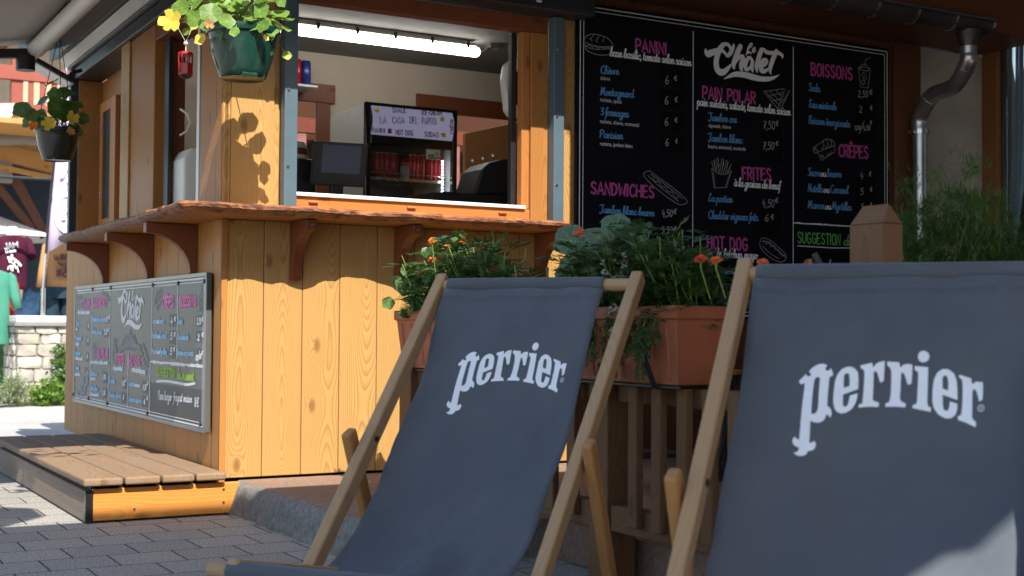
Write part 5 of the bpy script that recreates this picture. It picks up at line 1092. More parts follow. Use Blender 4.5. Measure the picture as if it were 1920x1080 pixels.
obj('foliage', lf, M['leaf_mid'], T); obj('stem', sm, M['stem'], T)
sp = [(p0(765, 508, FX-.05), .03), (p0(760, 540, FX-.06), .032), (p0(786, 570, FX-.06), .04), (p0(766, 560, FX-.08), .02), (p0(800, 525, FX-.05), .03), (p0(793, 500), .028), (p0(778, 545, FX-.07), .028), (p0(860, 447), .03), (p0(803, 475), .028), (p0(772, 580, FX-.09), .018), (p0(805, 580, FX-.07), .03), (p0(845, 520, FX-.05), .03), (p0(876, 520, FX-.05), .03)]
nasturtium('nasturtium trailing over the left end of the far flower box', Vector((FX-.02, -.76, SOILZ)), sp, 14, .12, .14, .028, M['nasturtium_mid'], [], 31, Vector((-.8, -.5, .4)))
sp = [(p0(1070, 452), .054), (p0(1096, 483), .056), (p0(1062, 505), .042), (p0(1123, 446), .045), (p0(1154, 424), .045), (p0(1027, 520), .034), (p0(1050, 519), .03), (p0(1130, 470), .035), (p0(1178, 470), .016), (p0(1110, 515), .035), (p0(1150, 520), .03), (p0(1185, 440), .014), (p0(1140, 498), .03)]
nasturtium('nasturtium with large grey green round leaves standing up in front of the large menu board', Vector((FX+.0, -1.68, SOILZ)), sp, 16, .11, .16, .032, M['nasturtium_blue'], [(p0(1088, 438), (-.5, -.6, .4), .016, M['petal_red'])], 33, Vector((-.9, -.4, .25)))
T = thing('alyssum_plant', 'sprig of tiny white flowers spilling between the nasturtium and the top of the left deckchair', 'plant', p0(1150, 560)); rng.seed(8)
lf = MB(); sm = MB(); wf = MB(); b = p0(1150, 575, FX-.04)
for i in range(34):
    x, y = (rng.gauss(1165, 14), rng.gauss(500, 14)) if i < 16 else (rng.gauss(1150, 22), rng.gauss(590, 26))
    t = p0(x, y, FX-.07+rng.uniform(-.03, .03)); sm.tube(arc(b, t, .01), .0011, 4, False)
    for k in range(9): blade(lf, b.lerp(t, .3+.7*rng.random()), rdir(), Vector((0, 0, 1)), .022, .005)
    if i < 20 or i % 3 == 0:
        for k in range(7): petal_flower(wf, t+rdir()*.009, (-.6, -.5, .6), .0035, 0, 4, .1)
obj('foliage', lf, M['leaf_mid'], T); obj('stem', sm, M['stem'], T); obj('flower', wf, M['petal_white'], T)
T = thing('dill_plant', 'feathery bright green plant rising behind the nearest deckchair, right of the pointed post', 'plant', (1.1, -2.45, .29)); rng.seed(17)
lf = MB(); sm = MB()
for i in range(75):
    x = rng.uniform(1650, 1990); top = np.interp(x, (1650, 1700, 1760, 1830, 1850, 1900, 2000), (435, 395, 365, 350, 372, 420, 440)); y = top + rng.random()**1.2*150
    if i < 5: x, y = ((1838, 300), (1832, 318), (1745, 330), (1700, 350), (1880, 380))[i]
    X = 1.1+rng.uniform(-.1, .2); t = p0(x, y, X); b = Vector((1.1+rng.uniform(-.05, .1), min(-1.98, max(-2.92, t.y+rng.uniform(-.08, .08))), .29)); k = [q_+Vector((rng.uniform(-.012, .012), rng.uniform(-.012, .012), 0))*(i_/3) for i_, q_ in enumerate(arc(b, t, .03, 9))]; sm.tube(k, [.0026*(1-.08*j) for j in range(10)], 5, False)
    for j in range(4, 10):
        for s in range(7):
            d = rdir(-.35, .6); q = k[j]; L = rng.uniform(.03, .1)
            for u in range(5):
                q2 = q+d*L*u/5; 
                for w_ in range(3):
                    e = (d*.6+rdir()*.9).normalized(); blade(lf, q2, e, Vector((0, 0, 1)), rng.uniform(.024, .042), .0028)
obj('foliage', lf, M['leaf_mid'], T); obj('stem', sm, M['stem'], T)
# a small solar lamp among the marigolds
pp = p0(836, 455, FX+.05); T = thing('solar_lamp', 'small black solar garden lamp panel standing among the orange marigolds', 'lamp', pp)
g = MB(); g.box(pp, (.014, .075, .05), (Vector((1, .3, .3)).normalized(), Vector((-.3, 1, 0)).normalized(), Vector((-.28, -.09, 1)).normalized())); obj('panel', g, M['black_gloss'], T, .004)
g = MB(); g.tube([pp-Vector((0, 0, .02)), Vector((pp.x, pp.y, .75))], .006, 8); obj('stake', g, M['black'], T)

# ---------------------------------------------------------------- things inside the kiosk
g = MB()
T = thing('work_counter', 'black worktop running inside the kiosk behind the serving window', 'counter', (1.2, .6, .16))
g.b2(.3, 3.2, .14, .95, 1.16, 1.2); obj('top', g, M['black'], T, .004)
g = MB(); g.b2(.34, 3.16, .2, .9, .16, 1.159); obj('cabinet', g, M['black'], T)
T = thing('back_counter', 'low black bench carrying the drinks fridge', 'counter', (1.8, 1.9, .16))
g = MB(); g.b2(1.05, 3.0, 1.5, 2.3, .16, 1.0); obj('top', g, M['black'], T, .004)
FY = 1.6; f0, f1 = at(686, 195, 1, FY).x, at(855, 207, 1, FY).x; fz1 = at(770, 201, 1, FY).z; fz2 = at(770, 259, 1, FY).z; fz0 = 1.001; fb = FY+.52
T = thing('display_fridge', 'white sided countertop drinks fridge with a hand written lit header and red cans behind glass', 'fridge', ((f0+f1)/2, FY+.25, fz0))
g = MB(); g.b2(f0, f0+.025, FY+.02, fb, fz0, fz1); g.b2(f1-.025, f1, FY+.02, fb, fz0, fz1); g.b2(f0+.0255, f1-.0255, FY+.06, fb, fz1-.02, fz1); obj('cabinet', g, M['white_plastic'], T, .004)
g = MB(); g.b2(f0+.026, f1-.026, fb-.03, fb-.01, fz0, fz1-.021); g.b2(f0+.026, f1-.026, FY+.05, fb-.031, fz0, fz0+.05); g.b2(f0+.026, f1-.026, FY+.05, fb-.031, fz2-.03, fz2-.005); obj('lining', g, M['black'], T)
g = MB()
for a, b, c, d in ((f0-.004, f0+.026, fz0, fz1+.006), (f1-.026, f1+.004, fz0, fz1+.006), (f0+.0265, f1-.0265, fz1-.012, fz1+.006), (f0+.0265, f1-.0265, fz2-.05, fz2), (f0+.0265, f1-.0265, fz0, fz0+.05)): g.b2(a, b, FY-.012, FY+.02, c, d)
obj('front_frame', g, M['black_gloss'], T, .003)
g = MB(); n = 12; vs = []; fs = []
for i in range(n+1):
    t = i/n; z = fz2+.002+(fz1-.014-fz2)*t; yy = FY-.006-.028*math.sin(math.pi*t); vs += [(f0+.027, yy, z), (f1-.027, yy, z)]
for i in range(n): fs.append((2*i, 2*i+1, 2*i+3, 2*i+2))
g.add(vs, fs); hd_ = obj('header_sign', g, emit('header_glow', (.25, .24, .36), .3), T, smooth=180)
P_ = {k: Pen((0, FY-.036, 0), (1, 0, 0), (0, 0, 1), (0, -1, 0)) for k in ('k', 't', 'p', 'y')}
def fp_(x, y): q = at(540+x*.27778, 100+y*.27778, 1, FY-.036); return (q.x, q.z)
def ft(k, x0, y0, x1, y1, h, t, wd=.0042): P_[k].text(t, fp_(x0, y0), fp_(x1, y1), fp_(x0, y0-h)[1]-fp_(x0, y0)[1], 'caps', wd)
ft('k', 705, 398, 797, 402, 34, 'SNACK'); ft('k', 905, 415, 1038, 418, 30, 'ICE-CREAM'); ft('k', 568, 533, 655, 538, 30, 'PANINI'); ft('k', 728, 550, 845, 556, 34, 'HOT DOG'); ft('k', 922, 562, 1018, 566, 32, 'SODAS')
ft('t', 622, 470, 665, 473, 46, 'LA'); ft('t', 705, 472, 788, 474, 42, 'CASA'); ft('t', 822, 472, 877, 476, 44, 'DEL'); ft('t', 905, 478, 1002, 482, 44, 'PAPITO')
c_ = fp_(1120, 545); q = Pen((c_[0], FY-.036, c_[1]), (0, 0, 1), (-1, 0, 0), (0, -1, 0)); q.text('CRÊPE', (0, 0), (.088, 0), .022, 'caps', .0042)
for k, nm, mt in (('k', 'menu_lettering', 'ink_black'), ('t', 'shop_lettering', 'ink_teal')): obj(nm, P_[k].mb, M[mt], T)
obj('menu_lettering', q.mb, M['ink_black'], T)
for x, y, mt in ((685, 523, 'ink_pink'), (1048, 551, 'petal_yellow'), (600, 385, 'petal_yellow'), (1040, 445, 'petal_yellow')):
    c_ = fp_(x, y); g = MB(); petal_flower(g, (c_[0], FY-.038, c_[1]), (0, -1, 0), .014, 0, 5, .05); obj('flower_doodle', g, M[mt], T)
g = MB(); g.b2(f0+.027, f1-.027, FY+.0, FY+.004, fz0+.05, fz2-.051); obj('glass_door', g, glass('fridge_glass', (.9, .92, .92), .08), T)
st0 = fp_(950, 710); st1 = fp_(1045, 650); g = MB(); g.b2(st0[0], st1[0], FY-.004, FY-.001, st0[1], st1[1]); obj('sticker', g, M['white_plastic'], T)
q = Pen((0, FY-.0045, 0), (1, 0, 0), (0, 0, 1), (0, -1, 0)); q.text('HOTEL', fp_(962, 690), fp_(1005, 690), .008, 'caps', .003); q.text('CASTILLAN', fp_(962, 705), fp_(1040, 706), .007, 'caps', .003); q.stroke(cr([fp_(1008, 675), fp_(1020, 665), fp_(1030, 680), fp_(1015, 685)]), .003); obj('sticker_lettering', q.mb, M['ink_black'], T)
shz = at(720, 334, 1, FY+.05).z
g = MB(); g.b2(f0+.03, f1-.03, FY+.06, fb-.04, shz-.006, shz); g.tube([(f0+.03, FY+.055, shz+.03), (f1-.03, FY+.055, shz+.03)], .003, 6); g.b2(f0+.03, f1-.03, FY+.05, FY+.056, shz-.01, shz+.006); obj('shelf', g, M['steel'], T)
led = MB(); x = at(830, 330, 1, FY+.03).x
for i in range(24): z = fz0+.1+i*.0155*1.2
zz = fz0+.08
while zz < fz2-.1: led.b2(x-.005, x+.005, FY+.03, FY+.036, zz, zz+.009); zz += .019
obj('led_strip', led, emit('led', (.85, .93, 1), 5), T)
def can(pos, r, h, mat, label, group, name='drink_can'):
    x, y, z = pos; T = thing(name, label, 'can', pos, group)
    g = MB(); g.lathe([(r*.8, z), (r, z+.006), (r, z+h-.012), (r*.82, z+h)], (x, y, 0), 18); obj('body', g, mat, T, smooth=50)
    g = MB(); g.lathe([(r*.82, z+h+.0005), (r*.82, z+h+.002), (r*.76, z+h+.002), (r*.74, z+h-.002)], (x, y, 0), 18); obj('lid', g, M['steel'], T, smooth=50)
    return T
M['can_red'] = plain('can_red', (.42, .012, .02), .25, .3, .5, .1); M['can_blue'] = plain('can_blue', (.02, .04, .22), .25, .3, .5, .1); M['can_silver'] = plain('can_silver', (.55, .55, .56), .3, .6, .5, .1)
first = None; i = 0
for row, yy in enumerate((FY+.1, FY+.18)):
    for x in (601, 632, 668, 712, 826, 855, 893, 950, 985, 1020):
        X = at(540+x*.27778, 330, 1, FY+.1).x + row*.02
        if X > f1-.05 or X < f0+.05: continue
        if first is None: first = can((X, yy, shz+.001), .0265, .145, M['can_red'], 'slim red drink can on the upper shelf of the display fridge', 'red cans in the fridge')
        else: copy_tree(first, loc=(X, yy, shz+.001))
c_ = at(540+785*.27778, 100+845*.27778, 1, FY+.09)
T = thing('glass_jar', 'pale glass jar with a red lid between the red cans in the fridge', 'jar', (c_.x, FY+.09, shz+.001))
g = MB(); g.lathe([(.025, shz+.001), (.028, shz+.006), (.028, shz+.07), (.022, shz+.08)], (c_.x, FY+.09, 0), 16); obj('body', g, plain('jar_glass', (.45, .45, .43), .2, 0, .5, .1), T, smooth=50)
g = MB(); g.lathe([(.026, shz+.08), (.026, shz+.1), (.02, shz+.103)], (c_.x, FY+.09, 0), 16); obj('lid', g, M['can_red'], T, smooth=50)
T = thing('bread_loaf', 'long dark plaited loaf lying on the lower shelf of the display fridge', 'bread', ((f0+f1)/2, FY+.15, shz-.12))
g = MB(); vs = []
z = shz-.11
g.b2(f0+.03, f1-.03, FY+.06, fb-.04, z-.046, z-.04)
for i in range(9):
    x = f0+.09+i*.042; g.tube([(x-.03, FY+.11, z-.02), (x, FY+.13, z), (x+.03, FY+.15, z-.02)], [.012, .02, .012], 8)
obj('crust', g, plain('crust', (.12, .06, .03), .6, 0, .3, .3), T, smooth=50)
for i, x in enumerate((628, 660, 820, 870, 940, 985)):
    X = at(540+x*.27778, 350, 1, FY+.08).x; cpos = (X, FY+.08, shz-.155-.1); can(cpos, .03, .105, M['can_silver'] if i % 2 else M['leaf_yellow'], ['yellow topped', 'silver'][i % 2]+' can in the bottom row of the display fridge', ['yellow', 'silver'][i % 2]+' cans in the bottom of the fridge')
# till screen
TY = .5
a, b = at(597, 268, 1, TY), at(683, 356, 1, TY)
T = thing('till_screen', 'black touch screen till with a bluish display behind the serving window', 'till', ((a.x+b.x)/2, TY, 1.2))
ax = (Vector((1, -.12, 0)).normalized(), Vector((.12, .97, .2)).normalized(), Vector((0, -.2, .98)).normalized()); ax = (ax[0], ax[2].cross(ax[0]).normalized(), ax[2])
c0 = (Vector(a)+Vector(b))/2 + Vector((-.012, 0, .01)); g = MB(); g.box(c0, (b.x-a.x+.03, .025, a.z-b.z), ax); obj('housing', g, M['black'], T, .008)
cs = c0 - ax[1]*.0135 + ax[2]*.012; g = MB(); s0 = .16; g.add([cs+ax[0]*u+ax[2]*v for u, v in ((-.085, -.052), (.095, -.052), (.095, .075), (-.085, .075))], [(0, 1, 2, 3)]); obj('display', g, emit('till_display', (.02, .026, .042), .25), T)
g = MB(); g.bar(c0-Vector((0, -.02, .05)), (c0.x, TY+.06, 1.203), .06, .03, (0, 1, 0)); g.b2(c0.x-.09, c0.x+.09, TY-.02, TY+.14, 1.2005, 1.215); obj('stand', g, M['black'], T, .004)
# coffee machine
a, b = at(546, 250, 1, .62), at(586, 360, 1, .62)
T = thing('coffee_machine', 'black coffee machine with a white rounded top left of the till', 'coffee machine', (a.x+.03, .7, 1.2))
g = MB(); g.b2(a.x-.06, b.x+.01, .6, .82, 1.2005, at(570, 298, 1, .62).z); obj('body', g, M['black'], T, .01)
g = MB(); zt_ = at(570, 298, 1, .62).z; xm = (a.x+b.x)/2-.02; g.lathe([(.07, zt_+.001), (.072, zt_+.02), (.07, zt_+.06), (.06, zt_+.082), (.02, zt_+.09)], (xm, .7, 0), 22); obj('lid', g, M['white_plastic'], T, smooth=50)
g = MB(); g.lathe([(.0725, zt_+.022), (.0735, zt_+.025), (.0735, zt_+.05), (.0725, zt_+.053)], (xm, .7, 0), 22, cap=False); obj('brown_band', g, M['red_wood'], T, smooth=50)
# grill
gy = .62
T = thing('contact_grill', 'black contact grill with three chrome knobs in the right corner of the window', 'grill', (1.5, gy, 1.2))
def gp(x, y): q = at(x, y, 1, gy); return (q.x, q.z)
poly = [gp(885, 366), gp(893, 340), gp(900, 318), gp(915, 306), gp(942, 298), gp(958, 300), gp(985, 366)]
g = MB(); g.prism(poly, (0, gy-.02, 0), (1, 0, 0), (0, 0, 1), (0, 1, 0), .22); obj('lid', g, M['black'], T, .01)
x0_, x1_ = gp(800, 366)[0], gp(985, 366)[0]; g = MB(); g.b2(x0_, x1_, gy-.06, gy+.25, 1.2005, gp(880, 366)[1]-.002)
for i in range(6): g.b2(x0_+.06, x1_-.02, gy-.058+i*.008, gy-.054+i*.008, gp(880, 366)[1]-.0018, gp(880, 366)[1]+.004)
obj('base', g, M['black'], T, .004)
for x, y in ((881, 304), (900, 300), (919, 295)):
    q = gp(x, y); g = MB(); g.lathe([(.004, 0), (.008, .004), (.008, .014), (.004, .018)], (q[0], gy-.03, q[1]-.006), 12); obj('knob', g, M['steel'], T, smooth=40)
yy = 1.25
pl = [at(872, 250, 1, yy), at(975, 229, 1, yy), at(975, 362, 1, yy), at(872, 362, 1, yy)]
T = obj('wooden_screen', (lambda g: (g.prism([(q.x, q.z) for q in pl[:2]]+[(pl[2].x, 1.0), (pl[3].x, 1.0)], (0, yy, 0), (1, 0, 0), (0, 0, 1), (0, 1, 0), .03, grain='u'), g)[1])(MB()), M['ply'], org=(2, yy, 1), bevel=.004)
tag(T, 'orange brown slanted wooden board standing upright right of the fridge', 'board')
yy = .32; a, b = at(945, 108, 1, yy), at(985, 222, 1, yy)
T = thing('towel_dispenser', 'white rounded dispenser mounted high at the right side of the window', 'dispenser', (a.x, yy, b.z))
g = MB(); g.prism([(a.x+.012, a.z-.03), (a.x+.06, a.z+.01), (b.x+.02, a.z+.01), (b.x+.02, b.z), (a.x+.045, b.z), (a.x+.02, b.z+.03), (a.x, a.z-.1)], (0, yy, 0), (1, 0, 0), (0, 0, 1), (0, 1, 0), .05); obj('body', g, M['white_plastic'], T, .014, seg=3)
g = MB(); g.b2(a.x+.058, b.x+.018, yy-.003, yy-.0005, b.z+.06, a.z-.06); obj('window', g, M['black_gloss'], T)
# tube lamp
ly = 1.8; xa_, xb_ = at(548, 55, 1, ly).x, at(899, 97, 1, ly).x; lz = at(720, 76, 1, ly).z
T = thing('ceiling_lamp', 'long white fluorescent tube lamp glowing under the kiosk ceiling', 'lamp', ((xa_+xb_)/2, ly, lz))
g = MB(); pts = [(xa_-.3, ly, lz), (xb_-.03, ly, lz), (xb_-.012, ly, lz), (xb_, ly, lz)]; g.tube(pts, [.03, .03, .026, .012], 16); obj('diffuser', g, emit('tube_glow', (1, .96, .9), 6.5), T, smooth=50)
g = MB(); g.b2(xa_-.3, xb_-.03, ly-.028, ly+.028, lz+.028, lz+.045)
g.b2(xa_-.2, xb_-.1, ly-.015, ly+.015, lz+.0455, zc-.001); obj('housing', g, M['beige_metal'], T, .003)
g = MB(); xx = xa_+.14
while xx < xb_: g.b2(xx-.01, xx+.01, ly-.033, ly-.0285, lz+.01, lz+.05); xx += .235
obj('clip', g, M['dark_metal'], T, .001)
g = MB(); g.tube([(xb_+.001, ly, lz), (xb_+.04, ly, lz+.015), (xb_+.09, ly+.02, lz+.03)], .008, 8); g.b2(xb_+.06, xb_+.13, ly-.02, ly+.05, lz+.035, zc-.001); obj('cable', g, M['steel'], T, .002)
# cans on the wall shelf
yy = 2.45; s0 = at(587, 166, 1, yy); c1, c2 = at(577-6, 160, 1, yy), at(555, 160, 1, yy)
T = thing('wall_shelf', 'thin grey shelf fixed over the left back window', 'shelf', (s0.x-.3, 2.6, s0.z)); g = MB(); g.b2(s0.x-.5, s0.x, yy-.08, 2.618, s0.z-.008, s0.z+.006); obj('board', g, M['white_metal'], T, .002)
can((c1.x, yy-.02, s0.z+.007), .03, .152, M['can_blue'], 'tall blue drink can at the end of the wall shelf', 'cans on the wall shelf'); can((c2.x-.005, yy-.02, s0.z+.007), .03, .155, M['can_red'], 'tall red drink can beside the blue one on the wall shelf', 'cans on the wall shelf')
# paper roll box seen through the side window
T = thing('paper_roll_holder', 'white box shaped paper roll holder with a curved handle behind the corner window', 'dispenser', (.3, .7, 1.2))
q0_, q1_ = at(333, 280, 1, .9), at(374, 378, 1, .9)
g = MB(); g.prism([(q0_.x, 1.2), (q0_.x, q0_.z-.05), (q0_.x+.03, q0_.z), (q1_.x+.06, q0_.z), (q1_.x+.06, 1.2)], (0, .8, 0), (1, 0, 0), (0, 0, 1), (0, 1, 0), .2); obj('body', g, M['white_plastic'], T, .012, seg=3)
g = MB(); a = q0_.x-.02; g.tube([(a, .8, q0_.z+.05), (a+.03, .79, q0_.z+.07), (a+.045, .79, q0_.z+.11), (a+.03, .79, q0_.z+.15), (a, .8, q0_.z+.17)], .005, 8); obj('handle', g, M['white_metal'], T, smooth=50)
g = MB(); g.b2(.2, 1.0, .75, 1.4, 1.15, 1.199)
tag(obj('side_counter', g, M['black'], org=(.5, 1, 1.15), bevel=.003), 'dark worktop behind the corner side window', 'counter')
# ---------------------------------------------------------------- awning and flood lamp
T = thing('awning', 'pale grey extended fabric awning over the step side of the kiosk', 'awning', (-.3, 1, 2.3))
AY0, AY1, AX, AZ_ = -.6, 1.72, -.45, 2.06
g = MB(); g.tube([(AX, AY0, AZ_), (AX, AY1, AZ_)], .038, 16); obj('roller_tube', g, M['beige_metal'], T, smooth=40)
g = MB(); g.b2(AX-.05, AX+.04, AY0, AY1, AZ_+.075, AZ_+.12); g.b2(AX+.0405, AX+.055, AY0, AY1, AZ_-.01, AZ_+.12); obj('cassette', g, M['dark_metal'], T, .004)
g = MB(); n = 16; vs = []; fs = []
for i in range(n+1):
    t = i/n; x = AX-.01-1.9*t; z = AZ_+.045-.26*t-.03*math.sin(math.pi*t); vs += [(x, AY0+.03, z), (x, AY1-.03, z)]
for i in range(n): fs.append((2*i, 2*i+1, 2*i+3, 2*i+2))
g.add(vs, fs); f = obj('fabric', g, M['awning'], T, smooth=180); sm_ = f.modifiers.new('solid', 'SOLIDIFY'); sm_.thickness = .002
g = MB(); g.b2(AX-1.98, AX-1.9, AY0, AY1, AZ_-.26, AZ_-.19); obj('front_bar', g, M['white_metal'], T, .006)
for y in (AY1-.12, AY0+.15):
    g = MB(); g.bar((AX-.02, y, AZ_-.02), (AX-.95, y, AZ_-.14), .05, .045); g.bar((AX-.95, y, AZ_-.15), (AX-1.9, y, AZ_-.24), .045, .04); o = obj('folding_arm', g, M['black'], T, .006)
    for x_, z_, r_ in ((AX-.04, AZ_-.07, .045), (AX-.95, AZ_-.15, .035)): s = MB(); s.tube([(x_, y, z_+.035), (x_, y, z_-.035)], r_, 14); obj('joint', s, M['black'], o, smooth=40)
p = at(90, 133, 1, 2.45); T = thing('flood_lamp', 'slim black flood lamp on a short bracket under the awning end', 'lamp', p)
ax = [Vector((at(130, 160, 1, 2.4)-at(48, 113, 1, 2.4)).normalized())]; ax.append(Vector((0, 1, 0))); ax.append(ax[0].cross(ax[1]).normalized()); ax[1] = ax[2].cross(ax[0])
g = MB(); g.box(p, (.29, .2, .028), ax); obj('housing', g, M['black'], T, .008)
g = MB(); g.box(p-ax[2]*math.copysign(.0155, ax[2].z), (.25, .17, .003), ax); obj('glass', g, plain('lamp_glass', (.5, .5, .46), .15, 0, .5, .05), T)
g = MB(); e = at(135, 150, 1, 2.45); g.bar(p+ax[0]*.1, e+Vector((.0, 0, .04)), .02, .02); g.bar(e+Vector((0, 0, .04)), (-.05, 2.45, e.z+.06), .02, .02); obj('bracket', g, M['black'], T, .003)

# ---------------------------------------------------------------- terrace furniture behind the fence
def bistro(x, y, rot, label):
    T = thing('folding_chair', label, 'chair', (0, 0, 0), 'folding chairs behind the fence')
    for i in range(4): g = MB(); g.b2(-.2, .2, -.19+i*.1, -.11+i*.1, .44, .458, 0); obj('seat_slat', g, M['frame_wood'], T, .004)
    for z in (.68, .79): g = MB(); g.b2(-.2, .2, .235, .25, z, z+.07, 0); obj('back_slat', g, M['frame_wood'], T, .004)
    for s in (-.21, .21):
        g = MB(); g.bar((s, -.22, .0), (s, .23, .88), .014, .022, (0, 0, 1)); obj('leg', g, M['black'], T, .002)
        g = MB(); g.bar((s*.93, .26, .0), (s*.93, -.18, .44), .014, .022, (0, 0, 1)); obj('leg', g, M['black'], T, .002)
    g = MB(); g.bar((-.21, .14, .05+.12), (.21, .14, .05+.12), .012, .012); obj('crossbar', g, M['black'], T)
    g = MB(); g.bar((-.21, -.2, .43), (.21, -.2, .43), .012, .02); obj('crossbar', g, M['black'], T)
    T.location = (x, y, .12); T.rotation_euler = (0, 0, rot)
bistro(1.35, -1.15, 2.2, 'slatted folding chair with black metal legs seen between pickets under the middle flower box'); bistro(1.95, -1.55, .9, 'second slatted folding chair, farther right behind the fence and nearest deckchair')
T = thing('bistro_table', 'dark round bistro table behind the picket fence', 'table', (1.9, -.75, .12))
g = MB(); g.lathe([(.3, .82), (.31, .825), (.31, .84), (.3, .845)], (1.9, -.75, 0), 32); obj('tabletop', g, M['dark_metal'], T, smooth=40)
g = MB(); g.tube([(1.9, -.75, .16), (1.9, -.75, .82)], .025, 12); g.lathe([(.2, .12), (.2, .135), (.03, .17)], (1.9, -.75, 0), 24); obj('pedestal', g, M['black'], T, smooth=40)

# ---------------------------------------------------------------- far left: stone pillar, shop corner, timbers, balcony
YP = 7.5
def wp(x, y, Y=YP): return at(x, y, 1, Y)
def stone_mat():
    k = NT('masonry'); tc = k.n('TexCoord').outputs['Object']; n = k.noise(tc, 7, 5); g_ = k.n('NewGeometry').outputs['Random Per Island']
    c = k.mix(g_, (.36, .31, .24), (.52, .5, .45)); c = k.mix(k.ramp(n, .35, .7), c, (.27, .25, .22))
    k.P(Base_Color=c, Roughness=.9, Specular_IOR_Level=.2, Normal=k.bump(k.noise(tc, 30, 5), .7, .01)); return k.m
M['masonry'] = stone_mat(); M['mortar'] = plain('mortar', (.25, .23, .2), .95, 0, .1, .2, 30, .5, 80)
a, b = wp(33, 600), wp(132, 757); T = thing('stone_pillar', 'short sunlit rough stone pillar with a pale slab cap', 'pillar', ((a.x+b.x)/2, YP, 0))
rng.seed(4); xx0, xx1, zt_ = a.x, b.x+.1, wp(80, 612).z
g = MB(); g.b2(xx0+.015, xx1-.015, YP+.015, YP+.42, 0, zt_); obj('core', g, M['mortar'], T)
g = MB(); z = .0
def rock(x0, x1, y0, y1, z0, z1):
    c = Vector(((x0+x1)/2, (y0+y1)/2, (z0+z1)/2)); h = Vector(((x1-x0)/2, (y1-y0)/2, (z1-z0)/2)); vs = []
    n = 4; fs = []
    bm = bmesh.new(); bmesh.ops.create_cube(bm, size=2); bmesh.ops.subdivide_edges(bm, edges=bm.edges[:], cuts=2, use_grid_fill=True)
    for v in bm.verts:
        w_ = v.co.copy(); L = max(abs(w_.x)**12+abs(w_.y)**12+abs(w_.z)**12, 1e-6)**(1/12); w_ = w_/L; q = c+Vector((w_.x*h.x, w_.y*h.y, w_.z*h.z)); q += noise.noise_vector(q*16)*.02; vs.append(q)
    bm.verts.index_update(); g.add(vs, [tuple(v.index for v in f.verts) for f in bm.faces]); bm.free()
while z < zt_-.03:
    h = min(rng.uniform(.07, .14), zt_-z); x = xx0
    while x < xx1-.02:
        w_ = min(rng.uniform(.12, .26), xx1-x); rock(x+.004, x+w_-.004, YP-.01, YP+.12, z+.004, z+h-.004); x += w_
    y = YP
    while y < YP+.4:
        w_ = rng.uniform(.12, .2); rock(xx0-.012, xx0+.06, y+.13, y+.13+w_-.008, z+.004, z+h-.004); y += w_
    z += h
obj('stone', g, M['masonry'], T, smooth=40)
g = MB(); g.b2(xx0-.03, xx1+.02, YP-.04, YP+.46, zt_+.001, zt_+.035); obj('cap', g, plain('cap_dark', (.2, .19, .18), .8), T, .006)
g = MB(); g.b2(xx0-.015, xx1+.01, YP-.03, YP+.45, zt_+.0355, wp(80, 592).z); obj('cap_slab', g, M['stone_white'], T, .008)
zs = wp(80, 592).z
p = wp(80, 592, YP+.25); T = thing('flag_pole', 'grey metal tube standing on the stone pillar below the feather banner', 'pole', (p.x, YP+.25, zs))
g = MB(); g.tube([(p.x, YP+.25, zs+.001), (p.x, YP+.25, wp(80, 540, YP+.25).z)], .022, 12); g.tube([(p.x, YP+.25, wp(80, 540, YP+.25).z), (wp(105, 300, YP+.25).x, YP+.25, wp(105, 300, YP+.25).z), (wp(125, 120, YP+.25).x, YP+.25, wp(125, 120, YP+.25).z)], .012, 8); obj('tube', g, M['steel'], T, smooth=40)
T = thing('feather_banner', 'pale lilac feather banner with a white round emblem on a dark pole', 'banner', wp(110, 465))
Yf = YP+.22; L_ = [(86, 475), (92, 400), (98, 340), (103, 290), (110, 220), (125, 155), (140, 130)]; Rr = [(150, 440), (152, 400), (156, 340), (160, 290), (165, 220), (170, 155), (170, 130)]
vs = []; fs = []
for (x0, y0), (x1, y1) in zip(L_, Rr):
    for t in range(7): q = wp(x0+(x1-x0)*t/6, y0+(y1-y0)*t/6, Yf); vs.append((q.x, q.y+.02*math.sin(t*1.3+y0*.02), q.z))
for j in range(6):
    for t in range(6): A = j*7+t; fs.append((A, A+1, A+8, A+7))
g = MB(); g.add(vs, fs); c_ = obj('cloth', g, plain('banner_cloth', (.46, .4, .54), .8, 0, .1, .04), T, smooth=180); s = c_.modifiers.new('solid', 'SOLIDIFY'); s.thickness = .002
pn = Pen((0, Yf-.03, 0), (1, 0, 0), (0, 0, 1), (0, -1, 0)); W2 = lambda x, y: (lambda q: (q.x, q.z))(wp(x, y, Yf-.03))
pn.stroke([(W2(124+18*math.cos(t*.35), 398+34*math.sin(t*.35))) for t in range(3, 19)], .045); pn.text('LA', W2(112, 428), W2(124, 428), .045, 'caps', .012); pn.text('BAR', W2(126, 425), W2(142, 420), .04, 'caps', .012)
pn.stroke(cr([W2(118, 410), W2(124, 392), W2(134, 402), W2(126, 412), W2(118, 400)]), .03); pn.stroke(cr([W2(116, 330), W2(126, 312), W2(136, 325), W2(128, 340)]), .04); pn.stroke(cr([W2(122, 318), W2(132, 305), W2(138, 312)]), .035); obj('emblem', pn.mb, M['ink_white'], T)
g = MB(); g.tube([wp(*q, Yf) for q in L_], .012, 8); obj('pole', g, M['black'], T, smooth=40)
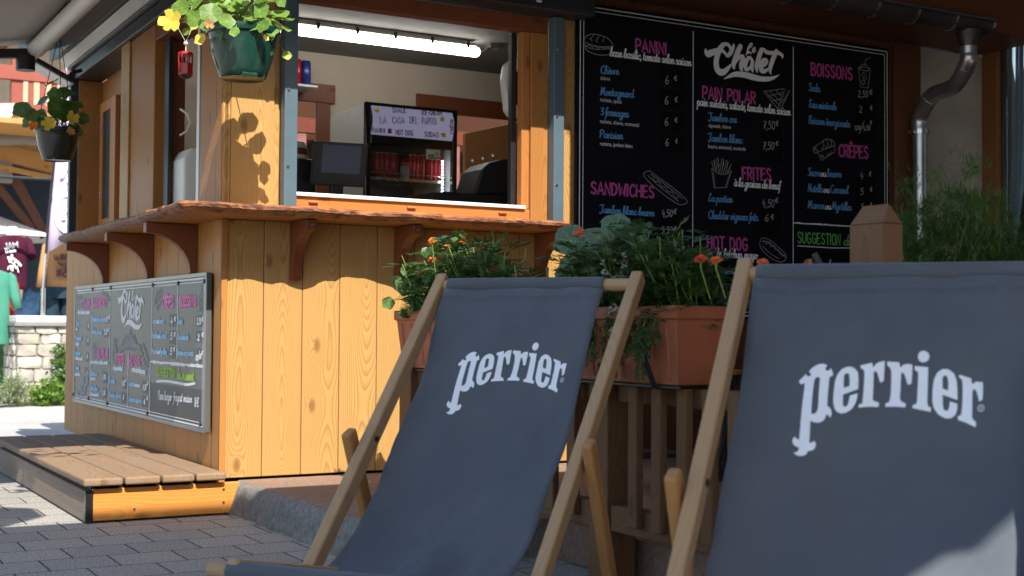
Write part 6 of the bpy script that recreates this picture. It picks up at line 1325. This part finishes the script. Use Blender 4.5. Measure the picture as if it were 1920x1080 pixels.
# shirts on display
def tee(name, label, x0, y0, x1, y1, Y, mat, sl=.22, drop=.35, thick=.09, cat='shirt'):
    a, b = wp(x0, y0, Y), wp(x1, y1, Y); w_ = b.x-a.x; h = a.z-b.z; cx = (a.x+b.x)/2
    T = thing(name, label, cat, (cx, Y, b.z))
    g = MB(); rows = [(0, .36), (.1, .36), (.3, .345), (.55, .34), (.8, .36), (.93, .4), (.97, .28), (1.0, .14)]; n = 20; vs = []; fs = []
    for t, hw in rows:
        for i in range(n):
            u = 2*math.pi*i/n; vs.append((cx+w_*hw*math.cos(u)*(1+.04*math.sin(5*u+t*9)), Y+thick*math.sin(u)*(1+.1*math.sin(3*u+t*5)), b.z+h*t))
    for j in range(len(rows)-1):
        for i in range(n): k = (i+1) % n; fs.append((j*n+i, j*n+k, j*n+n+k, j*n+n+i))
    g.add(vs, fs)
    for s in (-1, 1):
        p0_ = Vector((cx+s*w_*.34, Y, b.z+h*.9)); p1_ = Vector((cx+s*w_*.5, Y, b.z+h*(.9-drop))); g.tube([p0_-Vector((s*w_*.06, 0, -h*.03)), p0_, p0_.lerp(p1_, .6), p1_], [w_*.1, w_*.12, w_*.11, w_*.1], 10)
    obj('fabric', g, mat, T, smooth=180); return T, cx, b.z, w_, h
cloth = lambda n, c: plain(n, c, .9, 0, .1, .12, 6)
YS = 8.6
T, cx, bz_, w_, h = tee('t_shirt', 'maroon t-shirt with white JAM print on a pale bust', -18, 440, 62, 540, YS, cloth('maroon', (.065, .012, .03)))
pn = Pen((0, YS-.115, 0), (1, 0, 0), (0, 0, 1), (0, -1, 0)); W2 = lambda x, y, Y=YS-.115: (lambda q: (q.x, q.z))(wp(x, y, Y))
pn.text('JAM', W2(9, 467), W2(35, 463), .05, 'caps', .014); pn.text('LA BAND', W2(11, 474), W2(30, 472), .02, 'caps', .006)
for i in range(16): u, v = W2(14+rng.uniform(0, 20), 478+rng.uniform(0, 22)); pn.stroke([(u, v), (u+rng.uniform(-.03, .03), v-rng.uniform(.02, .06))], rng.uniform(.01, .025))
obj('print', pn.mb, M['ink_white'], T)
T2 = thing('mannequin_bust', 'pale mannequin bust wearing the maroon t-shirt', 'mannequin', (cx, YS, bz_))
g = MB(); g.lathe([(.07, bz_+h*.96), (.06, bz_+h*1.0), (.05, bz_+h*1.08), (.055, bz_+h*1.14), (.04, bz_+h*1.17)], (cx, YS, 0), 16); obj('neck', g, plain('mannequin_skin', (.6, .52, .42), .6), T2, smooth=60)
g = MB(); g.lathe([(.1, bz_-.12), (.11, bz_-.02)], (cx, YS, 0), 16); g.tube([(cx, YS, .0), (cx, YS, bz_-.1)], .02, 8); obj('stand', g, plain('mannequin_base', (.5, .42, .32), .6), T2, smooth=60)
T, cx, bz_, w_, h = tee('t_shirt', 'teal green t-shirt hanging at the very left edge of the photo', -62, 505, 32, 645, 7.9, cloth('teal', (.06, .23, .165)), drop=.42)
g = MB(); g.tube([(cx, 7.9, bz_+h), (cx, 7.9, bz_+h+.15), (cx, 7.9, 2.1)], .006, 6); g.tube([(cx-.6, 7.9, 2.1), (cx+.5, 7.9, 2.1)], .015, 8); g.tube([(cx-.55, 7.9, 0), (cx-.55, 7.9, 2.1)], .02, 8); tag(obj('clothes_rail', g, M['dark_metal'], org=(cx, 7.9, 0)), 'dark metal clothes rail holding the teal t-shirt', 'rail')
T, cx, bz_, w_, h = tee('t_shirt', 'red shirt mostly hidden behind the teal t-shirt', -20, 520, 36, 640, 8.3, cloth('red_cloth', (.4, .03, .02)), drop=.4)
Yh = 8.3
T, cx, bz_, w_, h = tee('hooded_jumper', 'tan long sleeved jumper with a dark square print beside the kiosk corner', 76, 452, 150, 545, Yh, cloth('tan', (.4, .22, .1)), drop=.85, cat='jumper')
pn = Pen((0, Yh-.125, 0), (1, 0, 0), (0, 0, 1), (0, -1, 0)); W3 = lambda x, y: W2(x, y, Yh-.125)
pn.text('LA GRAVE', W3(103, 487), W3(132, 485), .045, 'caps', .014)
for i in range(30): u, v = W3(103+rng.uniform(0, 28), 492+rng.uniform(0, 26)); pn.stroke([(u, v), (u+rng.uniform(.01, .05), v+rng.uniform(-.03, .03))], rng.uniform(.008, .02))
obj('print', pn.mb, plain('print_dark', (.09, .03, .03), .9), T)
T = thing('trousers', 'dark blue trousers on display below the tan jumper', 'trousers', (cx, Yh, 0))
g = MB()
for s in (-1, 1): g.tube([(cx+s*.085, Yh, bz_+.02), (cx+s*.1, Yh, bz_-.25), (cx+s*.11, Yh, .35), (cx+s*.11, Yh, .1)], [.1, .095, .075, .07], 14)
g.tube([(cx, Yh, bz_-.08), (cx, Yh, bz_+.03)], .14, 16); obj('fabric', g, cloth('navy', (.02, .04, .06)), T, smooth=60)
# painted backdrop with hills
def mural_mat():
    k = NT('mural'); tc = k.n('TexCoord').outputs['Object']; sp = k.n('SeparateXYZ', {0: tc}); z = sp.outputs[2]
    n = k.noise(k.n('CombineXYZ', {0: sp.outputs[0]}).outputs[0], 1.3, 5, .6); m_ = k.noise(tc, 5, 5)
    hz_ = k.math('ADD', k.math('MULTIPLY', n, 1.3), .45)
    mt = k.mix(k.ramp(m_, .42, .6), (.02, .06, .16), (.1, .25, .42)); sky = (.015, .025, .04)
    c = k.mix(k.math('LESS_THAN', z, hz_), sky, mt); g2 = k.math('ADD', k.math('MULTIPLY', k.noise(k.n('CombineXYZ', {0: sp.outputs[0], 1: 5}).outputs[0], .8, 3), .5), .45)
    gr = k.mix(k.ramp(m_, .35, .65), (.012, .06, .015), (.05, .17, .035)); c = k.mix(k.math('LESS_THAN', z, g2), c, gr)
    k.P(Base_Color=c, Roughness=.7); return k.m
YM2 = 10.2; a = wp(-120, 360, YM2)
g = MB(); g.b2(a.x, a.x+2.6, YM2, YM2+.06, 0, 2.9); tag(obj('painted_backdrop', g, mural_mat(), org=(a.x+1.2, YM2, .0)), 'dark painted panel with blue mountains and a green meadow behind the shirts', 'backdrop')
T = thing('parasol', 'small white parasol edge at the left behind the maroon t-shirt', 'parasol', wp(-20, 430, 9.4))
c_ = wp(-30, 395, 9.4); g = MB(); n = 8; ring = [c_+Vector((.85*math.cos(2*math.pi*i/n), .85*math.sin(2*math.pi*i/n), -.28)) for i in range(n)]; g.fan(c_, ring); o = obj('canopy', g, plain('parasol_cloth', (.6, .6, .58), .8), T); s = o.modifiers.new('solid', 'SOLIDIFY'); s.thickness = .004
g = MB(); g.tube([(c_.x, c_.y, 0), c_], .02, 8); obj('pole', g, M['dark_metal'], T)
# timber shelter in front of the shop
YT = 8.9
T = thing('timber_shelter', 'open timber shelter with a grey log beam, orange boards and shade-darkened braces', 'shelter', wp(0, 500, YT))
def beam(name, x0, y0, x1, y1, h, th, mat, Y=YT): g = MB(); a_, b_ = wp(x0, y0, Y), wp(x1, y1, Y); g.bar(a_, b_, th, h*.0031*(Y+5)/9.5*1.0, (0, 0, 1)); obj(name, g, mat, T, .006)
g = MB(); a_, b_ = wp(-60, 256, YT), wp(150, 262, YT); g.tube([a_.lerp(b_, i/8)+Vector((0, 0, .01*math.sin(i*2))) for i in range(9)], .075, 12); obj('log_beam', g, M['log_wood'], T, smooth=50)
beam('board', -60, 222, 160, 236, 44, .05, M['orange_wood'], YT+.3); beam('beam', -60, 270, 160, 325, 38, .1, M['orange_wood'], YT+.15); beam('board', -60, 300, 150, 345, 12, .04, M['orange_wood'], YT+.1)
for x0, y0, x1, y1, wd_ in ((20, 320, 85, 445, 20), (-20, 330, 60, 430, 16)): beam('brace', x0, y0, x1, y1, wd_, .08, M['dark_wall'], YT+.2)  # dark wood colour stands in for the shadow on the braces
g = MB(); zr_ = wp(40, 232, 8.0).z; g.b2(-2.5, 1.6, 8.0, 10.15, zr_, zr_+.05, 0); obj('roof_board', g, M['orange_wood'], T)  # roof added to keep the backdrop and shirts in shade
g = MB(); a_ = wp(16, 300, YT); g.b2(a_.x-.07, a_.x+.06, YT+.1, YT+.24, a_.z-.22, a_.z+.05); obj('post_head', g, M['log_wood'], T, .01)
g = MB(); a_ = wp(-80, 300, YT+.3); g.b2(a_.x-.1, a_.x+.05, YT+.3, YT+.45, 0, a_.z); obj('post', g, M['log_wood'], T, .01)
g = MB(); vs = []; fs = []
for i in range(9):
    q = wp(-60+i*13, 200+rng.uniform(-1, 1), YT-.1); vs += [q+Vector((0, 0, .03)), q-Vector((0, 0, .05+.09*abs(math.sin(i*.9)))), q+Vector((0, .9, .12))]
for i in range(8): fs += [(3*i, 3*i+1, 3*i+4, 3*i+3), (3*i, 3*i+3, 3*i+5, 3*i+2)]
g.add(vs, fs); obj('tarp', g, M['stone_white'], T, smooth=180)
YB2 = 11.0
T = thing('balcony', 'red brown wooden balcony with square balusters above the timber shelter', 'balcony', wp(60, 200, YB2))
def bb(name, x0, y0, x1, y1, d=.06, Y=YB2): g = MB(); a_, b_ = wp(x0, 150, Y), wp(x1, 150, Y); xm_ = 60; g.b2(a_.x, b_.x, Y, Y+d, wp(xm_, y1, Y).z, wp(xm_, y0, Y).z); obj(name, g, M['balcony_red'], T, .004)
bb('rail', -80, 126, 260, 152, .08, YB2-.02); bb('beam', -80, 196, 260, 212, .1)
for x in (22, 175): bb('post', x, 105, x+22, 230, .12, YB2+.01)
for x in range(54, 250, 22): bb('baluster', x, 153, x+10, 196, .04)
g = MB(); a_ = wp(22, 240, YB2+.02); g.b2(a_.x, a_.x+.14, YB2+.02, YB2+.14, 0, a_.z); obj('support', g, M['balcony_red'], T)
T = thing('neighbour_house', 'pale plastered neighbouring house with red brown eaves behind the balcony', 'house', (3, 13, 0))
a_ = wp(40, 200, 12.2); g = MB(); g.b2(a_.x, 9, 12.2, 16, 0, 4.4); obj('wall', g, plain('house_wall', (.42, .33, .22), .9, 0, .1, .15, 3), T)
g = MB(); g.b2(a_.x-.3, 9.4, 11.7, 16.4, 4.41, 4.6); obj('roof', g, M['balcony_red'], T)
for xx in (2.4, 4.2, 6.0):
    g = MB(); g.b2(xx, xx+.9, 12.16, 12.199, 1.6, 2.9); f = obj('window', g, M['red_wood'], T); g = MB(); g.b2(xx+.06, xx+.84, 12.15, 12.158, 1.66, 2.84); obj('pane', g, M['black_gloss'], f)
T = thing('railing', 'red brown balustrade seen dimly through the back windows of the kiosk', 'railing', (3.6, 5.0, 0))
for z0_, z1_ in ((1.42, 1.5), (2.3, 2.42)): g = MB(); g.b2(1.9, 6.5, 5.0, 5.06, z0_, z1_); obj('rail', g, M['balcony_red'], T)
x = 1.95
while x < 6.5: g = MB(); g.b2(x, x+.1, 5.01, 5.04, 1.501, 2.299); obj('baluster', g, plain('rail_pink', (.4, .17, .15), .7) if x < 2 else bpy.data.materials['rail_pink'], T); x += .2
g = MB(); g.b2(1.9, 6.5, 5.2, 5.24, 0, 2.6); obj('board_panel', g, M['dark_wall'], T)
for xx in (1.9, 6.4): g = MB(); g.b2(xx, xx+.1, 5.062, 5.16, 0, 2.42); obj('post', g, M['balcony_red'], T)
# bushes by the pillar
def bush(name, label, c, rx, rz, n, leaf, L, wd_, seed, up=.6):
    rng.seed(seed); c = Vector(c); T = thing(name, label, 'plant', c); lf = MB(); sm = MB()
    for i in range(n):
        d = rdir(0, 1); t = c + Vector((d.x*rx, d.y*rx, d.z*rz))*rng.uniform(.5, 1); sm.tube([c+Vector((d.x*rx*.3, d.y*rx*.3, 0)), t], .002, 4, False)
        for k in range(14): blade(lf, c.lerp(t, .25+.75*k/13)+rdir()*.015, rdir(-.3, .9)+Vector((0, 0, up)), Vector((0, 0, 1)), L*rng.uniform(.6, 1.2), wd_)
    obj('foliage', lf, leaf, T); obj('stem', sm, M['stem'], T)
bush('lavender_bush', 'silvery grey bush at the foot of the stone pillar', wp(22, 757, 7.3), .2, .34, 110, M['silver_leaf'], .06, .012, 41)
bush('lavender_bush', 'second silvery bush cut by the left edge of the photo', wp(-28, 760, 7.2), .22, .3, 110, M['silver_leaf'], .06, .012, 42)
bush('ivy_plant', 'bright green leafy plant creeping up the front of the stone pillar', wp(88, 757, 7.3), .2, .24, 90, M['leaf_light'], .05, .035, 43)
rng.seed(44); lf = MB(); c_ = wp(120, 700, 7.42); T = thing('creeper', 'dark green creeper climbing the right side of the stone pillar', 'plant', c_)
for i in range(420): q = c_+Vector((rng.gauss(0, .05), rng.uniform(-.03, .03), rng.uniform(-.25, .25))); blade(lf, q, rdir(-.6, .6)+Vector((0, -.5, 0)), Vector((0, -1, 0)), .05, .03)
obj('foliage', lf, M['leaf_mid'], T)
# trees
def tree(c, h, r, label, seed, mat, n=2600):
    rng.seed(seed); c = Vector(c); T = thing('leafy_tree', label, 'tree', c, 'trees beyond the balcony')
    g = MB(); g.tube([c, c+Vector((.1, 0, h*.3)), c+Vector((0, .1, h*.62))], [h*.03, h*.023, h*.012], 10)
    cl = []
    for i in range(26):
        d = rdir(-.5, 1); q = c+Vector((0, 0, h*.66))+Vector((d.x*r, d.y*r, d.z*h*.33))*rng.uniform(.35, 1); cl.append((q, r*rng.uniform(.2, .42)))
        if i < 12: g.tube([c+Vector((0, 0, h*rng.uniform(.3, .55))), (c+Vector((0, 0, h*.55))).lerp(q, .5), q], [h*.01, h*.006, h*.002], 6)
    obj('trunk', g, M['log_wood'], T, smooth=60); lf = MB()
    for i in range(n):
        q, rr = cl[i % len(cl)]; blade(lf, q+rdir()*rr*rng.random()**.4, rdir(), Vector((0, 0, 1)), rng.uniform(.16, .3), rng.uniform(.1, .17))
    obj('crown', lf, mat, T)
tree((-1.8, 17, 0), 7, 2.2, 'bright green leafy tree glimpsed left of the red balcony post', 51, M['leaf_light'])
tree((1.2, 19, 0), 8, 2.6, 'taller green tree standing behind the balcony', 52, M['leaf_mid'])
tree((-5.5, 20, 0), 8, 2.8, 'green tree far left beyond the street', 53, M['leaf_mid'])
# ---------------------------------------------------------------- unseen blockers added to shape the shade on the terrace
SZ = 3.7
def sail(pts, label, masts):
    T = thing('added_shade_sail', label, 'light blocker', (sum(p[0] for p in pts)/len(pts), sum(p[1] for p in pts)/len(pts), SZ))  # added blocker, never in view, only throws shade
    g = MB(); n = len(pts); g.add([(x, y, SZ) for x, y in pts]+[(x, y, SZ+.01) for x, y in pts], [tuple(range(n)), tuple(range(2*n-1, n-1, -1))]+[(i, i+n, (i+1) % n+n, (i+1) % n) for i in range(n)]); obj('cloth', g, plain('blocker_cloth', (.2, .2, .21), .9), T)
    for i in masts:
        g = MB(); g.tube([(pts[i][0], pts[i][1], 0), (pts[i][0], pts[i][1], SZ+.1)], .04, 10); obj('mast', g, M['dark_metal'], T)
def up_to(x, y, z): t = (SZ-z)/SUN.z; return (x+SUN.x*t, y+SUN.y*t)
fr = [(1.655, -.2), (.05, -.2), (.047, -.07), (-.5, -.07), (-.585, -.06), (-.82, -.055), (-.63, .17), (-.63, .42), (-.76, .53), (-1.05, .7), (-2.2, 1.5)]  # front outline drawn backwards from the wanted shade and sun patches
def cl_hit(x, y):                      # where the sunlit corner of the near deckchair's cloth lies
    d = ray(x, y); best = None
    for i in range(len(prof)-1):
        pa = Vector((TOP2.x, TOP2.y, prof[i][1]))+h2*prof[i][0]; pb = Vector((TOP2.x, TOP2.y, prof[i+1][1]))+h2*prof[i+1][0]
        n = e2.cross(pb-pa); t = (pa-CAM).dot(n)/d.dot(n); p = CAM+d*t; s = (p-pa).dot(pb-pa)/(pb-pa).length_squared
        if 0 <= s <= 1: return p
u, v = cl_hit(1715, 1078), cl_hit(1905, 965)
u, v = up_to(*u), up_to(*v)
k = (v[1]-u[1])/(v[0]-u[0]); ext = lambda x: (x, u[1]+k*(x-u[0]))
xl = -3.2; front = [up_to(x, y, 0) for x, y in fr]; xr_ = front[0][0]
back = [ext(xl) if k*(xl-u[0]) < 0 else (xl, u[1]-1.5), u, ((u[0]+v[0])/2-.03, (u[1]+v[1])/2+.0), ((u[0]+v[0])/2+.0, (u[1]+v[1])/2-.03), v, ext(xr_)]
print('SAIL', u, v, k)
sail(front + back, 'unseen grey sail added high up, cut to cast the wanted shade', (len(front), len(front)+len(back)-1))
T = thing('added_terrace_canopy', 'unseen grey flat canopy added over the terrace to darken the menu board', 'canopy', (4, -2.6, 2.75))  # added out of view to keep sun and sky off the large board
g = MB(); g.prism([(1.658-.176*.66-.05, -.66), (6.4, -.66), (6.4, -5.2), (1.658-.176*5.2-.05, -5.2)], (0, 0, 2.75), (1, 0, 0), (0, 1, 0), (0, 0, 1), .015); obj('cloth', g, bpy.data.materials['blocker_cloth'], T)
for x, y in ((6.3, -5.1), (6.3, -.8), (.85, -5.15)):
    g = MB(); g.tube([(x, y, .12), (x, y, 2.75)], .035, 10); obj('mast', g, M['dark_metal'], T)

T = thing('sky_blocker_house', 'large dark timber house added unseen behind the viewer to block low sky', 'house', (6, -16, 0))  # added out of view to cut low sky light on the kiosk front
g = MB(); g.b2(-3.5, 18, -20, -14.5, 0, 8.6); obj('wall', g, M['dark_wall'], T)
g = MB(); g.prism([(-21, 8.61), (-13.7, 8.61), (-17.2, 11.0)], (-4.2, 0, 0), (0, 1, 0), (0, 0, 1), (1, 0, 0), 23); obj('roof', g, M['zinc_dark'], T)
for x in (0, 4, 8, 12):
    for z in (1.2, 4.6):
        g = MB(); g.b2(x, x+1.2, -14.499, -14.45, z, z+1.6); f = obj('window', g, M['red_wood'], T); g = MB(); g.b2(x+.08, x+1.12, -14.449, -14.44, z+.08, z+1.52); obj('pane', g, M['black_gloss'], f)

# an unseen young tree, added so that its twig tips dapple the planks
rng.seed(77); T = thing('leafy_tree', 'unseen young tree added left of the step, its twigs dappling the planks', 'tree', (-3.4, -1.3, 0), 'trees beyond the balcony')
del T['group']
g = MB(); g.tube([(-3.4, -1.3, 0), (-3.35, -1.3, 1.6), (-3.2, -1.35, 2.9), (-3.1, -1.4, 3.9)], [.06, .05, .035, .015], 10); tips = [(-.95, -2.0, 3.2), (-1.12, -2.15, 3.35), (-1.05, -1.75, 3.2), (-3.5, -1.9, 3.8), (-3.9, -1.0, 3.7), (-2.6, -2.0, 3.9), (-2.4, -.9, 3.6)]
for q in tips: g.tube(arc((-3.25, -1.33, 2.6), q, .12, 6), [.02, .016, .013, .01, .007, .005, .003], 6)
obj('trunk', g, M['log_wood'], T, smooth=60); lf = MB()
for q in tips:
    for i in range(9 if q[0] > -1.4 else 60): blade(lf, Vector(q)+rdir()*(.16 if q[0] > -1.4 else .45)*rng.random()**.5, rdir(-.6, .6), Vector((0, 0, 1)), rng.uniform(.07, .11), rng.uniform(.035, .05))
obj('crown', lf, M['leaf_mid'], T)
